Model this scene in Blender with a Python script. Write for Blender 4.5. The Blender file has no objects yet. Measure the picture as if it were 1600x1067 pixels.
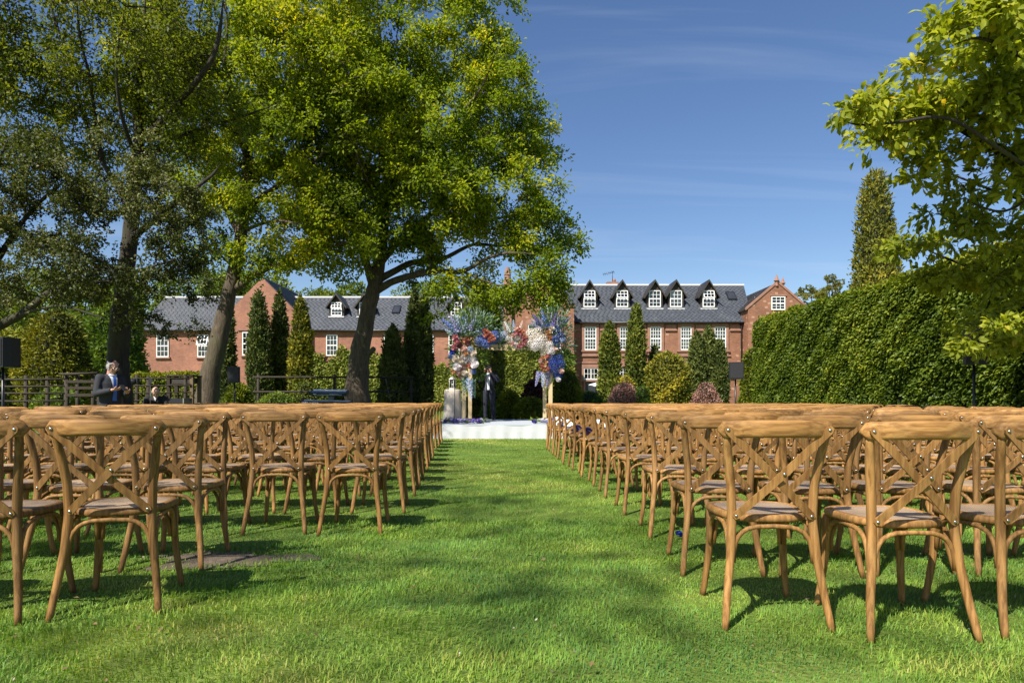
import bpy, bmesh, math, random
import numpy as np
from mathutils import Vector, Matrix, Quaternion

random.seed(7)
RNG = np.random.default_rng(11)
SC = bpy.context.scene
COL = SC.collection
R = math.radians
F = 1067.0            # focal length in photo pixels
CAMZ = 0.98
HORIZON = 623.0

# ------------------------------------------------------------------ camera
cam_d = bpy.data.cameras.new('camera')
cam_d.sensor_width = 36.0
cam_d.lens = 36.0 * F / 1600.0
cam_d.shift_y = (HORIZON - 533.5) / 1600.0
cam_d.clip_end = 2000
cam = bpy.data.objects.new('camera', cam_d)
COL.objects.link(cam)
cam.location = (0, 0, CAMZ)
cam.rotation_euler = (R(90), 0, 0)
SC.camera = cam

# ------------------------------------------------------------------ world, sun, exposure
SUN_AZ = R(37)      # how far to the left of straight-behind the camera
SUN_EL = R(47)
SUN_STRENGTH = 4.7
SKY_STRENGTH = 0.072
EXPOSURE = 0.9
world = bpy.data.worlds.new('World')
SC.world = world
world.use_nodes = True
wn, wl = world.node_tree.nodes, world.node_tree.links
wn.clear()
w_out = wn.new('ShaderNodeOutputWorld')
w_bg = wn.new('ShaderNodeBackground')
w_bg.inputs['Strength'].default_value = SKY_STRENGTH
sky = wn.new('ShaderNodeTexSky')
sky.sky_type = 'NISHITA'
sky.sun_disc = False
sky.sun_elevation = SUN_EL
sky.sun_rotation = math.pi + SUN_AZ
sky.altitude = 0
sky.air_density = 1.0
sky.dust_density = 0.6
sky.ozone_density = 2.2
# thin streaks of high cirrus over the blue
tc = wn.new('ShaderNodeTexCoord')
sep = wn.new('ShaderNodeSeparateXYZ')
wl.new(tc.outputs['Generated'], sep.inputs[0])
zadd = wn.new('ShaderNodeMath'); zadd.operation = 'ADD'; zadd.inputs[1].default_value = 0.12
wl.new(sep.outputs['Z'], zadd.inputs[0])
dx = wn.new('ShaderNodeMath'); dx.operation = 'DIVIDE'
dy = wn.new('ShaderNodeMath'); dy.operation = 'DIVIDE'
wl.new(sep.outputs['X'], dx.inputs[0]); wl.new(zadd.outputs[0], dx.inputs[1])
wl.new(sep.outputs['Y'], dy.inputs[0]); wl.new(zadd.outputs[0], dy.inputs[1])
comb = wn.new('ShaderNodeCombineXYZ')
wl.new(dx.outputs[0], comb.inputs[0]); wl.new(dy.outputs[0], comb.inputs[1])
cmap = wn.new('ShaderNodeMapping')
cmap.inputs['Rotation'].default_value = (0, 0, R(38))
cmap.inputs['Scale'].default_value = (0.38, 2.4, 1)
wl.new(comb.outputs[0], cmap.inputs[0])
cn = wn.new('ShaderNodeTexNoise')
cn.inputs['Scale'].default_value = 1.5
cn.inputs['Detail'].default_value = 6
cn.inputs['Roughness'].default_value = 0.55
cn.inputs['Distortion'].default_value = 0.6
wl.new(cmap.outputs[0], cn.inputs['Vector'])
cr = wn.new('ShaderNodeMapRange')
cr.inputs['From Min'].default_value = 0.50
cr.inputs['From Max'].default_value = 0.85
cr.inputs['To Min'].default_value = 0.0
cr.inputs['To Max'].default_value = 0.20
wl.new(cn.outputs['Fac'], cr.inputs['Value'])
cmx = wn.new('ShaderNodeMix'); cmx.data_type = 'RGBA'
cmx.inputs['B'].default_value = (6.0, 6.6, 7.6, 1)
wl.new(cr.outputs['Result'], cmx.inputs['Factor'])
shs = wn.new('ShaderNodeHueSaturation'); shs.inputs['Saturation'].default_value = 1.14; shs.inputs['Hue'].default_value = 0.507
wl.new(sky.outputs[0], shs.inputs['Color'])
wl.new(shs.outputs[0], cmx.inputs['A'])
wl.new(cmx.outputs['Result'], w_bg.inputs['Color'])
wl.new(w_bg.outputs[0], w_out.inputs['Surface'])

sun_d = bpy.data.lights.new('sun', 'SUN')
sun_d.energy = SUN_STRENGTH
sun_d.angle = R(0.53)
sun_d.color = (1.0, 0.93, 0.82)
sun = bpy.data.objects.new('sun', sun_d)
COL.objects.link(sun)
SUNV = Vector((math.sin(SUN_AZ) * math.cos(SUN_EL), math.cos(SUN_AZ) * math.cos(SUN_EL), -math.sin(SUN_EL)))
sun.rotation_euler = SUNV.to_track_quat('-Z', 'Y').to_euler()
sun.location = (-20, -25, 30)

SC.view_settings.view_transform = 'Standard'
SC.view_settings.look = 'None'
SC.view_settings.exposure = EXPOSURE
SC.view_settings.gamma = 1.0
SC.cycles.max_bounces = 8
SC.cycles.diffuse_bounces = 4
SC.cycles.glossy_bounces = 2
SC.cycles.transmission_bounces = 6
SC.cycles.transparent_max_bounces = 8
SC.cycles.use_denoising = True
SC.cycles.sample_clamp_indirect = 6

# ------------------------------------------------------------------ helpers
def P(px, py, d):
    return Vector(((px - 800.0) * d / F, d, CAMZ + (HORIZON - py) * d / F))

def zy(py, d):
    return CAMZ + (HORIZON - py) * d / F

def xp(px, d):
    return (px - 800.0) * d / F

def tag(o, label=None, cat=None, group=None, kind=None):
    if label: o['label'] = label
    if cat: o['category'] = cat
    if group: o['group'] = group
    if kind: o['kind'] = kind
    return o

def empty(name, loc=(0, 0, 0), rz=0.0, label=None, cat=None, group=None):
    o = bpy.data.objects.new(name, None)
    COL.objects.link(o)
    o.location = loc
    o.rotation_euler = (0, 0, rz)
    o.empty_display_size = 0.1
    return tag(o, label, cat, group)

def link_mesh(name, me, mat=None, parent=None, loc=None):
    o = bpy.data.objects.new(name, me)
    COL.objects.link(o)
    if mat is not None:
        for m in (mat if isinstance(mat, (list, tuple)) else [mat]):
            me.materials.append(m)
    if parent is not None:
        o.parent = parent
    if loc is not None:
        o.location = loc
    return o

class MB:
    """collects simple shapes into one mesh"""
    def __init__(self):
        self.v, self.f, self.mi, self.sm = [], [], [], []
    def _face(self, idx, mi=0, smooth=False):
        self.f.append(tuple(idx)); self.mi.append(mi); self.sm.append(smooth)
    def poly(self, pts, mi=0):
        n = len(self.v)
        self.v += [tuple(p) for p in pts]
        self._face(range(n, n + len(pts)), mi)
        return self
    def box(self, x0, x1, y0, y1, z0, z1, mi=0, M=None):
        n = len(self.v)
        c = [(x0, y0, z0), (x1, y0, z0), (x1, y1, z0), (x0, y1, z0), (x0, y0, z1), (x1, y0, z1), (x1, y1, z1), (x0, y1, z1)]
        if M is not None:
            c = [tuple(M @ Vector(p)) for p in c]
        self.v += c
        for q in ((0, 3, 2, 1), (4, 5, 6, 7), (0, 1, 5, 4), (1, 2, 6, 5), (2, 3, 7, 6), (3, 0, 4, 7)):
            self._face([n + k for k in q], mi)
        return self
    def prism(self, outline, y0, y1, mi=0):
        """outline: (x,z) counter-clockwise seen from -y; extruded along y"""
        n = len(self.v); m = len(outline)
        self.v += [(x, y0, z) for x, z in outline] + [(x, y1, z) for x, z in outline]
        self._face(list(range(n, n + m)), mi)
        self._face(list(range(n + 2 * m - 1, n + m - 1, -1)), mi)
        for k in range(m):
            j = (k + 1) % m
            self._face((n + k, n + m + k, n + m + j, n + j), mi)
        return self
    def tube(self, pts, rad, n=8, mi=0, cap=True, smooth=True, flat=1.0, up=None):
        pts = [Vector(p) for p in pts]
        if not hasattr(rad, '__len__'):
            rad = [rad] * len(pts)
        base = len(self.v)
        prev = None
        for i, p in enumerate(pts):
            a = pts[max(0, i - 1)]; b = pts[min(len(pts) - 1, i + 1)]
            t = (b - a)
            if t.length < 1e-9: t = Vector((0, 0, 1))
            t.normalize()
            if prev is None:
                ref = Vector(up) if up is not None else (Vector((1, 0, 0)) if abs(t.x) < 0.8 else Vector((0, 1, 0)))
                u = ref - t * ref.dot(t); u.normalize()
            else:
                u = prev - t * prev.dot(t)
                if u.length < 1e-6: u = Vector((1, 0, 0))
                u.normalize()
            prev = u
            w = t.cross(u)
            for k in range(n):
                an = 2 * math.pi * k / n
                self.v.append(tuple(p + u * (math.cos(an) * rad[i]) + w * (math.sin(an) * rad[i] * flat)))
        for i in range(len(pts) - 1):
            for k in range(n):
                a = base + i * n + k; b = base + i * n + (k + 1) % n
                self._face((a, b, b + n, a + n), mi, smooth)
        if cap:
            self._face([base + k for k in range(n - 1, -1, -1)], mi)
            e = base + (len(pts) - 1) * n
            self._face([e + k for k in range(n)], mi)
        return self
    def lathe(self, prof, n=16, mi=0, M=None, smooth=True):
        base = len(self.v)
        for r, z in prof:
            for k in range(n):
                a = 2 * math.pi * k / n
                p = Vector((r * math.cos(a), r * math.sin(a), z))
                self.v.append(tuple(M @ p if M is not None else p))
        for i in range(len(prof) - 1):
            for k in range(n):
                a = base + i * n + k; b = base + i * n + (k + 1) % n
                self._face((a, b, b + n, a + n), mi, smooth)
        self._face([base + k for k in range(n - 1, -1, -1)], mi)
        e = base + (len(prof) - 1) * n
        self._face([e + k for k in range(n)], mi)
        return self
    def ball(self, c, r, nu=10, nv=7, mi=0, M=None):
        if not hasattr(r, '__len__'): r = (r, r, r)
        base = len(self.v)
        for j in range(nv + 1):
            th = math.pi * j / nv
            for k in range(nu):
                a = 2 * math.pi * k / nu
                p = Vector((r[0] * math.sin(th) * math.cos(a), r[1] * math.sin(th) * math.sin(a), -r[2] * math.cos(th)))
                if M is not None: p = M @ p
                self.v.append(tuple(p + Vector(c)))
        for j in range(nv):
            for k in range(nu):
                a = base + j * nu + k; b = base + j * nu + (k + 1) % nu
                self._face((a, b, b + nu, a + nu), mi, True)
        return self
    def mesh(self, name):
        me = bpy.data.meshes.new(name)
        me.from_pydata(self.v, [], self.f)
        me.polygons.foreach_set('material_index', self.mi)
        me.polygons.foreach_set('use_smooth', self.sm)
        me.update()
        return me
    def build(self, name, mat, parent=None, loc=None):
        return link_mesh(name, self.mesh(name), mat, parent, loc)

def smooth_path(pts, sub=4):
    """Catmull-Rom through rows of numbers"""
    a = np.asarray(pts, float)
    if len(a) < 3: 
        t = np.linspace(0, 1, sub + 1)[:, None]
        return a[0] * (1 - t) + a[-1] * t
    e = np.vstack([2 * a[0] - a[1], a, 2 * a[-1] - a[-2]])
    out = []
    for i in range(1, len(e) - 2):
        p0, p1, p2, p3 = e[i - 1], e[i], e[i + 1], e[i + 2]
        for k in range(sub):
            t = k / sub
            out.append(0.5 * ((2 * p1) + (-p0 + p2) * t + (2 * p0 - 5 * p1 + 4 * p2 - p3) * t * t + (-p0 + 3 * p1 - 3 * p2 + p3) * t ** 3))
    out.append(e[-2])
    return np.array(out)

def np_mesh(name, verts, faces_flat, nper, attr=None, matidx=None):
    """fast mesh of equal-sized faces; attr = per-vertex float 'tint'"""
    me = bpy.data.meshes.new(name)
    nv = len(verts); nf = len(faces_flat) // nper
    me.vertices.add(nv)
    me.vertices.foreach_set('co', np.ascontiguousarray(verts, np.float32).ravel())
    me.loops.add(nf * nper)
    me.loops.foreach_set('vertex_index', np.ascontiguousarray(faces_flat, np.int32))
    me.polygons.add(nf)
    me.polygons.foreach_set('loop_start', np.arange(0, nf * nper, nper, dtype=np.int32))
    if matidx is not None:
        me.polygons.foreach_set('material_index', matidx.astype(np.int32))
    if attr is not None:
        at = me.attributes.new('tint', 'FLOAT', 'POINT')
        at.data.foreach_set('value', np.ascontiguousarray(attr, np.float32))
    me.update(calc_edges=True)
    return me

def unit(a):
    return a / np.maximum(np.linalg.norm(a, axis=-1, keepdims=True), 1e-9)

def leaf_arrays(cen, dirs, nrm, L, W, tint, shape='kite', fold=0.25, droop=0.0):
    """cen: leaf base points, dirs along leaf, nrm approx normal. -> verts, tri index, tint"""
    n = len(cen)
    dirs = unit(dirs)
    side = unit(np.cross(dirs, nrm))
    up = np.cross(side, dirs)
    L = np.broadcast_to(L, (n,))[:, None]; W = np.broadcast_to(W, (n,))[:, None]
    if shape == 'kite':
        b = cen
        t = cen + dirs * L - up * (droop * L)
        m = cen + dirs * (L * 0.5)
        l = m - side * W * 0.5 + up * W * fold
        r = m + side * W * 0.5 + up * W * fold
        V = np.stack([b, r, t, l], 1).reshape(-1, 3)
        o = (np.arange(n) * 4)[:, None]
        T = (o + np.array([[0, 1, 2, 0, 2, 3]])).reshape(-1)
        k = 4
    else:
        b = cen
        m = cen + dirs * (L * 0.55)
        t = cen + dirs * L - up * (L * (0.12 + droop))
        def sp(f, w, s):
            return cen + dirs * (L * f) + side * (s * W * w) + up * (W * fold * 0.8 * (w / 0.5)) - up * (L * droop * f * f)
        r1 = sp(0.38, 0.40, 1); r2 = sp(0.72, 0.46, 1)
        l1 = sp(0.38, 0.40, -1); l2 = sp(0.72, 0.46, -1)
        V = np.stack([b, m, t, r1, r2, l1, l2], 1).reshape(-1, 3)
        o = (np.arange(n) * 7)[:, None]
        T = (o + np.array([[0, 3, 1, 3, 4, 1, 1, 4, 2, 0, 1, 5, 5, 1, 6, 1, 2, 6]])).reshape(-1)
        k = 7
    return V, T, np.repeat(np.broadcast_to(tint, (n,)), k)

def rand_dirs(n, flat=1.0):
    d = RNG.normal(size=(n, 3)); d[:, 2] *= flat
    return unit(d)

def vnoise(p, scale, seed=0):
    """cheap smooth pseudo-noise from sines, about -1..1"""
    r = np.random.default_rng(seed)
    out = 0
    for k in range(5):
        w = r.normal(size=3) * scale * (0.6 + 0.35 * k)
        out = out + np.sin(p @ w + r.uniform(0, 6.28)) / (1 + 0.35 * k)
    return out / 2.6

# ------------------------------------------------------------------ materials
def mat(name):
    m = bpy.data.materials.new(name)
    m.use_nodes = True
    nt = m.node_tree
    return m, nt.nodes, nt.links, nt.nodes['Principled BSDF'], nt.nodes['Material Output']

def plain(name, col, rough=0.6, metal=0.0, spec=0.5, noise=0.12, nscale=8.0, bump=0.0, bscale=40.0):
    m, n, l, p, out = mat(name)
    p.inputs['Roughness'].default_value = rough
    p.inputs['Metallic'].default_value = metal
    p.inputs['Specular IOR Level'].default_value = spec
    tcn = n.new('ShaderNodeTexCoord')
    nz = n.new('ShaderNodeTexNoise')
    nz.inputs['Scale'].default_value = nscale; nz.inputs['Detail'].default_value = 5
    l.new(tcn.outputs['Object'], nz.inputs['Vector'])
    mx = n.new('ShaderNodeMix'); mx.data_type = 'RGBA'
    c = Vector(col)
    mx.inputs['A'].default_value = (*(c * (1 - noise * 1.6)), 1)
    mx.inputs['B'].default_value = (*[min(1, k) for k in (c * (1 + noise * 1.6))], 1)
    l.new(nz.outputs['Fac'], mx.inputs['Factor'])
    l.new(mx.outputs['Result'], p.inputs['Base Color'])
    if bump:
        nb = n.new('ShaderNodeTexNoise')
        nb.inputs['Scale'].default_value = bscale; nb.inputs['Detail'].default_value = 4
        l.new(tcn.outputs['Object'], nb.inputs['Vector'])
        bp = n.new('ShaderNodeBump'); bp.inputs['Strength'].default_value = bump; bp.inputs['Distance'].default_value = 0.02
        l.new(nb.outputs['Fac'], bp.inputs['Height']); l.new(bp.outputs[0], p.inputs['Normal'])
    return m

def foliage(name, ramp, rough=0.5, trans=0.35, tcol=None, spec=0.2):
    """ramp: list of (pos, colour) over the leaf's own tint"""
    m, n, l, p, out = mat(name)
    at = n.new('ShaderNodeAttribute'); at.attribute_name = 'tint'
    rp = n.new('ShaderNodeValToRGB')
    el = rp.color_ramp.elements
    el[0].position, el[0].color = ramp[0][0], (*ramp[0][1], 1)
    el[1].position, el[1].color = ramp[-1][0], (*ramp[-1][1], 1)
    for pos, c in ramp[1:-1]:
        e = el.new(pos); e.color = (*c, 1)
    l.new(at.outputs['Fac'], rp.inputs['Fac'])
    l.new(rp.outputs['Color'], p.inputs['Base Color'])
    p.inputs['Roughness'].default_value = rough
    p.inputs['Specular IOR Level'].default_value = spec
    if trans > 0:
        tr = n.new('ShaderNodeBsdfTranslucent')
        hs = n.new('ShaderNodeMix'); hs.data_type = 'RGBA'; hs.blend_type = 'MULTIPLY'
        hs.inputs['Factor'].default_value = 1.0
        hs.inputs['B'].default_value = (*(tcol or (1.42, 1.42, 0.45)), 1)
        l.new(rp.outputs['Color'], hs.inputs['A'])
        l.new(hs.outputs['Result'], tr.inputs['Color'])
        ms = n.new('ShaderNodeMixShader'); ms.inputs[0].default_value = trans
        l.new(p.outputs[0], ms.inputs[1]); l.new(tr.outputs[0], ms.inputs[2])
        l.new(ms.outputs[0], out.inputs['Surface'])
    return m

def wood(name, dark, light, rough=0.65, scale=1.0, axis=0, obj_var=0.16):
    m, n, l, p, out = mat(name)
    tcn = n.new('ShaderNodeTexCoord')
    oi = n.new('ShaderNodeObjectInfo')
    add = n.new('ShaderNodeVectorMath'); add.operation = 'ADD'
    l.new(tcn.outputs['Object'], add.inputs[0])
    cx = n.new('ShaderNodeCombineXYZ')
    mulr = n.new('ShaderNodeMath'); mulr.operation = 'MULTIPLY'; mulr.inputs[1].default_value = 37.0
    l.new(oi.outputs['Random'], mulr.inputs[0])
    for k in range(3): l.new(mulr.outputs[0], cx.inputs[k])
    l.new(cx.outputs[0], add.inputs[1])
    mp = n.new('ShaderNodeMapping')
    s = [44.0 * scale] * 3; s[axis] = 1.8 * scale
    mp.inputs['Scale'].default_value = s
    l.new(add.outputs[0], mp.inputs[0])
    nz = n.new('ShaderNodeTexNoise'); nz.inputs['Scale'].default_value = 1.6; nz.inputs['Detail'].default_value = 6
    nz.inputs['Distortion'].default_value = 0.35
    l.new(mp.outputs[0], nz.inputs['Vector'])
    rp = n.new('ShaderNodeValToRGB')
    rp.color_ramp.elements[0].position = 0.36; rp.color_ramp.elements[0].color = (*dark, 1)
    rp.color_ramp.elements[1].position = 0.62; rp.color_ramp.elements[1].color = (*light, 1)
    l.new(nz.outputs['Fac'], rp.inputs['Fac'])
    hsv = n.new('ShaderNodeHueSaturation')
    mr = n.new('ShaderNodeMapRange')
    mr.inputs['To Min'].default_value = 1 - obj_var; mr.inputs['To Max'].default_value = 1 + obj_var
    l.new(oi.outputs['Random'], mr.inputs['Value'])
    l.new(mr.outputs[0], hsv.inputs['Value'])
    l.new(rp.outputs[0], hsv.inputs['Color'])
    # scuffs: broad faded patches
    n2 = n.new('ShaderNodeTexNoise'); n2.inputs['Scale'].default_value = 5; n2.inputs['Detail'].default_value = 4
    l.new(add.outputs[0], n2.inputs['Vector'])
    mx = n.new('ShaderNodeMix'); mx.data_type = 'RGBA'
    r2 = n.new('ShaderNodeMapRange'); r2.inputs['From Min'].default_value = 0.52; r2.inputs['From Max'].default_value = 0.75
    r2.inputs['To Max'].default_value = 0.35
    l.new(n2.outputs['Fac'], r2.inputs['Value']); l.new(r2.outputs[0], mx.inputs['Factor'])
    l.new(hsv.outputs[0], mx.inputs['A'])
    mx.inputs['B'].default_value = (light[0] * 1.1, light[1] * 1.2, light[2] * 1.5, 1)
    mc = n.new('ShaderNodeMix'); mc.data_type = 'RGBA'; mc.blend_type = 'MULTIPLY'; mc.inputs['Factor'].default_value = 1.0
    l.new(mx.outputs['Result'], mc.inputs['A']); l.new(oi.outputs['Color'], mc.inputs['B'])
    # dark knots and pores
    n3 = n.new('ShaderNodeTexNoise'); n3.inputs['Scale'].default_value = 3.2; n3.inputs['Detail'].default_value = 8; n3.inputs['Roughness'].default_value = 0.75
    l.new(mp.outputs[0], n3.inputs['Vector'])
    r3 = n.new('ShaderNodeMapRange'); r3.inputs['From Min'].default_value = 0.56; r3.inputs['From Max'].default_value = 0.72; r3.inputs['To Max'].default_value = 0.55
    l.new(n3.outputs['Fac'], r3.inputs['Value'])
    md = n.new('ShaderNodeMix'); md.data_type = 'RGBA'; md.inputs['B'].default_value = (dark[0] * .5, dark[1] * .5, dark[2] * .5, 1)
    l.new(r3.outputs[0], md.inputs['Factor']); l.new(mc.outputs['Result'], md.inputs['A'])
    l.new(md.outputs['Result'], p.inputs['Base Color'])
    p.inputs['Roughness'].default_value = rough
    p.inputs['Specular IOR Level'].default_value = 0.25
    bp = n.new('ShaderNodeBump'); bp.inputs['Strength'].default_value = 0.2; bp.inputs['Distance'].default_value = 0.004
    l.new(nz.outputs['Fac'], bp.inputs['Height']); l.new(bp.outputs[0], p.inputs['Normal'])
    return m

def brick(name, c1, c2, mortar, pale=None):
    m, n, l, p, out = mat(name)
    tcn = n.new('ShaderNodeTexCoord')
    sp = n.new('ShaderNodeSeparateXYZ'); l.new(tcn.outputs['Object'], sp.inputs[0])
    ad = n.new('ShaderNodeMath'); ad.operation = 'ADD'
    l.new(sp.outputs['X'], ad.inputs[0]); l.new(sp.outputs['Y'], ad.inputs[1])
    cb = n.new('ShaderNodeCombineXYZ'); l.new(ad.outputs[0], cb.inputs[0]); l.new(sp.outputs['Z'], cb.inputs[1])
    bk = n.new('ShaderNodeTexBrick')
    bk.inputs['Scale'].default_value = 1.0
    bk.inputs['Brick Width'].default_value = 0.23
    bk.inputs['Row Height'].default_value = 0.078
    bk.inputs['Mortar Size'].default_value = 0.008
    bk.inputs['Mortar Smooth'].default_value = 0.2
    bk.inputs['Color1'].default_value = (*c1, 1); bk.inputs['Color2'].default_value = (*c2, 1); bk.inputs['Mortar'].default_value = (*mortar, 1)
    l.new(cb.outputs[0], bk.inputs['Vector'])
    nz = n.new('ShaderNodeTexNoise'); nz.inputs['Scale'].default_value = 0.7; nz.inputs['Detail'].default_value = 7; nz.inputs['Roughness'].default_value = 0.7
    l.new(tcn.outputs['Object'], nz.inputs['Vector'])
    hsv = n.new('ShaderNodeHueSaturation')
    mr = n.new('ShaderNodeMapRange'); mr.inputs['From Min'].default_value = 0.25; mr.inputs['From Max'].default_value = 0.75
    mr.inputs['To Min'].default_value = 0.6; mr.inputs['To Max'].default_value = 1.3
    l.new(nz.outputs['Fac'], mr.inputs['Value']); l.new(mr.outputs[0], hsv.inputs['Value'])
    l.new(bk.outputs['Color'], hsv.inputs['Color'])
    last = hsv.outputs[0]
    if pale:
        wn2 = n.new('ShaderNodeTexBrick')
        wn2.inputs['Scale'].default_value = 1.0; wn2.inputs['Brick Width'].default_value = 0.23; wn2.inputs['Row Height'].default_value = 0.156
        wn2.inputs['Mortar Size'].default_value = 0.0
        wn2.inputs['Color1'].default_value = (0, 0, 0, 1); wn2.inputs['Color2'].default_value = (1, 1, 1, 1)
        l.new(cb.outputs[0], wn2.inputs['Vector'])
        gt = n.new('ShaderNodeMath'); gt.operation = 'GREATER_THAN'; gt.inputs[1].default_value = 0.955
        l.new(wn2.outputs['Color'], gt.inputs[0])
        ml = n.new('ShaderNodeMath'); ml.operation = 'MULTIPLY'; ml.inputs[1].default_value = 0.55
        l.new(gt.outputs[0], ml.inputs[0])
        mx = n.new('ShaderNodeMix'); mx.data_type = 'RGBA'
        l.new(ml.outputs[0], mx.inputs['Factor']); l.new(last, mx.inputs['A'])
        mx.inputs['B'].default_value = (*pale, 1)
        last = mx.outputs['Result']
    l.new(last, p.inputs['Base Color'])
    p.inputs['Roughness'].default_value = 0.85
    bp = n.new('ShaderNodeBump'); bp.inputs['Strength'].default_value = 0.5; bp.inputs['Distance'].default_value = 0.01; bp.invert = True
    l.new(bk.outputs['Fac'], bp.inputs['Height']); l.new(bp.outputs[0], p.inputs['Normal'])
    return m

def tinted(name, ramp, rough=0.6, spec=0.4, bump=0.0):
    m, n, l, p, out = mat(name)
    at = n.new('ShaderNodeAttribute'); at.attribute_name = 'tint'
    rp = n.new('ShaderNodeValToRGB'); el = rp.color_ramp.elements
    el[0].position, el[0].color = ramp[0][0], (*ramp[0][1], 1)
    el[1].position, el[1].color = ramp[-1][0], (*ramp[-1][1], 1)
    for pos, c in ramp[1:-1]:
        e = el.new(pos); e.color = (*c, 1)
    tcn = n.new('ShaderNodeTexCoord')
    nz = n.new('ShaderNodeTexNoise'); nz.inputs['Scale'].default_value = 0.9; nz.inputs['Detail'].default_value = 6
    l.new(tcn.outputs['Object'], nz.inputs['Vector'])
    ad = n.new('ShaderNodeMath'); ad.operation = 'MULTIPLY_ADD'; ad.inputs[1].default_value = 0.8; ad.inputs[2].default_value = -0.4
    l.new(nz.outputs['Fac'], ad.inputs[0])
    a2 = n.new('ShaderNodeMath'); a2.operation = 'ADD'
    l.new(ad.outputs[0], a2.inputs[0]); l.new(at.outputs['Fac'], a2.inputs[1])
    l.new(a2.outputs[0], rp.inputs['Fac']); l.new(rp.outputs[0], p.inputs['Base Color'])
    p.inputs['Roughness'].default_value = rough; p.inputs['Specular IOR Level'].default_value = spec
    return m

def bark(name, dark, light, scale=5.0):
    m, n, l, p, out = mat(name)
    tcn = n.new('ShaderNodeTexCoord')
    mp = n.new('ShaderNodeMapping'); mp.inputs['Scale'].default_value = (scale * 2.2, scale * 2.2, scale * 0.45)
    l.new(tcn.outputs['Object'], mp.inputs[0])
    nz = n.new('ShaderNodeTexNoise'); nz.inputs['Scale'].default_value = 1.5; nz.inputs['Detail'].default_value = 8; nz.inputs['Roughness'].default_value = 0.65
    nz.inputs['Distortion'].default_value = 0.7
    l.new(mp.outputs[0], nz.inputs['Vector'])
    rp = n.new('ShaderNodeValToRGB')
    rp.color_ramp.elements[0].position = 0.35; rp.color_ramp.elements[0].color = (*dark, 1)
    rp.color_ramp.elements[1].position = 0.68; rp.color_ramp.elements[1].color = (*light, 1)
    l.new(nz.outputs['Fac'], rp.inputs['Fac'])
    ns = n.new('ShaderNodeTexNoise'); ns.inputs['Scale'].default_value = 1.1; ns.inputs['Detail'].default_value = 5
    l.new(tcn.outputs['Object'], ns.inputs['Vector'])
    mr = n.new('ShaderNodeMapRange'); mr.inputs['From Min'].default_value = 0.5; mr.inputs['From Max'].default_value = 0.7; mr.inputs['To Max'].default_value = 0.55
    l.new(ns.outputs['Fac'], mr.inputs['Value'])
    mx = n.new('ShaderNodeMix'); mx.data_type = 'RGBA'; mx.inputs['B'].default_value = (0.075, 0.085, 0.028, 1)
    l.new(mr.outputs[0], mx.inputs['Factor']); l.new(rp.outputs[0], mx.inputs['A'])
    l.new(mx.outputs['Result'], p.inputs['Base Color'])
    p.inputs['Roughness'].default_value = 0.9
    bp = n.new('ShaderNodeBump'); bp.inputs['Strength'].default_value = 0.9; bp.inputs['Distance'].default_value = 0.03
    l.new(nz.outputs['Fac'], bp.inputs['Height']); l.new(bp.outputs[0], p.inputs['Normal'])
    return m

def glass_pane(name):
    m, n, l, p, out = mat(name)
    gl = n.new('ShaderNodeBsdfGlossy'); gl.inputs['Roughness'].default_value = 0.03
    tr = n.new('ShaderNodeBsdfTransparent'); tr.inputs['Color'].default_value = (0.86, 0.9, 0.9, 1)
    fr = n.new('ShaderNodeFresnel'); fr.inputs['IOR'].default_value = 1.9
    ms = n.new('ShaderNodeMixShader')
    l.new(fr.outputs[0], ms.inputs[0]); l.new(tr.outputs[0], ms.inputs[1]); l.new(gl.outputs[0], ms.inputs[2])
    l.new(ms.outputs[0], out.inputs['Surface'])
    return m

MT = {}
MT['wood'] = wood('chair_oak', (0.175, 0.084, 0.025), (0.345, 0.186, 0.062), axis=2)
MT['rail'] = wood('chair_oak_rail', (0.185, 0.089, 0.026), (0.365, 0.197, 0.065), axis=0, rough=0.6)
MT['steel'] = plain('bolt_steel', (0.55, 0.53, 0.5), 0.3, 1.0, noise=0.05)
MT['white_paint'] = plain('white_paint', (0.78, 0.78, 0.76), 0.45, noise=0.04)
MT['lead'] = plain('pale_lead', (0.6, 0.6, 0.6), 0.55, noise=0.1)
MT['stone'] = plain('red_sandstone', (0.27, 0.14, 0.10), 0.85, noise=0.25, nscale=3, bump=0.3)
MT['brick_a'] = brick('red_brick_wing', (0.345, 0.122, 0.062), (0.235, 0.082, 0.045), (0.33, 0.24, 0.19))
MT['brick_b'] = brick('red_brick_hall', (0.29, 0.112, 0.055), (0.20, 0.078, 0.040), (0.25, 0.17, 0.125), pale=(0.5, 0.31, 0.22))
MT['slate'] = tinted('roof_slate', [(0.0, (0.034, 0.04, 0.052)), (0.5, (0.062, 0.071, 0.088)), (1.0, (0.105, 0.112, 0.125))], 0.62, 0.3)
MT['slate_brown'] = tinted('roof_slate_brown', [(0.0, (0.025, 0.0225, 0.023)), (0.5, (0.0475, 0.043, 0.044)), (1.0, (0.08, 0.0725, 0.07))], 0.55, 0.4)
MT['dark_wood'] = plain('dark_stained_timber', (0.035, 0.028, 0.022), 0.7, noise=0.2)
MT['fence_wood'] = plain('weathered_fence_timber', (0.030, 0.022, 0.014), 0.85, noise=0.3, nscale=14, bump=0.3)
MT['timber'] = plain('tan_timber', (0.15, 0.10, 0.05), 0.8, noise=0.25, nscale=12)
MT['black'] = plain('matt_black_plastic', (0.012, 0.013, 0.016), 0.5, noise=0.1)
MT['black_metal'] = plain('black_metal', (0.015, 0.015, 0.017), 0.35, noise=0.1)
MT['glass'] = glass_pane('window_glass')
MT['room_shade'] = plain('painted_room_shade', (0.03, 0.034, 0.042), 0.35, noise=0.3, nscale=2)  # shade of unlit rooms put into the colour of flat sheets
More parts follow.
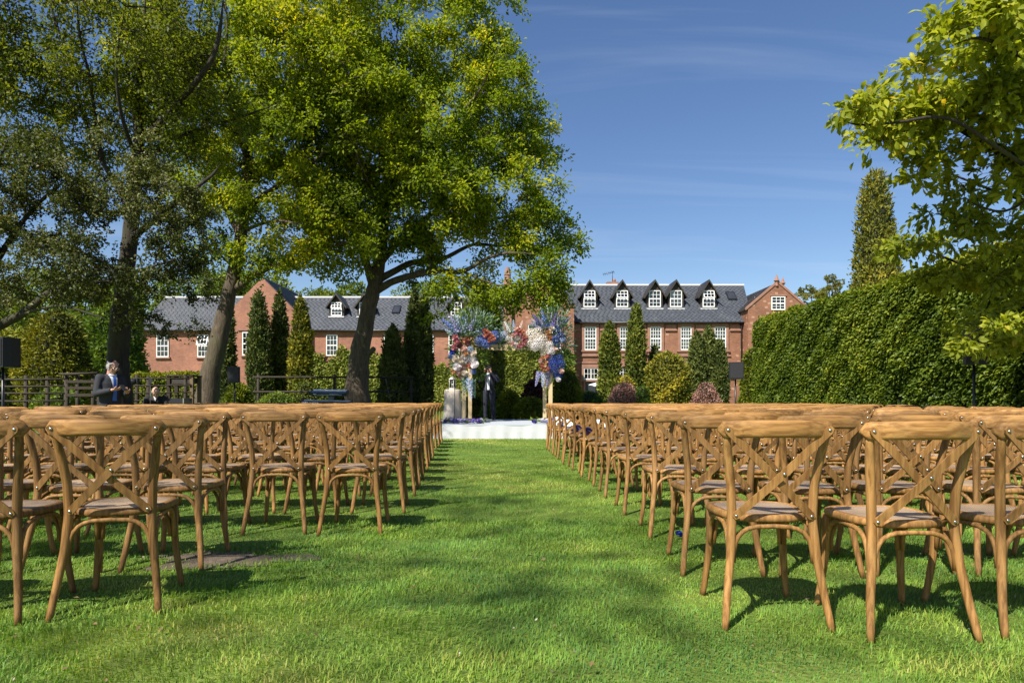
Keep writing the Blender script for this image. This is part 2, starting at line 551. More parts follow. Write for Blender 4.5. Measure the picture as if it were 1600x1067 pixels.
MT['curtain'] = plain('white_curtain', (0.62, 0.6, 0.56), 0.9, noise=0.1, nscale=6)
MT['cloth_white'] = plain('white_cloth', (0.52, 0.54, 0.57), 0.8, noise=0.03, nscale=3, bump=0.06, bscale=9)
MT['cloth_cream'] = plain('cream_cloth', (0.52, 0.46, 0.39), 0.9, noise=0.08, nscale=3)
MT['pale_wood'] = plain('pale_arch_timber', (0.52, 0.40, 0.22), 0.6, noise=0.12, nscale=10)
MT['core'] = plain('painted_inner_shade', (0.022, 0.026, 0.012), 0.95, noise=0.3)  # near-black colour painted as the shade deep inside bushes and hedges
MT['bark_oak'] = bark('oak_bark', (0.040, 0.029, 0.019), (0.125, 0.094, 0.060))
MT['bark_dark'] = bark('dark_bark', (0.014, 0.011, 0.008), (0.048, 0.037, 0.027))
MT['twig'] = plain('twig_bark', (0.045, 0.034, 0.023), 0.9, noise=0.3, nscale=12)
MT['soil'] = plain('bare_soil', (0.13, 0.10, 0.07), 0.95, noise=0.35, nscale=16, bump=0.8, bscale=60)

OAK = [(0.0, (0.0779, 0.1239, 0.0106)), (0.45, (0.1947, 0.2655, 0.0153)), (0.8, (0.3658, 0.3894, 0.0189)), (1.0, (0.59, 0.5074, 0.0236))]
MT['oak'] = foliage('oak_leaves', OAK, trans=0.5)
MT['oak_yellow'] = foliage('young_oak_leaves', [(0.0, (0.092, 0.1392, 0.0118)), (0.5, (0.2242, 0.2832, 0.0165)), (1.0, (0.5664, 0.4956, 0.026))], trans=0.5)
MT['dark_oak'] = foliage('dark_oak_leaves', [(0.0, (0.0496, 0.0732, 0.0118)), (0.5, (0.1475, 0.177, 0.0177)), (1.0, (0.3186, 0.3068, 0.0354))], trans=0.42)
MT['haw'] = foliage('hawthorn_leaves', [(0.0, (0.0425, 0.0566, 0.0165)), (0.6, (0.1156, 0.1322, 0.0354)), (1.0, (0.2596, 0.2419, 0.118))], trans=0.25)
MT['beech'] = foliage('broad_leaves', [(0.0, (0.1416, 0.1829, 0.0212)), (0.5, (0.2832, 0.3245, 0.0283)), (0.85, (0.4484, 0.4425, 0.0413)), (1.0, (0.5428, 0.3776, 0.0531))], trans=0.5, rough=0.42)
MT['hedge'] = foliage('hedge_leaves', [(0.0, (0.035, 0.062, 0.01)), (0.5, (0.105, 0.155, 0.017)), (0.85, (0.22, 0.255, 0.026)), (1.0, (0.38, 0.36, 0.04))], trans=0.3, rough=0.42)
MT['conifer_dark'] = foliage('dark_conifer', [(0.0, (0.033, 0.0496, 0.0142)), (0.6, (0.0802, 0.1062, 0.0248)), (1.0, (0.1593, 0.177, 0.0413))], trans=0.08, rough=0.65)
MT['conifer_green'] = foliage('green_conifer', [(0.0, (0.045, 0.065, 0.011)), (0.6, (0.125, 0.15, 0.02)), (1.0, (0.24, 0.24, 0.032))], trans=0.1, rough=0.6)
MT['conifer_gold'] = foliage('golden_conifer', [(0.0, (0.06, 0.072, 0.0096)), (0.5, (0.18, 0.18, 0.0192)), (1.0, (0.384, 0.3, 0.024))], trans=0.15, rough=0.6)
MT['ivy'] = foliage('pale_ivy', [(0.0, (0.072, 0.102, 0.0144)), (0.5, (0.204, 0.24, 0.042)), (1.0, (0.432, 0.432, 0.108))], trans=0.25)
MT['shrub'] = foliage('shrub_leaves', [(0.0, (0.0308, 0.0588, 0.0126)), (0.5, (0.084, 0.147, 0.0224)), (1.0, (0.196, 0.252, 0.035))], trans=0.25)
MT['shrub_bright'] = foliage('bright_shrub_leaves', [(0.0, (0.06, 0.085, 0.01)), (0.5, (0.16, 0.19, 0.018)), (1.0, (0.32, 0.30, 0.03))], trans=0.3)
MT['purple'] = foliage('purple_leaves', [(0.0, (0.032, 0.0176, 0.0176)), (0.6, (0.088, 0.0416, 0.0384)), (1.0, (0.176, 0.08, 0.064))], trans=0.2, tcol=(1.4, 0.7, 0.6))
MT['pink'] = foliage('pink_heather', [(0.0, (0.144, 0.08, 0.056)), (0.6, (0.384, 0.208, 0.168)), (1.0, (0.64, 0.4, 0.32))], trans=0.15, tcol=(1.2, 0.9, 0.8))
MT['wood_far'] = foliage('far_tree_leaves', [(0.0, (0.0455, 0.078, 0.013)), (0.5, (0.13, 0.182, 0.0234)), (1.0, (0.26, 0.286, 0.039))], trans=0.3)
MT['autumn'] = foliage('russet_leaves', [(0.0, (0.08, 0.09, 0.02)), (0.5, (0.19, 0.19, 0.04)), (1.0, (0.30, 0.26, 0.07))], trans=0.4)
# ------------------------------------------------------------------ ground
def lawn_material():
    m, n, l, p, out = mat('lawn')
    tcn = n.new('ShaderNodeTexCoord')
    n1 = n.new('ShaderNodeTexNoise'); n1.inputs['Scale'].default_value = 1.3; n1.inputs['Detail'].default_value = 8; n1.inputs['Roughness'].default_value = 0.65
    n2 = n.new('ShaderNodeTexNoise'); n2.inputs['Scale'].default_value = 45; n2.inputs['Detail'].default_value = 6
    l.new(tcn.outputs['Object'], n1.inputs['Vector']); l.new(tcn.outputs['Object'], n2.inputs['Vector'])
    mx = n.new('ShaderNodeMath'); mx.operation = 'MULTIPLY_ADD'; mx.inputs[1].default_value = 0.5; mx.inputs[2].default_value = 0.0
    l.new(n2.outputs['Fac'], mx.inputs[0])
    ad = n.new('ShaderNodeMath'); ad.operation = 'MULTIPLY_ADD'; ad.inputs[1].default_value = 0.5
    l.new(n1.outputs['Fac'], ad.inputs[0]); l.new(mx.outputs[0], ad.inputs[2])
    rp = n.new('ShaderNodeValToRGB')
    e = rp.color_ramp.elements
    e[0].position = 0.3; e[0].color = (0.07, 0.10, 0.02, 1)
    e[1].position = 0.7; e[1].color = (0.22, 0.24, 0.06, 1)
    k = e.new(0.5); k.color = (0.12, 0.185, 0.03, 1)
    l.new(ad.outputs[0], rp.inputs[0]); l.new(rp.outputs[0], p.inputs['Base Color'])
    p.inputs['Roughness'].default_value = 0.9
    p.inputs['Specular IOR Level'].default_value = 0.15
    bp = n.new('ShaderNodeBump'); bp.inputs['Strength'].default_value = 0.8; bp.inputs['Distance'].default_value = 0.03
    l.new(n2.outputs['Fac'], bp.inputs['Height']); l.new(bp.outputs[0], p.inputs['Normal'])
    return m

g = MB()
nx = 24
for i in range(nx):
    for j in range(nx):
        x0 = -300 + 600 * i / nx; y0 = -60 + 560 * j / nx
        g.poly([(x0, y0, 0), (x0 + 600 / nx, y0, 0), (x0 + 600 / nx, y0 + 560 / nx, 0), (x0, y0 + 560 / nx, 0)])
lawn = g.build('lawn', lawn_material())
tag(lawn, kind='structure')

# bare earth where the turf has worn away beside the left chairs
SOIL_C = np.array([xp(350, 4.15), 4.15])
def soil_r(ang):
    return 1 + 0.22 * math.sin(3 * ang + 1) + 0.14 * math.sin(5 * ang) + 0.1 * math.sin(9 * ang + 2)
sb = MB()
ring = []
for k in range(48):
    a = 2 * math.pi * k / 48
    ring.append((SOIL_C[0] + 0.46 * soil_r(a) * math.cos(a), SOIL_C[1] + 0.22 * soil_r(a) * math.sin(a), 0.005))
sb.poly(ring)
soil = sb.build('soil_patch', MT['soil'])
tag(soil, kind='structure')

# grass blades over the part of the lawn that the lens resolves
def grass_blades():
    Vs, Ts, As = [], [], []
    off = 0
    bands = [(2.1, 3.6, 7000, 0.062, 0.0040, 3), (3.6, 5.5, 4600, 0.060, 0.0048, 3), (5.5, 8.5, 2600, 0.058, 0.0066, 1),
             (8.5, 12.5, 1150, 0.055, 0.010, 1), (12.5, 17.2, 620, 0.055, 0.015, 1), (17.2, 24, 150, 0.06, 0.028, 1)]
    for d0, d1, dens, h, w, seg in bands:
        half = 0.78 * d1 + 2.0
        area = 2 * half * (d1 - d0)
        n = int(area * dens)
        x = RNG.uniform(-half, half, n); y = RNG.uniform(d0, d1, n)
        out_ = np.abs(x) - (0.78 * y + 0.4)
        keep = (out_ < 0) | ((out_ < 1.5) & (RNG.uniform(0, 1, n) < .4))
        if d0 >= 12.5:
            keep &= (np.abs(x + 0.6) < 3.0)
        if d0 >= 5.5:
            keep &= (x > -6.5) & (x < 7.3)
        ang = np.arctan2((y - SOIL_C[1]) / 0.22, (x - SOIL_C[0]) / 0.46)
        rr = np.hypot((y - SOIL_C[1]) / 0.22, (x - SOIL_C[0]) / 0.46)
        lim = 1 + 0.22 * np.sin(3 * ang + 1) + 0.14 * np.sin(5 * ang) + 0.1 * np.sin(9 * ang + 2)
        keep &= (rr > lim * RNG.uniform(0.25, 1.15, n) ** 0.8)
        p3 = np.stack([x, y, np.zeros(n)], 1)
        thin = vnoise(p3, 5.5, 3) + 0.6 * vnoise(p3, 13.0, 4)
        keep &= (thin > -1.05 + RNG.uniform(-0.5, 0.35, n))
        x, y, thin, p3 = x[keep], y[keep], thin[keep], p3[keep]
        n = len(x)
        tall = 0.75 + 0.35 * vnoise(p3, 3.2, 9) + 0.25 * vnoise(p3, 9.0, 19)
        hh = h * np.clip(tall, 0.35, 1.4) * RNG.uniform(0.35, 1.0, n) * 0.85
        ww = w * RNG.uniform(0.7, 1.3, n)
        az = RNG.uniform(0, 2 * np.pi, n)
        comb = vnoise(p3, 2.2, 5) * 2.5
        el = RNG.uniform(.22, 1.35, n) ** 1.0
        cwt = np.clip(.35 + .4 * vnoise(p3, 4.0, 6), 0, .8)
        lx = (np.cos(az) * (1 - cwt) + np.cos(comb) * cwt) * np.cos(el) * 1.5; ly = (np.sin(az) * (1 - cwt) + np.sin(comb) * cwt) * np.cos(el) * 1.5
        lean = 1 - np.sin(el)
        hh = hh * 0.88
        ax = np.arctan2(ly, lx) + RNG.normal(0, 0.5, n) + np.pi / 2
        sx, sy = np.cos(ax) * ww / 2, np.sin(ax) * ww / 2
        patch = 0.40 + 0.24 * vnoise(p3, 0.9, 21) + 0.26 * vnoise(p3, 2.6, 22) + 0.24 * vnoise(p3, 7, 23)
        dry = np.clip(vnoise(p3, 1.7, 31) * 0.9 - 0.55, 0, 1)
        tint = np.clip(patch + RNG.normal(0, 0.13, n) + dry * 0.6, 0, 1)
        z0 = np.full(n, -0.004)
        if seg == 3:
            m1 = np.stack([x + lx * hh * 0.38, y + ly * hh * 0.38, hh * 0.62 * (1 - .6 * lean)], 1)
            V = np.stack([np.stack([x - sx, y - sy, z0], 1), np.stack([x + sx, y + sy, z0], 1),
                          m1 + np.stack([sx * 0.8, sy * 0.8, z0 * 0], 1), m1 - np.stack([sx * 0.8, sy * 0.8, z0 * 0], 1),
                          np.stack([x + lx * hh * 0.95, y + ly * hh * 0.95, hh * (1.0 - 0.72 * lean)], 1)], 1)
            T = (np.arange(n) * 5)[:, None] + np.array([[0, 1, 2, 0, 2, 3, 3, 2, 4]])
            k = 5
        else:
            V = np.stack([np.stack([x - sx, y - sy, z0], 1), np.stack([x + sx, y + sy, z0], 1),
                          np.stack([x + lx * hh * 0.9, y + ly * hh * 0.9, hh * (1 - .6 * lean)], 1)], 1)
            T = (np.arange(n) * 3)[:, None] + np.array([[0, 1, 2]])
            k = 3
        Vs.append(V.reshape(-1, 3)); Ts.append(T.reshape(-1) + off); As.append(np.repeat(tint, k))
        off += n * k
    return np_mesh('grass', np.concatenate(Vs), np.concatenate(Ts), 3, np.concatenate(As))
GRASS = foliage('grass_blades', [(0.0, (0.075, 0.170, 0.035)), (0.3, (0.145, 0.285, 0.040)), (0.58, (0.235, 0.365, 0.045)), (0.82, (0.39, 0.41, 0.08)), (1.0, (0.55, 0.46, 0.18))], trans=0.3, tcol=(1.25, 1.3, 0.5), rough=0.55, spec=0.3)
grass = link_mesh('grass', grass_blades(), GRASS)
tag(grass, 'short green lawn grass running up the aisle between the chairs', 'grass', kind='stuff')

# scattered dry leaves, straw and daisies on the turf
def litter():
    r = np.random.default_rng(63)
    n = 220
    y = 2.2 + 6.5 * r.uniform(0, 1, n) ** 1.4; x = r.uniform(-1, 1, n) * (0.75 * y + .2)
    pos = np.stack([x, y, r.uniform(.022, .04, n)], 1)
    d = r.normal(0, 1, (n, 3)) * np.array([1, 1, .25]); nr = r.normal(0, .35, (n, 3)) + np.array([0, 0, 1])
    big = r.uniform(0, 1, n) < .35
    L = np.where(big, .032, .014) * r.uniform(.6, 1.3, n); W = np.where(big, .018, .011) * r.uniform(.7, 1.2, n)
    V, T, A = leaf_arrays(pos, d, nr, L, W, np.where(big, r.uniform(0, .55, n), r.uniform(.35, .85, n)))
    return np_mesh('fallen_leaves', V, T, 3, A)
lit = link_mesh('fallen_leaves', litter(), foliage('dry_leaf_litter', [(0, (.10, .06, .03)), (.5, (.25, .17, .08)), (1, (.7, .68, .6))], trans=.1, tcol=(1, 1, 1)))
tag(lit, 'scattered dry leaf bits and petals on the lawn', 'leaves', kind='stuff')

# ------------------------------------------------------------------ the buildings
def slates(name, corners, mt, parent, w=0.36, gauge=0.24, seed=1):
    """corners: eave-left, eave-right, ridge-right, ridge-left. Overlapping slates laid course by course"""
    r = np.random.default_rng(seed)
    el, er, rr, rl = [Vector(c) for c in corners]
    run = ((rl - el).length + (rr - er).length) / 2
    nrm = (er - el).cross(rl - el).normalized()
    if nrm.z < 0: nrm = -nrm
    nc = max(2, int(run / gauge))
    V, T, A = [], [], []
    for c in range(nc):
        t0 = c / nc; t1 = min(1.0, (c + 1.5) / nc)
        a0 = el.lerp(rl, t0); b0 = er.lerp(rr, t0); a1 = el.lerp(rl, t1); b1 = er.lerp(rr, t1)
        wid = (b0 - a0).length
        k = max(1, int(round(wid / w)))
        offs = (0.5 if c % 2 else 0.0) + r.uniform(-.18, .18)
        for i in range(-1, k + 1):
            s0 = max(0.0, (i + offs) / k + 0.004); s1 = min(1.0, (i + 1 + offs) / k - 0.004)
            if s1 - s0 < 0.1 / k: continue
            lift = 0.020 + r.uniform(-0.004, 0.008)
            j = r.uniform(-0.012, 0.012)
            lo0 = a0.lerp(b0, s0) + nrm * lift + (rl - el).normalized() * j; lo1 = a0.lerp(b0, s1) + nrm * (lift + r.uniform(-0.002, 0.003)) + (rl - el).normalized() * j
            hi0 = a1.lerp(b1, s0) + nrm * 0.008; hi1 = a1.lerp(b1, s1) + nrm * 0.008
            b = len(V)
            V += [lo0, lo1, hi1, hi0, lo0 - nrm * 0.012, lo1 - nrm * 0.012]
            T += [b, b + 1, b + 2, b, b + 2, b + 3, b + 4, b + 5, b + 1, b + 4, b + 1, b]
            tv = float(np.clip(0.45 + r.normal(0, 0.09), 0, 1))
            A += [tv] * 6
    me = np_mesh(name, np.array([tuple(v) for v in V]), np.array(T), 3, np.array(A))
    o = link_mesh(name, me, mt, parent)
    o['kind'] = 'stuff'
    return o

def window(parent, x0, x1, z0, z1, y, cols=3, rows=4, sash=True, curtain=None, surround=None, open_top=False, sill=True, fw=0.065):
    """a sash window standing on a wall whose face is the plane y (looking towards -y)"""
    cx = (x0 + x1) / 2
    fr = MB()
    yo, yi = y - 0.075, y - 0.004
    fr.box(x0, x0 + fw, yo, yi, z0, z1); fr.box(x1 - fw, x1, yo, yi, z0, z1)
    fr.box(x0 + fw, x1 - fw, yo, yi, z1 - fw, z1); fr.box(x0 + fw, x1 - fw, yo, yi, z0, z0 + fw * 1.3)
    zm = (z0 + z1) / 2
    bw = 0.016
    zt = z1 - fw; zb = z0 + fw * 1.3
    def bars(za, zb_, nr, yy, M=None):
        for c in range(1, cols):
            xx = x0 + fw + (x1 - x0 - 2 * fw) * c / cols
            fr.box(xx - bw, xx + bw, yy - 0.02, yy + 0.012, za, zb_, M=M)
        for r_ in range(1, nr):
            zz = za + (zb_ - za) * r_ / nr
            fr.box(x0 + fw, x1 - fw, yy - 0.017, yy + 0.009, zz - bw, zz + bw, M=M)
    if sash:
        fr.box(x0 + fw, x1 - fw, yo + 0.02, yi, zm - 0.045, zm + 0.045)
        bars(zb, zm - 0.045, rows // 2, y - 0.045)
        if open_top:
            M = Matrix.Translation((0, y - 0.06, zt)) @ Matrix.Rotation(R(-22), 4, 'X') @ Matrix.Translation((0, -(y - 0.06), -zt))
            fr.box(x0 + fw * 0.6, x1 - fw * 0.6, y - 0.10, y - 0.06, zm, zm + 0.07, M=M)
            fr.box(x0 + fw * 0.6, x0 + fw * 1.5, y - 0.10, y - 0.06, zm + 0.07, zt, M=M)
            fr.box(x1 - fw * 1.5, x1 - fw * 0.6, y - 0.10, y - 0.06, zm + 0.07, zt, M=M)
            bars(zm + 0.07, zt, rows // 2, y - 0.08, M=M)
        else:
            bars(zm + 0.045, zt, rows // 2, y - 0.045)
    else:
        bars(zb, zt, rows, y - 0.045)
        fr.box(cx - 0.05, cx + 0.05, yo + 0.01, yi, zb, zt)
    w = fr.build('window', MT['white_paint'], parent)
    MB().box(x0 + fw * 0.5, x1 - fw * 0.5, y - 0.006, y - 0.003, zb, zt).build('room_shade_sheet', MT['room_shade'], w)  # dark sheet on the wall face, painted as the unlit room behind
    MB().poly([(x0 + fw * 0.5, y - 0.034, zb), (x1 - fw * 0.5, y - 0.034, zb), (x1 - fw * 0.5, y - 0.034, zt), (x0 + fw * 0.5, y - 0.034, zt)]).build('pane', MT['glass'], w)
    if curtain:
        cu = MB()
        def drape(xa, xb, za, zb_):
            k = 12
            for i in range(k):
                u0, u1 = i / k, (i + 1) / k
                f = lambda u: y - 0.017 - 0.008 * math.sin(u * 21)
                cu.poly([(xa + (xb - xa) * u0, f(u0), za), (xa + (xb - xa) * u1, f(u1), za), (xa + (xb - xa) * u1, f(u1), zb_), (xa + (xb - xa) * u0, f(u0), zb_)])
        wi = x1 - x0
        if curtain == 'pair':
            drape(x0 + fw, x0 + wi * 0.36, zb, zt); drape(x1 - wi * 0.36, x1 - fw, zb, zt)
        elif curtain == 'full':
            drape(x0 + fw, x1 - fw, zb, zt)
        elif curtain == 'blind':
            drape(x0 + fw, x1 - fw, zb + (zt - zb) * 0.42, zt - 0.25)
        elif curtain == 'net':
            drape(x0 + fw, x0 + wi * 0.42, zb, zt); drape(x1 - wi * 0.30, x1 - fw, zb, zt); drape(x0 + wi * 0.42, x1 - wi * 0.3, zb, zb + (zt - zb) * 0.5)
        cu.build('curtain', MT['curtain'], w)
    if surround:
        s = MB(); sw = 0.2
        s.box(x0 - sw, x0 - 0.003, y - 0.11, y - 0.001, z0, z1); s.box(x1 + 0.003, x1 + sw, y - 0.11, y - 0.001, z0, z1)
        s.box(x0 - sw, x1 + sw, y - 0.115, y - 0.001, z1 + 0.002, z1 + 0.30)
        s.box(x0 - sw - 0.1, x1 + sw + 0.1, y - 0.17, y - 0.001, z0 - 0.14, z0 - 0.002)
        if surround == 'apron':
            s.box(x0 - sw, x1 + sw, y - 0.07, y - 0.001, z0 - 0.40, z0 - 0.142)
            s.box(x0 - sw - 0.18, x1 + sw + 0.18, y - 0.12, y - 0.001, z0 - 0.50, z0 - 0.402)
        s.build('stone_surround', MT['stone'], w)
    elif sill:
        MB().box(x0 - 0.12, x1 + 0.12, y - 0.15, y - 0.001, z0 - 0.12, z0 - 0.002).build('sill', MT['stone'], w)
    return w

def win_px(parent, px0, px1, py0, py1, y, **k):
    return window(parent, xp(px0, y), xp(px1, y), zy(py1, y), zy(py0, y), y, **k)

def dormer(parent, pc, half, base, eave, apex, win, Y, slope_z, mt, **k):
    """pc centre px; half = half width px; base/eave/apex py; win = (px0,px1,py0,py1); Y depth of its face; slope_z(Y) = main roof height"""
    xc = xp(pc, Y); hw = half * Y / F
    zb, ze, za = zy(base, Y), zy(eave, Y), zy(apex, Y)
    def back(z):                     # where height z meets the main roof
        return Y + (z - slope_z(Y)) / slope_z.rate
    Yb = back(ze) + 0.2; Ya = back(za) + 0.2
    b = MB()
    b.poly([(xc - hw, Y, zb - 0.1), (xc + hw, Y, zb - 0.1), (xc + hw, Y, ze), (xc, Y, za - 0.08), (xc - hw, Y, ze)])
    b.poly([(xc - hw, Y, zb - 0.1), (xc - hw, Y, ze), (xc - hw, Yb, ze)])
    b.poly([(xc + hw, Y, zb - 0.1), (xc + hw, Yb, ze), (xc + hw, Y, ze)])
    d = b.build('dormer', MT['dark_wood'], parent)
    ov = 0.26; fo = 0.28
    r_ = MB()
    for s in (-1, 1):
        e0 = Vector((xc + s * (hw + ov), Y - fo, ze - ov * (za - ze) / hw)); e1 = Vector((xc + s * (hw + ov), Yb - 0.1, ze - ov * (za - ze) / hw))
        a0 = Vector((xc, Y - fo, za)); a1 = Vector((xc, Ya, za))
        up = Vector((0, 0, 0.075))
        r_.poly([e0, e1, a1, a0] if s > 0 else [e0, a0, a1, e1])
        r_.poly([e0 + up, a0 + up, a1 + up, e1 + up] if s > 0 else [e0 + up, e1 + up, a1 + up, a0 + up])
        r_.poly([e0, a0, a0 + up, e0 + up]); r_.poly([e0, e0 + up, e1 + up, e1])
    r_.build('dormer_roof', mt, d)
    bb = MB()                        # barge boards
    for s in (-1, 1):
        e0 = Vector((xc + s * (hw + ov), Y - fo - 0.03, ze - ov * (za - ze) / hw - 0.1)); a0 = Vector((xc, Y - fo - 0.03, za - 0.12))
        up = Vector((0, 0, 0.16))
        q = [e0, a0, a0 + up, e0 + up]
        bb.poly(q if s < 0 else q[::-1]); q2 = [p + Vector((0, 0.028, 0)) for p in q]
        bb.poly(q2[::-1] if s < 0 else q2); bb.poly([q[0], q2[0], q2[1], q[1]])
    bb.build('barge_board', MT['dark_wood'], d)
    MB().box(xc - hw - 0.05, xc + hw + 0.05, Y - 0.16, Y - 0.02, zb - 0.11, zb - 0.02).build('lead_apron', MT['lead'], d)
    win_px(parent, *win, Y, sill=False, **k)
    return d

class Slope:
    def __init__(s, y0, z0, y1, z1):
        s.y0, s.z0, s.rate = y0, z0, (z1 - z0) / (y1 - y0)
    def __call__(s, y): return s.z0 + (y - s.y0) * s.rate

def gable_block(parent, x0, x1, y, yb, ze, za, mt, rmt, name='gable_wall', cope=True, seed=5, wall_mat=None):
    xc = (x0 + x1) / 2
    MB().prism([(x0, -0.2), (x1, -0.2), (x1, ze), (xc, za), (x0, ze)], y, yb).build(name, mt, parent)
    ov = 0.16
    k = (za - ze) / (x1 - xc)
    for s, xe in ((-1, x0 - ov), (1, x1 + ov)):
        e = Vector((xe, y + 0.18, ze - ov * k + 0.08)); eb = Vector((xe, yb, ze - ov * k + 0.08))
        a = Vector((xc, y + 0.18, za + 0.08)); ab = Vector((xc, yb, za + 0.08))
        up = Vector((0, 0, 0.06))
        r_ = MB()
        r_.poly([e, a, ab, eb] if s > 0 else [e, eb, ab, a]); 
        r_.poly([p - up for p in ([e, eb, ab, a] if s > 0 else [e, a, ab, eb])])
        r_.poly([e, e - up, a - up, a]); r_.poly([e, eb, eb - up, e - up])
        ro = r_.build('gable_roof', rmt, parent)
        c = [e, eb, ab, a] if s > 0 else [eb, e, a, ab]
        slates('slates', c, rmt, ro, seed=seed + s)
    if cope:
        c = MB()
        for s, xe in ((-1, x0 - ov), (1, x1 + ov)):
            e = Vector((xe, 0, ze - ov * k + 0.02)); a = Vector((xc, 0, za + 0.04))
            n_ = 0.2
            for (ya, yb_) in ((y - 0.07, y + 0.24),):
                q = [(e.x, ya, e.z), (a.x, ya, a.z), (a.x, ya, a.z + n_), (e.x, ya, e.z + n_)]
                q2 = [(v[0], yb_, v[2]) for v in q]
                c.poly(q if s < 0 else q[::-1]); c.poly(q2[::-1] if s < 0 else q2)
                c.poly([q[3], q[2], q2[2], q2[3]] if s < 0 else [q[2], q[3], q2[3], q2[2]])
                c.poly([q[0], q2[0], q2[1], q[1]]); c.poly([q[0], q[3], q2[3], q2[0]])
        c.build('coping', MT['stone'], parent)

def main_roof(parent, x0, x1, ye, ze, yr, zr, mt, seed, name='roof', xr0=None, xr1=None):
    xr0 = x0 if xr0 is None else xr0; xr1 = x1 if xr1 is None else xr1
    ov = 0.25; rate = (zr - ze) / (yr - ye)
    e0 = Vector((x0, ye - ov, ze - ov * rate)); e1 = Vector((x1, ye - ov, ze - ov * rate))
    a0 = Vector((xr0, yr, zr)); a1 = Vector((xr1, yr, zr))
    b0 = Vector((xr0 if xr0 != x0 else x0, 2 * yr - ye, ze)); b1 = Vector((x1, 2 * yr - ye, ze))
    r_ = MB()
    r_.poly([e0, e1, a1, a0]); r_.poly([a0, a1, b1, b0])
    r_.poly([e1, b1, a1]); r_.poly([e0, a0, b0])
    ro = r_.build(name, mt, parent)
    slates('slates', [e0, e1, a1, a0], mt, ro, seed=seed)
    rt = MB()
    rt.box(xr0, xr1, yr - 0.14, yr + 0.14, zr - 0.04, zr + 0.10)
    rt.build('ridge_tiles', MT['lead'], ro)
    gt = MB()
    gt.tube([(x0, ye - ov - 0.06, ze - ov * rate - 0.03), (x1, ye - ov - 0.06, ze - ov * rate - 0.03)], 0.07, 8)
    gt.build('gutter', MT['black_metal'], ro)
    return ro

# --- left range: long slate-roofed wing with a gable
wing = empty('brick_wing', (0, 0, 0), label='long red brick wing with slate roof, dormers and gable behind the left trees', cat='building')
D = 55.0
ze_a = zy(513, D); zr_a = zy(465, 59.5)
MB().prism([(xp(218, D), -0.2), (xp(360, D), -0.2), (xp(360, D), ze_a), (xp(218, D), ze_a)], D, 64).build('wall', MT['brick_a'], wing)
main_roof(wing, xp(214, D), xp(400, D), D, ze_a, 59.5, zr_a, MT['slate'], 21)
MB().prism([(xp(440, D), -0.2), (xp(803, D), -0.2), (xp(803, D), ze_a), (xp(440, D), ze_a)], D, 64).build('wall', MT['brick_a'], wing)
main_roof(wing, xp(420, D), xp(800, D), D, ze_a, 59.5, zr_a, MT['slate'], 22)
slopeC = Slope(D, ze_a, 59.5, zr_a)
gable_block(wing, xp(357, 53.6), xp(463, 53.6), 53.6, 62, zy(487, 53.6), zy(434, 53.6), MT['brick_a'], MT['slate'], seed=31, cope=False)
for a, b in ((245, 264), (309, 327)):
    win_px(wing, a, b, 523, 558, D, open_top=(a > 300))
for a, b in ((379, 396), (406, 423)):
    win_px(wing, a, b, 519, 555, 53.6)
win_px(wing, 394, 414, 470, 493, 53.6)
MB().box(xp(372, 53.6), xp(432, 53.6), 53.5, 53.599, zy(516.5, 53.6), zy(514, 53.6)).build('string_course', MT['stone'], wing)
MB().box(xp(357, 53.6), xp(371, 53.6), 53.52, 53.599, zy(519, 53.6), zy(517, 53.6)).build('string_course', MT['stone'], wing)
for a, b in ((510, 527.5), (600, 617), (662, 677.5), (701, 718), (748, 765)):
    win_px(wing, a, b, 523, 556, D, sill=False)
for a, b, c, d in ((510, 528, 587, 606), (690, 708, 587, 604)):
    win_px(wing, a, b, c, d, D, rows=2, sash=False)
for pc in (526, 570, 713, 752):
    dormer(wing, pc, 11.5, 494, 475, 459.5, (pc - 8.5, pc + 8.5, 472.5, 493.5), 56.55, slopeC, MT['slate'], open_top=(pc == 526))
sk = MB()
ys = 57.0
for (u0, u1, h, m_) in ((612, 624, 0.10, 0),):
    za_, zb_ = slopeC(ys) , slopeC(ys + 1.1)
    x0_, x1_ = xp(u0, ys), xp(u1, ys)
    up = Vector((0, -0.5, 0.8)).normalized()
    lo = [Vector((x0_, ys, za_)), Vector((x1_, ys, za_)), Vector((x1_, ys + 1.1, zb_)), Vector((x0_, ys + 1.1, zb_))]
    def skyl(parent, lo, up):
        q = MB()
        top = [p + up * 0.12 for p in lo]
        q.poly(top)
        for i in range(4):
            q.poly([lo[i], lo[(i + 1) % 4], top[(i + 1) % 4], top[i]])
        s = q.build('skylight', MT['black_metal'], parent)
        c = sum(lo, Vector()) / 4
        pn = MB(); pn.poly([c + (p - c) * 0.8 + up * 0.125 for p in lo]); pn.build('pane', MT['room_shade'], s)
    skyl(wing, lo, up)

# --- right hall: two storeys, sandstone dressings, five dormers
hall = empty('brick_hall', (0, 0, 0), label='tall red brick hall with five dormers, stone window surrounds and end gable', cat='building')
ze_e = zy(500, D); zr_e = zy(446, 59.0)
MB().prism([(xp(893, D), -0.2), (xp(1172, D), -0.2), (xp(1172, D), ze_e), (xp(893, D), ze_e)], D, 63).build('wall', MT['brick_b'], hall)
slopeE = Slope(D, ze_e, 59.0, zr_e)
main_roof(hall, xp(872, D), xp(1175, D), D, ze_e, 59.0, zr_e, MT['slate'], 41, xr0=xp(812, 59), xr1=xp(1162, 59))
for pc in (921, 972, 1023, 1056, 1107):
    dormer(hall, pc, 12.2, 481.5, 458, 438.5, (pc - 9.3, pc + 9.3, 454, 480), 56.35, slopeE, MT['slate_brown'],
           open_top=(pc in (921, 972, 1107)), curtain=('full' if pc == 1056 else None))
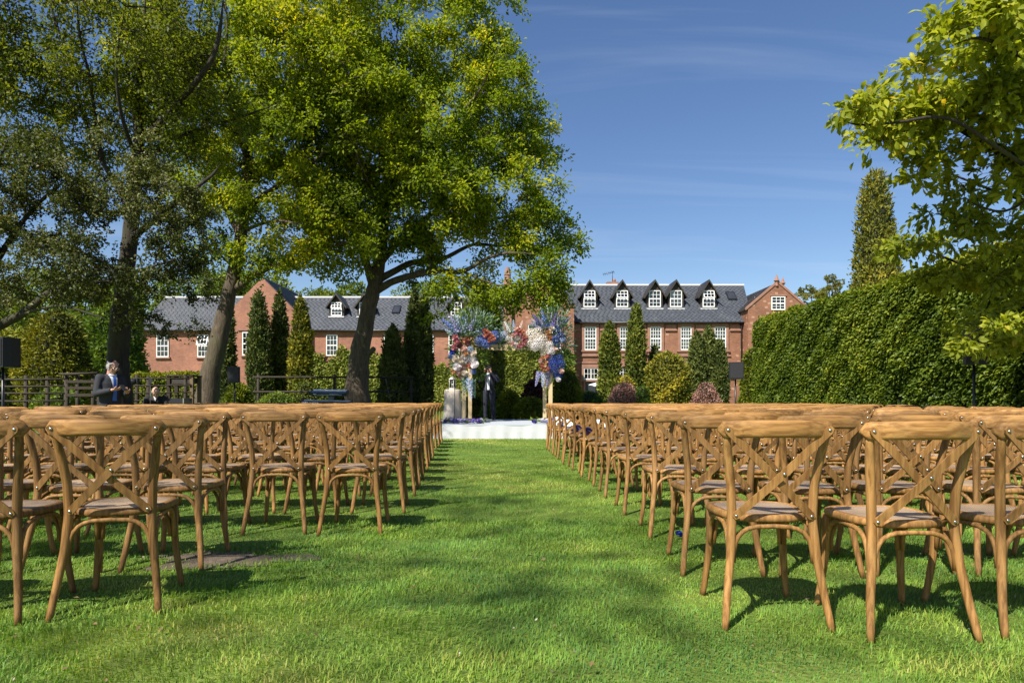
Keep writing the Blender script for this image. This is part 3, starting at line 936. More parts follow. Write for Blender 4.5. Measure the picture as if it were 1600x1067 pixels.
for i, (a, b) in enumerate(((913, 931.5), (968, 985.5), (1015.5, 1033), (1063, 1080), (1116, 1134))):
    win_px(hall, a, b, 511, 547, D, cols=4, rows=6, surround='apron', curtain=('pair', 'pair', 'net', 'full', 'blind')[i])
for a, b, c, d in ((912, 934.5, 575, 593), (968, 987, 573.5, 590), (1062, 1080, 573, 590), (1124, 1140, 571, 588)):
    win_px(hall, a, b, c, d, D, cols=4, rows=2, sash=False, surround='plain')
for a, b in ((896, 907), (937, 962), (992, 1010), (1039, 1057), (1086, 1110), (1140, 1157)):
    MB().box(xp(a, D), xp(b, D), D - 0.13, D - 0.001, zy(517, D), zy(514.3, D)).build('string_course', MT['stone'], hall)
    MB().box(xp(a, D) + 0.05, xp(b, D) - 0.05, D - 0.06, D - 0.001, zy(514.2, D), zy(507, D)).build('frieze', MT['stone'], hall)
MB().box(xp(895, D), xp(1160, D), D - 0.1, D - 0.001, zy(567.5, D), zy(565, D)).build('string_course', MT['stone'], hall)
MB().box(xp(895, D), xp(1160, D), D - 0.09, D - 0.001, zy(505.5, D), zy(502.5, D)).build('cornice', MT['stone'], hall)
# doorway under the first ground-floor window
dr = MB()
dr.box(xp(912, D), xp(914.5, D), D - 0.12, D - 0.001, 0, zy(597, D)); dr.box(xp(937, D), xp(939.5, D), D - 0.12, D - 0.001, 0, zy(597, D))
dr.box(xp(912, D), xp(939.5, D), D - 0.12, D - 0.001, zy(597, D) + 0.002, zy(595, D))
do = dr.build('doorway', MT['stone'], hall)
MB().box(xp(914.6, D), xp(936.9, D), D - 0.02, D - 0.002, 0, zy(597, D)).build('door_shade_sheet', MT['room_shade'], do)  # dark sheet painted as the shaded opening; the wall behind is solid
MB().tube([(xp(1158, D), D - 0.09, 0), (xp(1158, D), D - 0.09, zy(514, D)), (xp(1156, D), D - 0.2, zy(504, D))], 0.06, 8).build('downpipe', MT['black_metal'], hall)
# middle gable of the hall, standing forward
YD = 53.9
gx0, gx1 = xp(803, YD), xp(891, YD)
gable_block(hall, xp(812, YD), xp(884, YD), YD, 60, zy(472, YD), zy(437, YD), MT['brick_b'], MT['slate'], seed=51)
MB().box(xp(796, YD), xp(897, YD), YD + 0.03, 60, -0.2, zy(480, YD)).build('wall', MT['brick_b'], hall)
MB().box(xp(884, YD), xp(898.5, YD), YD - 0.06, YD + 0.5, zy(480, YD) + 0.002, zy(477, YD)).build('coping', MT['stone'], hall)
win_px(hall, 844, 861, 466, 489, YD, cols=2, rows=4, surround='plain')
win_px(hall, 825, 838, 507, 545, YD, cols=2, rows=6, surround='apron')
win_px(hall, 862, 876, 507, 545, YD, cols=2, rows=6, surround='apron')
MB().tube([P(848, 437, YD) + Vector((0, .1, 0)), P(848, 431, YD) + Vector((0, .1, 0)), P(848, 424, YD) + Vector((0, .1, 0))], [0.13, 0.16, 0.02], 6).build('finial', MT['stone'], hall)
# slender chimney at the junction
cz = [zy(v, YD) for v in (520, 452, 447, 430, 418)]
ch = MB()
cxm = xp(793, YD)
ch.box(cxm - 0.32, cxm + 0.32, YD - 0.35, YD + 0.3, -0.2, cz[1])
ch.box(cxm - 0.38, cxm + 0.38, YD - 0.42, YD + 0.37, cz[1] + 0.002, cz[2])
ch.tube([(cxm, YD, cz[2]), (cxm, YD, cz[3])], [0.33, 0.24], 8, smooth=False)
ch.tube([(cxm, YD, cz[3] + 0.002), (cxm, YD, cz[3] + 0.12), (cxm, YD, cz[4])], [0.30, 0.24, 0.16], 8, smooth=False)
ch.build('chimney', MT['stone'], hall)
# chimney and aerial on the ridge
MB().box(xp(948, 60.5), xp(966, 60.5), 60.2, 61.2, zr_e - 0.6, zy(441, 60.5)).build('chimney', MT['stone'], hall)
MB().tube([P(959.5, 441, 60.6), P(959.5, 436, 60.6)], [0.17, 0.13], 8).build('chimney_pot', MT['stone'], hall)
ae = MB()
ae.tube([P(957, 441, 60.5), P(957, 424, 60.5)], 0.025, 5)
ae.tube([P(942, 429, 60.5), P(960, 425, 60.5)], 0.022, 5)
for t in np.linspace(0.05, 0.95, 7):
    p0 = P(942, 429, 60.5).lerp(P(960, 425, 60.5), t)
    ae.tube([p0 + Vector((0.02, -0.2, -0.17)), p0 + Vector((-0.02, 0.2, 0.17))], 0.014, 4)
ae.build('aerial', MT['black_metal'], hall)
# skylight, end gable
ys = 57.2
lo = [Vector((xp(1138, ys), ys, slopeE(ys))), Vector((xp(1152, ys), ys, slopeE(ys))), Vector((xp(1152, ys), ys + 0.9, slopeE(ys + 0.9))), Vector((xp(1138, ys), ys + 0.9, slopeE(ys + 0.9)))]
skyl(hall, lo, Vector((0, -0.6, 0.75)).normalized())
YF = 53.8
gable_block(hall, xp(1169, YF), xp(1261, YF), YF, 62, zy(482, YF), zy(443, YF), MT['brick_b'], MT['slate_brown'], seed=61)
win_px(hall, 1205, 1226.5, 463.5, 484.5, YF, cols=3, rows=4, sill=False)
MB().box(xp(1203, YF), xp(1228.5, YF), YF - 0.1, YF - 0.001, zy(462.5, YF), zy(460.5, YF)).build('lintel', MT['stone'], hall)
for px, py in ((1213.5, 441), (1223, 445)):
    yy = YF + (0 if px < 1220 else 3)
    b0 = P(px, py, yy)
    MB().tube([b0 + Vector((0, 0, -0.3)), b0, b0 + Vector((0, 0, 0.12)), b0 + Vector((0, 0, 0.2)), b0 + Vector((0, 0, 0.62))], [0.14, 0.12, 0.24, 0.17, 0.02], 8, smooth=False).build('finial', MT['stone'], hall)
for (a, b) in (((1166, 500), (1175, 482)), ((1172, 483), (1180, 465))):
    p0 = P(a[0], a[1], YF - 0.05 + 1.2); p1 = P(b[0], b[1], YF - 0.05 + 2.2)
    MB().tube([p0, p1], 0.06, 5).build('lead_flashing', MT['lead'], hall)
# ------------------------------------------------------------------ trees
def twig_tube(mb, a, b, r0, r1, n=4, sag=0.0):
    a, b = Vector(a), Vector(b)
    L = (b - a).length
    m = a.lerp(b, 0.5) + Vector((random.uniform(-.12, .12) * L, random.uniform(-.12, .12) * L, random.uniform(0.0, .16) * L + sag))
    mb.tube([a, a.lerp(m, 0.6).lerp(m.lerp(b, .2), .3), m, b.lerp(m, .35), b], [r0, r0 * .8 + r1 * .2, (r0 + r1) / 2, r0 * .25 + r1 * .75, r1], n, cap=False)
    return m

def limbed_tree(name, label, d, limbs, blobs, mt_leaf, mt_bark, leafL=0.10, leafW=0.06, clusters=1.0, per=150, R_c=0.5,
                shape='kite', seed=1, zmin=2.0, flat=0.7, loose=0.0, droop=0.0, twig_r=0.022, tone=0.0, tri_w=1.0, group=None, cat='tree', P_=P, limb_k=.8):
    """limbs: lists of (px, py, depth offset) with start/end radii; blobs: (px, py, rx, ry, depth offset, depth radius, density)"""
    global RNG
    RNG = np.random.default_rng(seed); random.seed(seed)
    base = P_(limbs[0][0][0][0], HORIZON, d); base.z = 0
    root = empty(name, base, label=label, cat=cat, group=group)
    tb = MB(); nodes = []
    for pts, r0, r1 in limbs:
        w = [list(P_(p[0], p[1], d + p[2])) for p in pts]
        if pts is limbs[0][0]:
            w[0][2] = -0.1
        path = smooth_path(w, 5)
        k = len(path)
        t = np.linspace(0, 1, k)
        rad = (r0 + (r1 - r0) * t ** 0.7) * (d / 18.0 if d > 17 else 1) * (1.0 if pts is limbs[0][0] else limb_k) * np.where(t > .8, np.maximum(.12, (1 - t) / .2), 1.0)
        wob = 1 + 0.03 * np.sin(t * 23 + seed) + 0.02 * np.sin(t * 41 + 2 * seed)
        rad = rad * wob
        if pts is limbs[0][0]:
            rad = rad * (1 + 0.55 * np.exp(-t * k / 3.0))
            path = path.copy()
        path = path + np.random.default_rng(seed + len(nodes)).normal(0, 0.05, path.shape) * rad[:, None]
        tb.tube([Vector(p) - base for p in path], list(rad), 12 if r0 > 0.1 else 7)
        nodes += [p for p in path if p[2] > zmin]
    nodes = [np.array(p) for p in nodes]
    # cluster centres
    cc, tn = [], []
    for (bx, by, rx, ry, dd, dr, dens) in blobs:
        n = max(1, int(rx * ry / (R_c / d * F) ** 2 * 3.2 * dens * clusters))
        v = rand_dirs(n) * (RNG.uniform(0.25, 1.0, n) ** 0.45)[:, None]
        c0 = P_(bx, by, d + dd)
        sc = (d + dd) / F
        cc.append(np.stack([c0.x + v[:, 0] * rx * sc, c0.y + v[:, 1] * dr, c0.z + v[:, 2] * ry * sc], 1))
        tn.append(np.full(n, 0.0))
    cc = np.concatenate(cc)
    cc = cc[cc[:, 2] > 0.9]
    NN = np.array(nodes)
    order = np.argsort([np.min(np.linalg.norm(NN - c, axis=1)) for c in cc])
    twigs = MB()
    parts = []
    cen_all = cc.mean(axis=0)
    for ci in order:
        c = cc[ci]
        dist = np.linalg.norm(NN - c, axis=1)
        k = int(np.argmin(dist))
        a = NN[k]
        if dist[k] > 0.15:
            m = twig_tube(twigs, Vector(a) - base, Vector(c) - base, twig_r * min(1.6, 0.5 + dist[k] * 0.4), twig_r * 0.35, 4)
            NN = np.vstack([NN, [np.array(m + base), c]])
        ns = RNG.integers(7, 12)
        out = unit((c - cen_all)[None, :])[0]
        dirs = rand_dirs(ns, flat) + out * 0.35 + np.array([0, 0, 0.12 - droop])
        dirs = unit(dirs)
        Ls = R_c * RNG.uniform(0.45, 1.15, ns)
        ctone = RNG.normal(0, 0.13) + 0.20 * math.sin(c[0] * 1.3 + seed) * math.sin(c[2] * 1.1 + 2) + tone
        npl = max(3, int(per / ns))
        for q in range(ns):
            if q % 2 == 0:
                e = c + dirs[q] * Ls[q]
                twigs.tube([Vector(c) - base, Vector((c + e) / 2 + np.array([0, 0, 0.03])) - base, Vector(e) - base], [twig_r * .35, twig_r * .25, twig_r * .12], 3, cap=False)
            t = RNG.uniform(0.25, 1.05, npl)
            pos = c + dirs[q] * (Ls[q] * t)[:, None] + RNG.normal(0, 0.10 * R_c * (1 + loose), (npl, 3))
            ld = dirs[q] * 0.8 + rand_dirs(npl) * 0.9 + np.array([0, 0, -droop])
            parts.append((pos, ld, np.full(npl, ctone)))
    pos = np.concatenate([p[0] for p in parts]); ld = np.concatenate([p[1] for p in parts]); tone_ = np.concatenate([p[2] for p in parts])
    n = len(pos)
    nr = rand_dirs(n) * 0.75 + np.array([-0.15, -0.25, 0.75])
    tint = np.clip(0.42 + tone_ + RNG.normal(0, 0.15, n), 0, 1)
    V, T, A = leaf_arrays(pos - np.array(base), ld, nr, leafL * RNG.uniform(0.7, 1.25, n), leafW * RNG.uniform(0.75, 1.2, n), tint, shape, droop=0.15)
    link_mesh('crown', np_mesh('crown', V, T, 3, A), mt_leaf, root)
    tr = tb.build('trunk', mt_bark, root)
    tw_ = twigs.build('branches', MT['twig'] if mt_bark is not MT['bark_dark'] else mt_bark, root)
    tw_['kind'] = 'stuff'
    return root, n

# second oak, nearest the stage
oak2_limbs = [
    ([(556, 640, 0), (558, 600, 0), (562, 560, 0), (569, 520, 0), (578, 475, 0), (586, 440, 0), (594, 400, .1), (602, 330, .3), (610, 250, .5), (604, 150, .6), (592, 40, .6), (585, -90, .6)], 0.34, 0.06),
    ([(583, 445, 0), (566, 390, -.3), (548, 330, -.7), (530, 280, -1.0), (500, 220, -1.4), (470, 150, -1.7), (450, 90, -1.8)], 0.16, 0.03),
    ([(590, 452, 0), (622, 437, -.3), (675, 424, -.8), (722, 424, -1.1), (765, 402, -1.5), (805, 395, -1.7), (852, 400, -1.8)], 0.15, 0.02),
    ([(588, 440, 0), (640, 412, .3), (690, 405, .5), (740, 382, .8), (792, 384, 1.0), (868, 362, 1.2)], 0.14, 0.02),
    ([(592, 415, 0), (630, 370, .6), (680, 330, 1.2), (740, 290, 1.6), (800, 240, 1.8), (845, 215, 1.8)], 0.13, 0.02),
    ([(603, 330, .3), (650, 270, -.6), (700, 200, -1.2), (750, 140, -1.6), (780, 70, -1.7)], 0.12, 0.02),
    ([(608, 260, .5), (570, 190, 1.2), (540, 120, 1.8), (510, 40, 2.2)], 0.10, 0.02),
    ([(606, 200, .5), (650, 120, .6), (690, 40, .6), (710, -60, .6)], 0.10, 0.02),
    ([(582, 380, 0.2), (560, 350, -.2), (505, 340, -.8), (450, 345, -1.2), (420, 330, -1.4)], 0.09, 0.015),
    ([(722, 424, -1.1), (760, 440, -1.3), (800, 452, -1.4), (840, 470, -1.5)], 0.05, 0.012),
    ([(606, 300, .4), (585, 300, -1.5), (560, 250, -2.6), (540, 190, -3.2)], 0.09, 0.02),
    ([(577, 552, -.30), (583, 546, -.42), (586, 543, -.46)], 0.09, 0.07),
]
oak2_blobs = [
    (640, 70, 150, 110, 0.5, 3.0, 1.0), (690, 170, 150, 100, 0, 3.0, 1.1), (560, 190, 130, 110, -1.0, 2.6, 1.0), (770, 210, 90, 70, 0.5, 2.0, 1.0),
    (760, 110, 50, 60, 0, 1.8, 0.8), (770, 300, 105, 75, 0, 2.5, 1.15), (845, 365, 68, 42, 0, 1.6, 1.2), (858, 425, 40, 36, -1.0, 1.1, 1.1), (660, 310, 120, 75, -.8, 2.4, 1.1),
    (560, 330, 90, 55, -1.0, 2.0, .7), (740, 385, 100, 32, -.3, 2.0, .8), (640, 392, 70, 26, 0, 1.6, .45), (822, 465, 46, 26, -1.4, 0.8, .8),
    (690, 465, 40, 30, -1.2, .7, .5), (745, 478, 35, 24, -1.2, .6, .55), (515, 385, 50, 28, -.8, 1.2, .45), (838, 225, 42, 30, 1.2, 1.2, .7), (600, -90, 200, 90, 0.4, 2.6, .45),
    (770, 30, 40, 40, 0, 1.5, .7), (880, 385, 38, 26, -.3, .8, .9), (650, 240, 120, 70, -2.0, 1.0, .6), (560, 445, 26, 20, -.4, .5, .35), (520, 400, 50, 26, -.6, 1.0, .5), (640, 425, 60, 18, -.2, 1.2, .45), (715, 448, 60, 24, -.8, 1.0, .6), (775, 452, 50, 32, -1.0, .9, .8), (855, 455, 42, 30, -1.2, .8, .9), (600, 350, 80, 40, -1.2, 1.4, .7), (520, 290, 60, 50, -1.6, 1.2, .6)]
limbed_tree('oak_tree', 'big leafy oak with stub on its trunk, right of the keyboard and nearest the stage', 21.0, oak2_limbs, oak2_blobs, MT['oak'], MT['bark_oak'],
            leafL=0.116, leafW=0.068, per=155, R_c=0.46, seed=3, clusters=1.3, loose=1.0)

# first oak, further left
oak1_limbs = [
    ([(318, 640, 0), (326, 600, 0), (338, 550, 0), (349, 500, 0), (361, 445, 0), (371, 400, 0), (379, 350, 0), (384, 300, 0), (388, 240, .2), (398, 170, .4), (425, 90, .6), (440, 0, .6), (450, -100, .6)], 0.30, 0.05),
    ([(371, 450, 0), (395, 432, -.2), (440, 410, -.5), (490, 397, -.8), (535, 380, -1.0), (590, 366, -1.3)], 0.14, 0.02),
    ([(380, 330, 0), (420, 300, -.5), (460, 275, -.9), (500, 245, -1.3), (540, 200, -1.6)], 0.12, 0.02),
    ([(376, 370, 0), (350, 320, .4), (330, 270, .7), (320, 200, 1.0), (310, 120, 1.2), (290, 30, 1.3)], 0.11, 0.02),
    ([(388, 250, .2), (365, 190, -.7), (350, 120, -1.2), (355, 40, -1.5), (345, -50, -1.6)], 0.10, 0.02),
    ([(385, 300, 0), (430, 240, .9), (480, 190, 1.6), (520, 120, 2.0)], 0.10, 0.02),
    ([(380, 360, 0), (430, 345, -.9), (480, 352, -1.5), (520, 340, -2.0)], 0.07, 0.015),
    ([(366, 420, 0), (345, 400, -.5), (320, 390, -1.0), (290, 395, -1.4)], 0.05, 0.012),
]
oak1_blobs = [
    (340, 60, 130, 100, 0, 3.0, .95), (450, 120, 120, 110, -.6, 2.6, 1.0), (350, 190, 110, 75, -.4, 2.4, .7), (480, 220, 100, 70, -1.0, 2.0, 1.0),
    (480, 30, 110, 70, 0, 2.6, .9), (440, 300, 110, 50, -.8, 1.8, .75), (520, 330, 60, 40, -1.2, 1.3, .6), (330, 290, 70, 50, .2, 1.5, .6), (440, 385, 75, 26, -.6, 1.3, .45),
    (300, 370, 45, 30, -.8, 1.0, .5), (560, 372, 45, 22, -1.2, .8, .5), (400, -90, 190, 80, .2, 2.4, .4), (250, 110, 70, 80, .8, 1.8, .6), (540, 130, 70, 70, -1.4, 1.6, .7), (300, 190, 70, 60, .5, 1.4, .7), (420, 230, 80, 50, -.5, 1.4, .7), (490, 300, 60, 40, -1.0, 1.2, .6), (390, 440, 24, 14, -.3, .4, .5), (470, 345, 90, 36, -1.0, 1.3, .7), (530, 375, 55, 24, -1.2, 1.0, .6), (430, 405, 50, 16, -.6, .8, .4), (350, 330, 60, 40, -.2, 1.2, .6), (440, 388, 90, 26, -.8, 1.3, .7), (530, 402, 60, 20, -1.0, 1.0, .7), (330, 400, 50, 30, -.6, 1.0, .5), (480, 420, 50, 14, -.8, .8, .45), (300, 260, 70, 60, .2, 1.4, .7)]
limbed_tree('oak_tree', 'tall oak with leaning trunk behind the left chairs, beside the small loudspeaker', 19.5, oak1_limbs, oak1_blobs, MT['oak_yellow'], MT['bark_oak'],
            leafL=0.112, leafW=0.066, per=155, R_c=0.44, seed=9, clusters=1.3, loose=1.0)

# dark tree behind the man in the suit
dark_limbs = [
    ([(184, 640, 0), (184, 600, 0), (185, 550, 0), (189, 490, 0), (198, 420, 0), (206, 340, 0), (214, 260, .1), (217, 210, .2), (216, 140, .3), (224, 50, .4), (230, -70, .4)], 0.25, 0.06),
    ([(216, 225, .1), (262, 180, -.2), (305, 130, -.5), (338, 75, -.7), (352, -30, -.8)], 0.13, 0.05),
    ([(214, 250, .1), (262, 222, .4), (310, 203, .8), (372, 185, 1.0), (440, 160, 1.0)], 0.10, 0.03),
    ([(203, 375, 0), (240, 345, -.3), (290, 305, -.5), (330, 275, -.5), (345, 255, -.5)], 0.12, 0.03),
    ([(204, 330, 0), (170, 270, .3), (145, 225, .5), (125, 160, .7), (112, 100, .8), (82, 20, .8), (74, -60, .8)], 0.10, 0.03),
    ([(160, 250, .4), (150, 190, .2), (140, 120, .1), (124, 50, 0), (118, -50, 0)], 0.07, 0.025),
    ([(196, 430, 0), (150, 405, -.4), (100, 385, -.7), (40, 372, -1.0), (-30, 350, -1.0)], 0.07, 0.02),
    ([(214, 250, .2), (190, 180, -.8), (182, 100, -1.2), (196, 10, -1.4)], 0.08, 0.02),
]
dark_blobs = [(90, 50, 130, 90, .3, 2.2, .55), (210, 40, 110, 80, 0, 2.2, .6), (30, 160, 80, 90, .4, 1.8, .6), (170, 130, 80, 60, 0, 1.6, .40), (290, 120, 70, 70, -.2, 1.4, .45),
              (250, 190, 70, 50, .3, 1.3, .4), (110, 210, 70, 60, .3, 1.4, .35), (150, -80, 190, 80, .2, 2.2, .35), (300, 20, 60, 60, -.4, 1.2, .5), (10, 30, 60, 80, .3, 1.4, .6), (330, 150, 60, 60, .4, 1.2, .5), (60, 110, 90, 70, .5, 1.4, .5), (190, 200, 70, 50, .4, 1.2, .5), (300, 220, 60, 50, .2, 1.0, .5), (60, 200, 80, 50, .3, 1.2, .5), (240, 110, 60, 60, -.2, 1.2, .5)]
limbed_tree('tall_tree', 'dark-trunked tall tree standing right behind the man in the suit', 13.0, dark_limbs, dark_blobs, MT['dark_oak'], MT['bark_dark'],
            leafL=0.078, leafW=0.047, per=120, R_c=0.36, seed=14, clusters=2.3, limb_k=.62, tone=-0.04, loose=1.2)

# hawthorn hanging in from the left edge
haw_limbs = [
    ([(-130, 700, 0), (-110, 640, 0), (-80, 570, 0), (-40, 530, 0), (0, 508, .1), (35, 490, .1), (70, 462, .2), (110, 440, .3), (150, 400, .4)], 0.16, 0.03),
    ([(-60, 545, 0), (-40, 460, .3), (0, 400, .5), (40, 340, .7), (80, 300, .8), (120, 270, .8)], 0.11, 0.02),
    ([(30, 492, .1), (90, 478, -.3), (140, 490, -.5), (170, 500, -.6)], 0.035, 0.01),
    ([(110, 440, .3), (160, 440, .5), (210, 425, .7), (260, 410, .9), (300, 400, .9)], 0.05, 0.015),
    ([(80, 310, .8), (140, 330, .6), (200, 330, .6), (260, 320, .6)], 0.05, 0.012),
    ([(0, 400, .5), (-20, 320, .2), (0, 250, 0), (20, 200, 0)], 0.06, 0.015),
]
haw_blobs = [(50, 330, 110, 75, .4, 1.3, 1.0), (170, 310, 95, 55, .6, 1.1, .95), (250, 310, 70, 60, .7, .9, .9), (60, 420, 110, 50, .3, 1.2, 1.25), (180, 410, 100, 48, .5, 1.1, 1.2), (270, 390, 50, 48, .8, .7, .9),
             (225, 468, 55, 30, .7, .6, .9), (290, 470, 26, 20, .8, .3, .5), (20, 260, 70, 50, .1, 1.0, .7), (20, 475, 40, 22, 0, .8, .9), (-60, 400, 80, 110, .2, 1.3, .9), (285, 335, 45, 35, .8, .6, .7), (250, 525, 36, 14, .7, .25, .35), (130, 455, 60, 20, .2, .7, .7), (120, 250, 90, 45, .4, 1.0, .7), (220, 255, 70, 35, .6, .8, .6), (310, 440, 30, 30, .9, .4, .5), (270, 520, 40, 18, .8, .3, .5), (310, 320, 30, 60, .8, .5, .6), (20, 340, 60, 60, .2, 1.0, .7)]
limbed_tree('hawthorn_tree', 'grey-green small-leaved hawthorn leaning in from the left edge above the fence', 11.0, haw_limbs, haw_blobs, MT['haw'], MT['bark_dark'],
            leafL=0.052, leafW=0.038, per=210, R_c=0.34, seed=22, clusters=1.6, twig_r=0.014, zmin=1.6)

# broad-leaved tree on the right, limbs reaching in over the hedge
right_limbs = [
    ([(2150, 900, 0), (2120, 700, 0), (2060, 520, 0), (1960, 400, 0), (1850, 340, .1), (1740, 300, .2), (1640, 285, .3), (1570, 240, .4), (1500, 200, .5), (1450, 180, .6), (1400, 175, .7)], 0.20, 0.012),
    ([(1640, 285, .3), (1560, 232, -.2), (1480, 185, -.4), (1400, 192, -.5), (1340, 195, -.6), (1300, 182, -.6)], 0.035, 0.008),
    ([(1850, 340, .1), (1750, 220, -.3), (1660, 130, -.5), (1600, 90, -.6), (1530, 60, -.7), (1470, 80, -.7)], 0.07, 0.01),
    ([(1740, 300, .2), (1640, 320, .9), (1560, 300, 1.3), (1480, 270, 1.5), (1420, 250, 1.5)], 0.045, 0.008),
    ([(1960, 400, 0), (1800, 430, 1.0), (1680, 440, 1.6), (1560, 430, 2.0), (1470, 400, 2.2), (1410, 370, 2.2)], 0.07, 0.01),
    ([(1680, 440, 1.6), (1600, 480, 1.4), (1540, 510, 1.2), (1500, 530, 1.0)], 0.03, 0.008),
    ([(1660, 130, -.5), (1600, 20, -.4), (1560, -40, -.3)], 0.04, 0.01),
    ([(1640, 285, .3), (1570, 330, .5), (1500, 310, .5)], 0.03, 0.008),
]
right_blobs = [(1330, 195, 42, 26, -.5, .35, 1.0), (1420, 150, 60, 45, 0, .6, 1.0), (1490, 190, 70, 70, .2, .8, 1.0), (1560, 120, 80, 80, 0, .8, 1.0), (1400, 215, 60, 28, .3, .5, .8),
               (1560, 30, 70, 50, -.4, .7, .8), (1590, 220, 70, 60, .5, .9, .9), (1560, 300, 80, 50, .8, .9, .8), (1480, 260, 50, 30, .8, .6, .6), (1450, 365, 70, 26, 1.9, .6, .9), (1540, 400, 90, 45, 1.8, .8, 1.1),
               (1590, 350, 60, 40, 1.0, .7, .8), (1520, 500, 36, 36, 1.0, .4, .6), (1580, 500, 50, 50, 1.3, .5, .8), (1470, 430, 50, 24, 2.0, .5, .8), (1660, 150, 90, 140, .2, 1.0, .6), (1660, 400, 80, 120, 1.2, 1.0, .6), (1600, 450, 60, 30, 1.6, .6, .9), (1480, 90, 50, 30, -.6, .4, .9), (1530, 60, 50, 35, -.5, .5, .9), (1440, 195, 70, 40, .5, .6, .7), (1510, 335, 60, 30, 1.2, .6, .8), (1420, 400, 34, 14, 2.2, .3, .8), (1520, 540, 30, 26, .9, .3, .9)]
limbed_tree('broadleaf_tree', 'large-leaved tree reaching in from the right edge over the clipped hedge', 7.2, right_limbs, right_blobs, MT['beech'], MT['bark_dark'],
            leafL=0.108, leafW=0.054, per=120, R_c=0.30, seed=33, clusters=1.6, shape='oval', twig_r=0.010, zmin=1.4, flat=0.5, droop=0.05)

# tree just left of and behind the camera; its crown shades the near lawn
def shade_tree(name, label, cx, cy, cz, rx, ry, rz, n, per, seed, mtl=None, leaf=0.17):
    global RNG
    RNG = np.random.default_rng(seed); random.seed(seed)
    root = empty(name, (cx, cy, 0), label=label, cat='tree')
    tb = MB()
    tb.tube([(0, 0, -0.1), (0.05, 0, 1.5), (0.1, .05, 3), (0.0, 0, cz - rz * .4), (0, 0, cz + rz * .5)], [0.30, 0.2, 0.16, 0.10, 0.04], 10)
    for k in range(9):
        a = k * 2.4; zz = cz - rz * 0.55 + k * rz * 0.1
        tb.tube([(0, 0, zz - .8), (rx * .3 * math.cos(a), ry * .3 * math.sin(a), zz + .2), (rx * .75 * math.cos(a), ry * .75 * math.sin(a), zz + 1.0)], [0.05, 0.035, 0.015], 6)
    tb.build('trunk', MT['bark_oak'], root)
    c = rand_dirs(n) * (RNG.uniform(0.1, 1, n) ** 0.4)[:, None] * np.array([rx, ry, rz]) + np.array([0, 0, cz])
    pos = np.repeat(c, per, 0) + RNG.normal(0, 0.30, (n * per, 3)) * np.array([1, 1, .7])
    N = len(pos)
    V, T, A = leaf_arrays(pos, rand_dirs(N), rand_dirs(N) * .7 + np.array([0, 0, .7]), leaf * RNG.uniform(.7, 1.3, N), leaf * .6 * RNG.uniform(.7, 1.2, N), np.clip(0.45 + RNG.normal(0, .18, N), 0, 1))
    link_mesh('crown', np_mesh('crown', V, T, 3, A), mtl or MT['oak'], root)
    return root
shade_tree('oak_tree', 'spreading tall oak behind the camera that half shades the near lawn', -11.7, -6.7, 16.0, 6.0, 5.8, 4.0, 1150, 4, 77, leaf=.17)

# ------------------------------------------------------------------ clipped and shrubby greenery
def shell(name, label, cat, cx, cy, prof, mtl, n, L, W, seed, lump=0.10, up=0.5, sx=1.0, sy=1.0, group=None, core=0.70, lumps=3.0, trunk=True, tone=0.0, jit=0.15, lean=(0, 0)):
    """prof: (radius, height) from the ground up; a crown of leaf sprays round a dark core"""
    r = np.random.default_rng(seed)
    pr = np.array(prof, float)
    H = pr[-1, 1]
    # sample heights by lateral area
    zz = np.linspace(pr[0, 1], H, 200)
    rr = np.interp(zz, pr[:, 1], pr[:, 0])
    w = rr + 0.06 * rr.max(); cdf = np.cumsum(w) / w.sum()
    z = np.interp(r.uniform(0, 1, n), cdf, zz)
    a = r.uniform(0, 2 * np.pi, n)
    rad = np.interp(z, pr[:, 1], pr[:, 0])
    p0 = np.stack([np.cos(a), np.sin(a), np.zeros(n)], 1)
    pn = np.stack([np.cos(a) * rr.max(), np.sin(a) * rr.max(), z], 1)
    lm = vnoise(pn, lumps, seed) * lump + vnoise(pn, lumps * 3.1, seed + 1) * lump * 0.5
    rad2 = np.maximum(0.0, rad * (1 + lm)) + r.normal(0, jit, n) * rr.max() * 0.5 - np.abs(r.normal(0, jit * 0.7, n)) * rr.max()
    pos = p0 * rad2[:, None]; pos[:, 2] = z + r.normal(0, 0.02, n) * H * 0.3 + lm * 0.2
    pos[:, 0] *= sx; pos[:, 1] *= sy
    pos[:, 0] += lean[0] * pos[:, 2]; pos[:, 1] += lean[1] * pos[:, 2]
    dirs = p0 * (1 - up) + np.array([0, 0, up]) + r.normal(0, 0.45, (n, 3))
    nr = p0 * 0.8 + np.array([0, 0, 0.5]) + r.normal(0, 0.5, (n, 3))
    tint = np.clip(0.45 + tone + lm * 1.6 + r.normal(0, 0.15, n), 0, 1)
    V, T, A = leaf_arrays(pos, dirs, nr, L * r.uniform(0.65, 1.3, n), W * r.uniform(0.7, 1.25, n), tint)
    root = empty(name, (cx, cy, 0), label=label, cat=cat, group=group)
    link_mesh('crown', np_mesh('crown', V, T, 3, A), mtl, root)
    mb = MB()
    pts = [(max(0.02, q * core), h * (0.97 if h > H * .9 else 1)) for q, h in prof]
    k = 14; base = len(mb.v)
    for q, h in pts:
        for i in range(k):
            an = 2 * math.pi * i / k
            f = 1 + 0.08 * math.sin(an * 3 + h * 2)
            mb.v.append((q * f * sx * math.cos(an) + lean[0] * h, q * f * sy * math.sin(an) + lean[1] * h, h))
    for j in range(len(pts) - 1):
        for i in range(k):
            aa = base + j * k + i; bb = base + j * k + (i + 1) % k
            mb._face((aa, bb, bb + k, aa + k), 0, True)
    mb.build('shade_core', MT['core'], root)  # solid dark hull in place of the shaded inside of the crown
    if trunk:
        MB().tube([(0, 0, -0.05), (0, 0, max(0.3, prof[0][1] + 0.4))], [0.09, 0.07], 7).build('trunk', MT['bark_dark'], root)
    return root

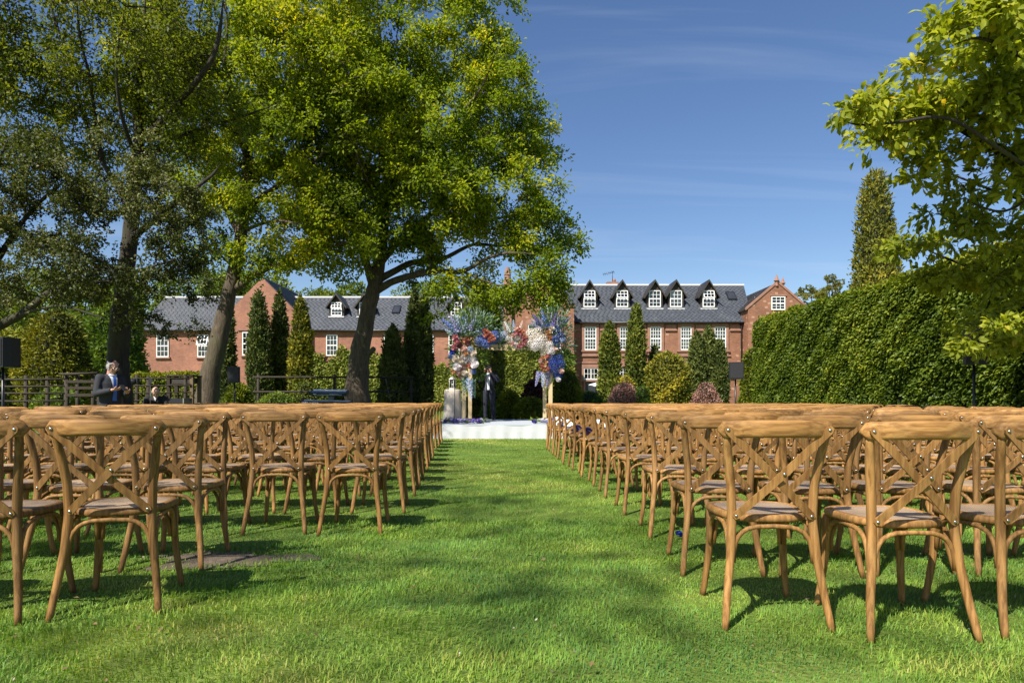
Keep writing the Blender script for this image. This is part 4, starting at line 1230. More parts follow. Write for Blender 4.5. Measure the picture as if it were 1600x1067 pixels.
def column(px0, px1, ptop, d, label, mtl, seed, n=4200, group=None, blunt=False, taper=1.0, name='columnar_conifer', lump=.22, base_z=0.15, tone=0.0, lean=(0, 0)):
    h = zy(ptop, d); r0 = (px1 - px0) / 2 * d / F
    prof = [(r0 * .72, base_z), (r0 * .95, h * .15), (r0, h * .35), (r0 * (.9 if taper >= 1 else .8), h * .6), (r0 * .66 * taper, h * .8), (r0 * .38 * taper, h * .93), (r0 * .06, h)]
    if blunt: prof = [(r0 * .8, base_z), (r0, h * .3), (r0 * .98, h * .5), (r0 * .86, h * .7), (r0 * .66, h * .86), (r0 * .42, h * .96), (r0 * .25, h * .99), (r0 * .05, h)]
    s = max(0.075, d * 0.0040)
    return shell(name, label, 'tree', xp((px0 + px1) / 2, d), d, prof, mtl, n, s * 1.5, s * .62, seed, lump=lump, up=.68, group=group, lumps=2.2 / max(r0, .3), tone=tone, lean=lean)

GC = 'columnar conifers in front of the brick buildings'
column(345, 366, 450, 33, 'narrow dark conifer half hidden behind the leaning oak trunk', MT['conifer_dark'], 101, group=GC)
column(388, 421, 455, 32, 'tall dark columnar conifer directly right of the small left loudspeaker', MT['conifer_dark'], 102, n=6500, group=GC)
column(424, 450, 456, 33, 'slim dark conifer between the left gable windows and the golden one', MT['conifer_dark'], 103, n=5000, group=GC, tone=.12)
column(454, 486, 463, 32, 'yellow-green columnar conifer at the right corner of the left gable', MT['conifer_gold'], 104, n=6500, group=GC, tone=-.12)
column(594, 633, 509, 24, 'short pointed dark green conifer right of the stage-side oak', MT['conifer_dark'], 105, n=6500, group=GC)
column(627, 656, 505, 25, 'slender dark conifer squeezed between the short one and the tallest pair', MT['conifer_dark'], 106, n=5000, group=GC)
column(634, 662, 452, 28, 'tallest dark conifer left of the flower arch', MT['conifer_dark'], 107, n=6500, group=GC, tone=.04)
column(650, 675, 458, 27.5, 'tall dark green conifer just left of the draped plinth', MT['conifer_dark'], 108, n=5500, group=GC, tone=.10)
column(742, 786, 452, 29, 'broad green conifer seen through the left half of the flower arch', MT['conifer_green'], 109, n=7000, group=GC, tone=-.1)
column(937, 968, 504, 40, 'upright green conifer right of the doorway with the white parasol', MT['conifer_green'], 110, n=6000, group=GC)
column(979, 1009, 476, 40, 'tallest green conifer in front of the hall between its second and third windows', MT['conifer_green'], 111, n=6500, group=GC)
column(1014, 1031, 540, 41, 'little dark conifer peeping above the golden bush', MT['conifer_dark'], 112, n=2500, group=GC)
column(1076, 1103, 520, 38, 'left column of the dark yew clump before the hall', MT['conifer_dark'], 113, n=5000, group=GC, tone=.18)
column(1093, 1122, 511, 38.3, 'tallest middle column of the dark yew clump before the hall', MT['conifer_dark'], 114, n=5000, group=GC, tone=.15)
column(1113, 1136, 532, 37.8, 'right column of the dark yew clump beside the far right loudspeaker', MT['conifer_dark'], 115, n=4000, group=GC, tone=.15)
column(1334, 1402, 268, 28, 'very tall golden-green conifer rising behind the right hedge', MT['conifer_gold'], 116, n=15000, blunt=True, group=GC, tone=-.10, lump=.12)

def bush(px0, px1, ptop, d, label, mtl, seed, n=4000, L=.10, W=.06, name='shrub', cat='shrub', sy=1.0, up=.35, base=0.05, lump=.22, group=None, tone=0):
    h = zy(ptop, d); r0 = (px1 - px0) / 2 * d / F
    prof = [(r0 * .8, base), (r0 * .97, h * .2), (r0, h * .4), (r0 * .93, h * .6), (r0 * .74, h * .8), (r0 * .45, h * .94), (r0 * .08, h)]
    return shell(name, label, cat, xp((px0 + px1) / 2, d), d, prof, mtl, n, L, W, seed, lump=lump, up=up, sy=sy, group=group, lumps=2.0 / max(r0, .3), trunk=False, tone=tone)

bush(1007, 1079, 551, 36, 'large rounded golden bush in front of the hall', MT['conifer_gold'], 201, n=9000, L=.16, W=.09, up=.5)
bush(952, 996, 598, 32, 'left pinkish-brown heather mound before the hall', MT['pink'], 202, n=4500, L=.10, W=.05, up=.6)
bush(1083, 1122, 598, 32, 'right pinkish-brown heather mound below the dark yew clump', MT['pink'], 203, n=4200, L=.10, W=.05, up=.6)
bush(965, 990, 588, 37, 'small orange-yellow shrub above the left heather mound', MT['conifer_gold'], 204, n=2500, L=.12, W=.07, tone=.3)
bush(990, 1016, 603, 34, 'low olive shrub between heather and golden bush', MT['shrub'], 205, n=2500, L=.11, W=.06, tone=.1)
bush(864, 906, 578, 26, 'dark rounded shrub right of the arch post', MT['shrub_bright'], 206, n=5000, L=.10, W=.055, tone=-.22)
bush(898, 945, 612, 29, 'low clipped green bush below the hall doorway', MT['shrub'], 207, n=3600, L=.09, W=.055, tone=-.05)
bush(815, 852, 595, 27, 'dark purple-leaved shrub seen through the arch', MT['purple'], 208, n=4500, L=.12, W=.08)
bush(778, 812, 612, 24, 'left green shrub behind the stage inside the arch', MT['shrub_bright'], 209, n=4500, L=.11, W=.06, tone=-.15)
bush(802, 858, 622, 23.5, 'right low green shrub behind the stage inside the arch', MT['shrub_bright'], 210, n=5500, L=.11, W=.055, up=.6, tone=-.12)
bush(752, 790, 628, 24, 'low leafy clump behind the photographer', MT['shrub'], 211, n=3600, L=.11, W=.06, tone=.12)
bush(725, 760, 616, 26, 'bright leafy shrub between arch posts and photographer', MT['shrub_bright'], 212, n=3600, L=.11, W=.06, tone=-.1)
bush(404, 462, 614, 22, 'low bright green mound below the dark conifers', MT['shrub'], 213, n=5000, L=.08, W=.05, tone=.22)
bush(455, 500, 596, 26, 'olive shrub left of the keyboard', MT['conifer_green'], 214, n=4000, L=.10, W=.055)
bush(352, 392, 600, 25, 'leafy shrub under the small left loudspeaker', MT['shrub_bright'], 215, n=4500, L=.12, W=.07, tone=-.2)
bush(495, 545, 612, 23, 'bright yellow-green shrub seen under the keyboard', MT['shrub_bright'], 216, n=4000, L=.11, W=.065)
bush(40, 140, 486, 27, 'dense feathery yellow-green conifer bush behind the left fence', MT['conifer_gold'], 217, n=13000, L=.17, W=.07, up=.25, lump=.25, tone=-.14)
bush(130, 222, 470, 44, 'tall leafy laurel mass left of the brick wing', MT['shrub'], 218, n=14000, L=.26, W=.14, lump=.22, tone=.12)
bush(-70, 50, 510, 30, 'pale green shrub at the left edge beyond the fence', MT['shrub_bright'], 219, n=9000, L=.19, W=.10, lump=.25, tone=-.08)
bush(60, 120, 606, 19, 'low variegated plant behind the left fence', MT['shrub'], 220, n=3500, L=.10, W=.05, tone=.12)
bush(1246, 1300, 605, 24, 'pale leafy shrub at the far foot of the hedge', MT['shrub_bright'], 221, n=2500, L=.11, W=.07, tone=-.1)
bush(1158, 1196, 545, 25, 'yellow-green shrub at the far end of the hedge', MT['shrub_bright'], 222, n=5500, L=.11, W=.07, tone=-.15)

def wall_leaves(name, label, x0, x1, ztop, y, mtl, n, L, W, seed, cat='climber', depth=0.3, holes=(), group=None):
    """climbing plant over a wall: ztop(x) gives its upper edge"""
    r = np.random.default_rng(seed)
    x = r.uniform(x0, x1, n); top = np.array([ztop(v) for v in x]); z = r.uniform(0, 1, n) * top
    pn = np.stack([x, np.zeros(n), z], 1)
    lm = vnoise(pn, 1.6, seed)
    keep = np.ones(n, bool)
    for a, b, c, d_ in holes:
        keep &= ~((x > a) & (x < b) & (z > c) & (z < d_))
    dep = depth * (0.55 + 0.45 * lm) * (1 - 0.6 * (z / np.maximum(top, .1)) ** 4)
    pos = np.stack([x, y - np.abs(dep) - r.uniform(0, .1, n), z + r.normal(0, .05, n)], 1)[keep]
    n2 = len(pos)
    dirs = np.array([0, -.6, -.35]) + r.normal(0, .5, (n2, 3))
    nr = np.array([0, -.7, .6]) + r.normal(0, .35, (n2, 3))
    tint = np.clip(.5 + lm[keep] * .22 + r.normal(0, .16, n2), 0, 1)
    V, T, A = leaf_arrays(pos, dirs, nr, L * r.uniform(.7, 1.3, n2), W * r.uniform(.7, 1.2, n2), tint)
    o = link_mesh(name, np_mesh(name, V, T, 3, A), mtl)
    tag(o, label, cat, group)
    return o
def edge(pts):
    xs = [p[0] for p in pts]; zs = [p[1] for p in pts]
    return lambda v: float(np.interp(v, xs, zs)) + 0.25 * math.sin(v * 3.1) + 0.15 * math.sin(v * 7.7)
Yi = D - 0.12
wall_leaves('climbing_ivy', 'pale green ivy over the lower wall of the left wing', xp(480, Yi), xp(792, Yi),
            edge([(xp(480, Yi), zy(545, Yi)), (xp(510, Yi), zy(562, Yi)), (xp(535, Yi), zy(545, Yi)), (xp(600, Yi), zy(550, Yi)), (xp(650, Yi), zy(560, Yi)), (xp(700, Yi), zy(577, Yi)), (xp(735, Yi), zy(570, Yi)), (xp(775, Yi), zy(540, Yi)), (xp(792, Yi), zy(545, Yi))]),
            Yi, MT['ivy'], 16000, .26, .19, 301)
Yj = YD - 0.12
wall_leaves('climbing_ivy', 'bright variegated ivy wall seen through the arch', xp(782, Yj), xp(896, Yj),
            edge([(xp(782, Yj), zy(540, Yj)), (xp(800, Yj), zy(535, Yj)), (xp(848, Yj), zy(552, Yj)), (xp(875, Yj), zy(545, Yj)), (xp(896, Yj), zy(556, Yj))]),
            Yj, MT['ivy'], 11000, .26, .19, 302, depth=.5, holes=((xp(831, Yj), xp(841, Yj), zy(596, Yj), zy(575, Yj)),))
Yk = 53.4
wall_leaves('climbing_rose', 'dark climbing shrub against the left gable wall', xp(320, 50), xp(352, 50), edge([(xp(320, 50), zy(560, 50)), (xp(338, 50), zy(548, 50)), (xp(352, 50), zy(566, 50))]), 50, MT['purple'], 2200, .24, .16, 303)

def hedge_box(name, label, x0, x1, y0, y1, h, mtl, dens, L, W, seed, faces='LFT', rnd=0.35, bump=.16, cat='hedge', tone=0.0, slope=None):
    """clipped hedge: leaf-covered left (L), front (F), right (R) faces and top (T), rounded at the far end"""
    r = np.random.default_rng(seed)
    P0, N0 = [], []
    def add(n, fn, nm):
        u = r.uniform(0, 1, (n, 2)); P0.append(fn(u)); N0.append(np.tile(np.array(nm, float), (n, 1)))
    hh = h
    if 'L' in faces: add(int(dens * (y1 - y0) * hh), lambda u: np.stack([np.full(len(u), x0), y0 + (y1 - y0) * u[:, 0], hh * u[:, 1]], 1), (-1, 0, 0))
    if 'R' in faces: add(int(dens * (y1 - y0) * hh), lambda u: np.stack([np.full(len(u), x1), y0 + (y1 - y0) * u[:, 0], hh * u[:, 1]], 1), (1, 0, 0))
    if 'F' in faces: add(int(dens * (x1 - x0) * hh), lambda u: np.stack([x0 + (x1 - x0) * u[:, 0], np.full(len(u), y0), hh * u[:, 1]], 1), (0, -1, 0))
    if 'B' in faces: add(int(dens * (x1 - x0) * hh), lambda u: np.stack([x0 + (x1 - x0) * u[:, 0], np.full(len(u), y1), hh * u[:, 1]], 1), (0, 1, 0))
    if 'T' in faces: add(int(dens * (x1 - x0) * (y1 - y0)), lambda u: np.stack([x0 + (x1 - x0) * u[:, 0], y0 + (y1 - y0) * u[:, 1], np.full(len(u), hh)], 1), (0, 0, 1))
    p = np.concatenate(P0); nm = np.concatenate(N0); n = len(p)
    # round the upper edges and ends
    c = np.array([(x0 + x1) / 2, (y0 + y1) / 2, hh / 2]); hs = np.array([(x1 - x0) / 2, (y1 - y0) / 2, hh / 2])
    q = (p - c)
    inner = np.clip(q, -(hs - rnd), hs - rnd); inner[:, 2] = np.minimum(q[:, 2], hs[2] - rnd)
    dv = q - inner
    ln = np.linalg.norm(dv, axis=1, keepdims=True)
    nn = np.where(ln > 1e-6, dv / np.maximum(ln, 1e-6), nm)
    q = inner + nn * rnd
    p = q + c
    lm = vnoise(p, 2.3, seed) * .6 + vnoise(p, 6.0, seed + 1) * .5
    shoot = np.clip(vnoise(p, 14.0, seed + 5) - .55, 0, 1) * r.uniform(0, .9, n)
    p = p + nn * (lm * bump + shoot * .3)[:, None] - nn * np.abs(r.normal(0, .09, n))[:, None]
    if slope is not None:
        p[:, 2] *= np.array([slope(v) for v in p[:, 1]])
    dirs = nn * .55 + np.array([0, 0, -.35]) + r.normal(0, .45, (n, 3))
    nr = nn * .55 + np.array([0, 0, .7]) + r.normal(0, .3, (n, 3))
    tint = np.clip(.40 + tone + lm * .26 + shoot * .6 + .14 * vnoise(p, .8, seed + 7) + r.normal(0, .17, n) + (nn[:, 2] > .5) * .22, 0, 1)
    keep = (lm + .5 * vnoise(p, 9.0, seed + 9) > -.80 + r.uniform(-.35, .35, n))
    p, dirs, nr, tint = p[keep], dirs[keep], nr[keep], tint[keep]; n = len(p)
    V, T, A = leaf_arrays(p, dirs, nr, L * r.uniform(.7, 1.3, n), W * r.uniform(.7, 1.25, n), tint, fold=.18, droop=.12)
    root = empty(name, ((x0 + x1) / 2, y0, 0), label=label, cat=cat)
    off = np.array(root.location)
    link_mesh('leaves', np_mesh('leaves', V - off, T, 3, A), mtl, root)
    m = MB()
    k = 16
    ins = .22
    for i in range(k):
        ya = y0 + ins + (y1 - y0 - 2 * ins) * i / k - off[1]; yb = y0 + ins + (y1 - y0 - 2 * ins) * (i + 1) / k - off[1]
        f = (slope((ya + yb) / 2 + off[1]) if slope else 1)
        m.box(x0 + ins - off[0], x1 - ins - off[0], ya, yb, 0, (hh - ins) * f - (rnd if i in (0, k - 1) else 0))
    m.build('shade_core', MT['core'], root)  # solid dark boxes stand in for the shade within the hedge
    return root
hedge_box('clipped_hedge', 'tall clipped beech hedge running along the right side of the chairs', 8.0, 10.2, 7.5, 22.8, 3.62, MT['hedge'], 1600, .086, .056, 401, faces='LFBT', rnd=.28, bump=.11,
          slope=lambda y: 0.97 + 0.03 * (y - 8) / 14)
hedge_box('low_hedge', 'low yellow-green hedge below the left end of the brick wing', xp(205, 36), xp(322, 36), 36, 37.5, zy(583, 36), MT['shrub_bright'], 420, .15, .10, 402, faces='LFT', rnd=.3, tone=-.02)

# far trees behind the buildings
def far_tree(px, ptop, rpx, d, label, mtl, seed, n=5000, leaf=.42, pbot=None, sparse=False):
    global RNG
    r = np.random.default_rng(seed)
    c = P(px, ptop, d); rx = rpx * d / F
    top = c.z
    bot = top - max(5.0, rx * 1.5)
    root = empty('far_tree', (c.x, d, 0), label=label, cat='tree', group='trees behind the buildings')
    nb = 26 if not sparse else 34
    cc = r.normal(0, 1, (nb, 3)); cc = cc / np.linalg.norm(cc, axis=1, keepdims=True) * r.uniform(.45, 1.0, (nb, 1))
    rz = (top - bot) / 2 * 1.04
    cc = cc * np.array([rx, rx * .8, rz]) + np.array([0, 0, (top + bot) / 2])
    br = rx * (r.uniform(.22, .42, nb) if not sparse else r.uniform(.10, .24, nb))
    k = r.integers(0, nb, n)
    v = r.normal(0, 1, (n, 3)); v /= np.linalg.norm(v, axis=1, keepdims=True)
    pos = cc[k] + v * (br[k] * r.uniform(.5, 1.05, n))[:, None] * np.array([1, 1, .75])
    pos[:, 2] = np.minimum(pos[:, 2], top + r.normal(0, .1, n))
    tint = np.clip(.45 + (r.normal(0, .13, nb))[k] + r.normal(0, .13, n) , 0, 1)
    dirs = v + r.normal(0, .6, (n, 3)); nr = v * .6 + np.array([0, 0, .6]) + r.normal(0, .4, (n, 3))
    V, T, A = leaf_arrays(pos, dirs, nr, leaf * r.uniform(.6, 1.3, n), leaf * .62 * r.uniform(.7, 1.2, n), tint)
    link_mesh('crown', np_mesh('crown', V, T, 3, A), mtl, root)
    tb = MB(); tb.tube([(0, 0, -.1), (0.1, 0, bot + rz * .3), (0, 0.1, bot + rz)], [.4, .28, .1], 8)
    for q in range(8):
        e = cc[q]; tb.tube([(0, 0, bot + rz * .2), tuple(e * np.array([.5, .5, 0]) + np.array([0, 0, (bot + rz * .2 + e[2]) / 2])), tuple(e)], [.14, .09, .03], 5)
    tb.build('trunk', MT['bark_oak'], root)
for i, (px, pt, rp, d, lb, mk, sp) in enumerate([
    (300, 420, 70, 78, 'far green tree above the left end of the brick wing', 'wood_far', False),
    (375, 405, 60, 82, 'far bright green tree just left of the brick gable peak', 'wood_far', False),
    (470, 424, 62, 80, 'far bright green tree right of the brick gable peak', 'wood_far', False),
    (545, 440, 45, 85, 'far green tree behind the roof left of the stage-side oak trunk', 'wood_far', False),
    (660, 446, 55, 88, 'far green treetop above the wing roof behind the tallest conifer', 'wood_far', False),
    (1268, 444, 26, 90, 'far tree close beside the hall end gable', 'autumn', True),
    (1300, 432, 22, 95, 'wispy far treetop left of the very tall conifer', 'autumn', True),
    (1325, 452, 24, 92, 'far treetop at the foot of the very tall conifer', 'autumn', True),
    (60, 430, 90, 60, 'far yellow-green tree showing under the hawthorn near the left edge', 'wood_far', False),
    (170, 440, 70, 58, 'far green tree showing either side of the dark trunk', 'wood_far', False),
    (-40, 440, 90, 62, 'far tree cut off by the left edge beyond the fence', 'wood_far', False)]):
    far_tree(px, pt, rp, d, lb, MT[mk], 500 + i, n=(2600 if sp else 6500), leaf=(.30 if sp else .40), sparse=sp)
# ------------------------------------------------------------------ cross-back chairs
def cane_material():
    m, n, l, p, out = mat('woven_cane')
    tcn = n.new('ShaderNodeTexCoord')
    mp = n.new('ShaderNodeMapping'); mp.inputs['Rotation'].default_value = (0, 0, R(45))
    l.new(tcn.outputs['Object'], mp.inputs[0])
    ws = []
    for dr in ('X', 'Y'):
        w = n.new('ShaderNodeTexWave'); w.bands_direction = dr; w.inputs['Scale'].default_value = 48; w.inputs['Distortion'].default_value = 0.6
        l.new(mp.outputs[0], w.inputs['Vector']); ws.append(w)
    mx = n.new('ShaderNodeMath'); mx.operation = 'MULTIPLY'
    l.new(ws[0].outputs['Fac'], mx.inputs[0]); l.new(ws[1].outputs['Fac'], mx.inputs[1])
    rp = n.new('ShaderNodeValToRGB')
    rp.color_ramp.elements[0].color = (0.24, 0.16, 0.095, 1); rp.color_ramp.elements[1].color = (0.60, 0.45, 0.30, 1)
    rp.color_ramp.elements[1].position = 0.6
    l.new(mx.outputs[0], rp.inputs[0])
    oi = n.new('ShaderNodeObjectInfo'); hs = n.new('ShaderNodeHueSaturation'); mr = n.new('ShaderNodeMapRange')
    mr.inputs['To Min'].default_value = .8; mr.inputs['To Max'].default_value = 1.15
    l.new(oi.outputs['Random'], mr.inputs['Value']); l.new(mr.outputs[0], hs.inputs['Value']); l.new(rp.outputs[0], hs.inputs['Color'])
    l.new(hs.outputs[0], p.inputs['Base Color'])
    p.inputs['Roughness'].default_value = .5
    bp = n.new('ShaderNodeBump'); bp.inputs['Strength'].default_value = .5; bp.inputs['Distance'].default_value = .003
    l.new(mx.outputs[0], bp.inputs['Height']); l.new(bp.outputs[0], p.inputs['Normal'])
    return m
MT['cane'] = cane_material()

def rear_leg_pt(s, z):
    zs = [0, .15, .30, .46, .60, .72, .84]
    xs = [.222, .203, .183, .172, .178, .194, .212]
    ys = [.0, .038, .066, .085, .080, .060, .028]
    return Vector((s * float(np.interp(z, zs, xs)), float(np.interp(z, zs, ys)), z))
def front_leg_pt(s, z):
    return Vector((s * (0.205 - 0.03 * math.sin(z / .45 * math.pi * .6)), .505 - 0.035 * math.sin(min(1, z / .45) * math.pi * .55), z))

CH = {}
BOLTS = {}
def chair_meshes():
    for s in (-1, 1):
        zz = [0, .08, .15, .22, .30, .38, .46, .53, .60, .66, .72, .78, .83]
        pts = smooth_path([list(rear_leg_pt(s, z)) for z in zz], 2)
        rad = np.interp(pts[:, 2], [0, .1, .46, .7, .84], [.0145, .0165, .0205, .019, .017])
        m = MB(); m.tube(pts, list(rad), 9); CH['rear_leg', s] = m.mesh('rear_leg')
        pts = smooth_path([list(front_leg_pt(s, z)) for z in (0, .1, .2, .3, .44)], 3)
        rad = np.interp(pts[:, 2], [0, .1, .3, .44], [.0145, .016, .0185, .019])
        m = MB(); m.tube(pts, list(rad), 9); CH['front_leg', s] = m.mesh('front_leg')
    # top rail: bowed board with rounded ends
    m = MB()
    k = 22; prof = []
    for i in range(12):
        a = 2 * math.pi * i / 12
        cx, sx = math.cos(a), math.sin(a)
        prof.append((math.copysign(abs(cx) ** .55, cx) * .0165, math.copysign(abs(sx) ** .75, sx) * .0375))
    def rail_y(x): return -.030 + .068 * (abs(x) / .245) ** 2
    base = 0
    for i in range(k + 1):
        u = -1 + 2 * i / k
        x = .245 * math.copysign(abs(u) ** .92, u)
        e = 1.0 if abs(x) < .215 else max(.08, math.sqrt(max(0, 1 - ((abs(x) - .215) / .0305) ** 2)))
        zc = .848 + .006 * (1 - (x / .245) ** 2)
        for py_, pz_ in prof:
            m.v.append((x, rail_y(x) + py_ * (0.55 + .45 * e), zc + pz_ * e))
    for i in range(k):
        for j in range(12):
            a = i * 12 + j; b = i * 12 + (j + 1) % 12
            m._face((a, b, b + 12, a + 12), 0, True)
    m._face(list(range(11, -1, -1))); m._face([k * 12 + j for j in range(12)])
    CH['rail'] = m.mesh('top_rail')
    # straps
    for s in (-1, 1):
        m = MB()
        p0 = Vector((s * .211, rail_y(.211) - .0235, .848)); p1 = Vector((-s * .160, .062, .474))
        pts = []
        for i in range(9):
            t = i / 8
            p = p0.lerp(p1, t); p.y -= .018 * math.sin(math.pi * t) + (.0035 if s > 0 else -.0045) * math.sin(math.pi * t)
            pts.append(p)
        ax = (p1 - p0).normalized()
        wv = ax.cross(Vector((0, 1, 0))).normalized()
        n0 = len(m.v)
        pts = [pts[0] - ax * .017] + pts + [pts[-1] + ax * .014]
        ws = [.009] + [.0165] * 9 + [.009]
        for p, w in zip(pts, ws):
            for a, b in ((-1, -1), (1, -1), (1, 1), (-1, 1)):
                m.v.append(tuple(p + wv * (a * w) + Vector((0, b * .0042, 0))))
        for i in range(len(pts) - 1):
            for j in range(4):
                a = n0 + i * 4 + j; b = n0 + i * 4 + (j + 1) % 4
                m._face((a, b, b + 4, a + 4))
        m._face([n0 + 3, n0 + 2, n0 + 1, n0]); e = n0 + (len(pts) - 1) * 4; m._face([e, e + 1, e + 2, e + 3])
        CH['strap', s] = m.mesh('cross_strap')
        BOLTS[s] = []
        for p in (p0, pts[-2] + Vector((0, 0, 0))) + ((pts[5] + Vector((0, -.003, 0)),) if s > 0 else ()):
            BOLTS[s].append(p + Vector((0, -.004, 0)))
    bm_ = MB(); bm_.lathe([(.0075, 0), (.007, .003), (.004, .0052), (.0005, .006)], 8, M=Matrix.Rotation(R(90), 4, 'X'))
    CH['bolt'] = bm_.mesh('bolt')
    # seat
    def outline(f, z, grow=0.0):
        o = []
        for i in range(28):
            a = 2 * math.pi * i / 28
            c, s_ = math.cos(a), math.sin(a)
            ex = math.copysign(abs(c) ** .62, c); ey = math.copysign(abs(s_) ** .62, s_)
            t = (ey + 1) / 2
            hw = .178 + (.228 - .178) * t
            o.append((ex * hw * f, .302 + ey * .218 * f, z))
        return o
    m = MB()
    rings = [outline(.95, .440), outline(.995, .446), outline(1.0, .458), outline(.985, .470), outline(.95, .4745), outline(.86, .4745), outline(.85, .4705)]
    for rg in rings: m.v += rg
    for i in range(len(rings) - 1):
        for j in range(28):
            a = i * 28 + j; b = i * 28 + (j + 1) % 28
            m._face((a, b, b + 28, a + 28), 0, i not in (0,))
    m._face(list(range(27, -1, -1)))
    CH['seat'] = m.mesh('seat')
    m = MB(); n0 = 0
    fs = (.86, .80, .55, .28); hs = (.4708, .4735, .4715, .4700)
    for f, h in zip(fs, hs): m.v += outline(f, h)
    m.v.append((0, .302, .4695))
    for i in range(3):
        for j in range(28):
            a = i * 28 + j; b = i * 28 + (j + 1) % 28
            m._face((a, b, b + 28, a + 28), 0, True)
    for j in range(28): m._face((84 + j, 84 + (j + 1) % 28, 112), 0, True)
    CH['cane'] = m.mesh('cane_panel')
    # bentwood hoops
    def hoop(pa, pb, ztop, r=.0105, mid=None):
        pts = []
        for i in range(15):
            t = i / 14
            c = math.cos(math.pi * t)
            u = .5 - .5 * math.copysign(abs(c) ** .55, c)
            h = math.sin(math.pi * t) ** .75
            p = pa.lerp(pb, u); p.z = pa.z + (ztop - pa.z) * h
            pts.append(p)
        m = MB(); m.tube(pts, r, 7); return m
    ra, rb = rear_leg_pt(-1, .27), rear_leg_pt(1, .27)
    CH['hoop_rear'] = hoop(ra + Vector((.018, .012, 0)), rb + Vector((-.018, .012, 0)), .428).mesh('rear_hoop')
    fa, fb = front_leg_pt(-1, .27), front_leg_pt(1, .27)
    CH['hoop_front'] = hoop(fa + Vector((.02, -.012, 0)), fb + Vector((-.02, -.012, 0)), .428).mesh('front_hoop')
    for s in (-1, 1):
        CH['hoop_side', s] = hoop(rear_leg_pt(s, .27) + Vector((0, .022, 0)), front_leg_pt(s, .27) + Vector((0, -.02, 0)), .430).mesh('side_hoop')
    for key, me in CH.items():
        k0 = key[0] if isinstance(key, tuple) else key
        me.materials.append({'rail': MT['rail'], 'cane': MT['cane'], 'bolt': MT['steel']}.get(k0, MT['wood']))
chair_meshes()

def add(name, me, parent):
    o = bpy.data.objects.new(name, me); COL.objects.link(o); o.parent = parent; o.color = CC
    return o
CC = [1, 1, 1, 1]
rr_ = random.Random(5)
def chair(x, y, rz, label, near):
    v = rr_.uniform(.80, 1.16); h = rr_.uniform(-.06, .06)
    CC[:] = [v * (1 + h * .5), v, v * (1 - h * 1.5), 1]
    c = empty('cross_back_chair', (x, y, 0), rz, label, 'chair', 'wooden cross-back chairs set out in rows')
    add('top_rail', CH['rail'], c)
    for s in (-1, 1):
        add('rear_leg', CH['rear_leg', s], c); add('front_leg', CH['front_leg', s], c)
        st = add('cross_strap', CH['strap', s], c)
        if near:
            for q in BOLTS[s]: add('bolt', CH['bolt'], st).location = q
        add('side_hoop', CH['hoop_side', s], c)
    se = add('seat', CH['seat'], c); add('cane_panel', CH['cane'], se)
    add('rear_hoop', CH['hoop_rear'], c); add('front_hoop', CH['hoop_front'], c)
    return c

ORD = ['', 'first', 'second', 'third', 'fourth', 'fifth', 'sixth', 'seventh', 'eighth', 'ninth', 'tenth', 'eleventh', 'twelfth', 'thirteenth', 'fourteenth', 'fifteenth']
SEATS = {}
def lab(side, row, seat):
    return f'oak cross-back chair {side} of aisle, {ORD[row]} row from camera, {ORD[seat]} seat from aisle'
def place(side, row, seat, x, y, rz):
    px = 800 + x / y * F
    if not (-330 < px < 1930): return
    SEATS[side, row, seat] = (x, y)
    chair(x, y, rz, lab(side, row, seat), y < 9)
# right block
RD = [2.87, 3.75, 4.76, 5.76, 6.72, 7.64, 8.5, 9.35, 10.22, 11.1, 11.95, 12.8, 13.65]
RX = [.907, .942, .961, .935, .91, .905, .876, .83, .775, .735, .715, .70, .69]
for i, (d_, x_) in enumerate(zip(RD, RX)):
    for j in range(10):
        x = x_ + .222 + j * .545 + rr_.uniform(-.012, .012); y = d_ + j * .012 + rr_.uniform(-.03, .03)
        rz = R(1.2) + R(rr_.uniform(-2.5, 2.5))
        if i == 0 and j == 0: x, y, rz = 1.128, 2.89, R(-3)
        if i == 0 and j == 1: x, y, rz = 1.665, 2.75, R(1)
        if i == 0 and j == 2: x, y, rz = 2.23, 2.80, R(5)
        if i == 1 and j == 0: rz = R(-2)
        place('right', i + 1, j + 1, x, y, rz)
# left block
place('left', 1, 1, -1.82, 3.05, R(13))
place('left', 1, 2, -2.36, 2.93, R(7))
place('left', 1, 3, -2.92, 2.84, R(6))
for j in range(3):
    place('left', 2, j + 1, -1.985 - j * .56, 3.86 - j * .02, R(4 - j * 2))
LD = [4.9, 5.84, 6.9, 7.78, 8.64, 9.5, 10.4, 11.3, 12.3, 13.25, 14.2, 15.1]
LX = [-.945, -.93, -.99, -1.05, -1.12, -1.18, -1.25, -1.32, -1.40, -1.46, -1.52, -1.56]
for i, (d_, x_) in enumerate(zip(LD, LX)):
    for j in range(9):
        x = x_ - .222 - j * .555 + rr_.uniform(-.012, .012); y = d_ - j * .01 + rr_.uniform(-.03, .03)
        place('left', i + 3, j + 1, x, y, R(3.0) + R(rr_.uniform(-2.5, 2.5)))

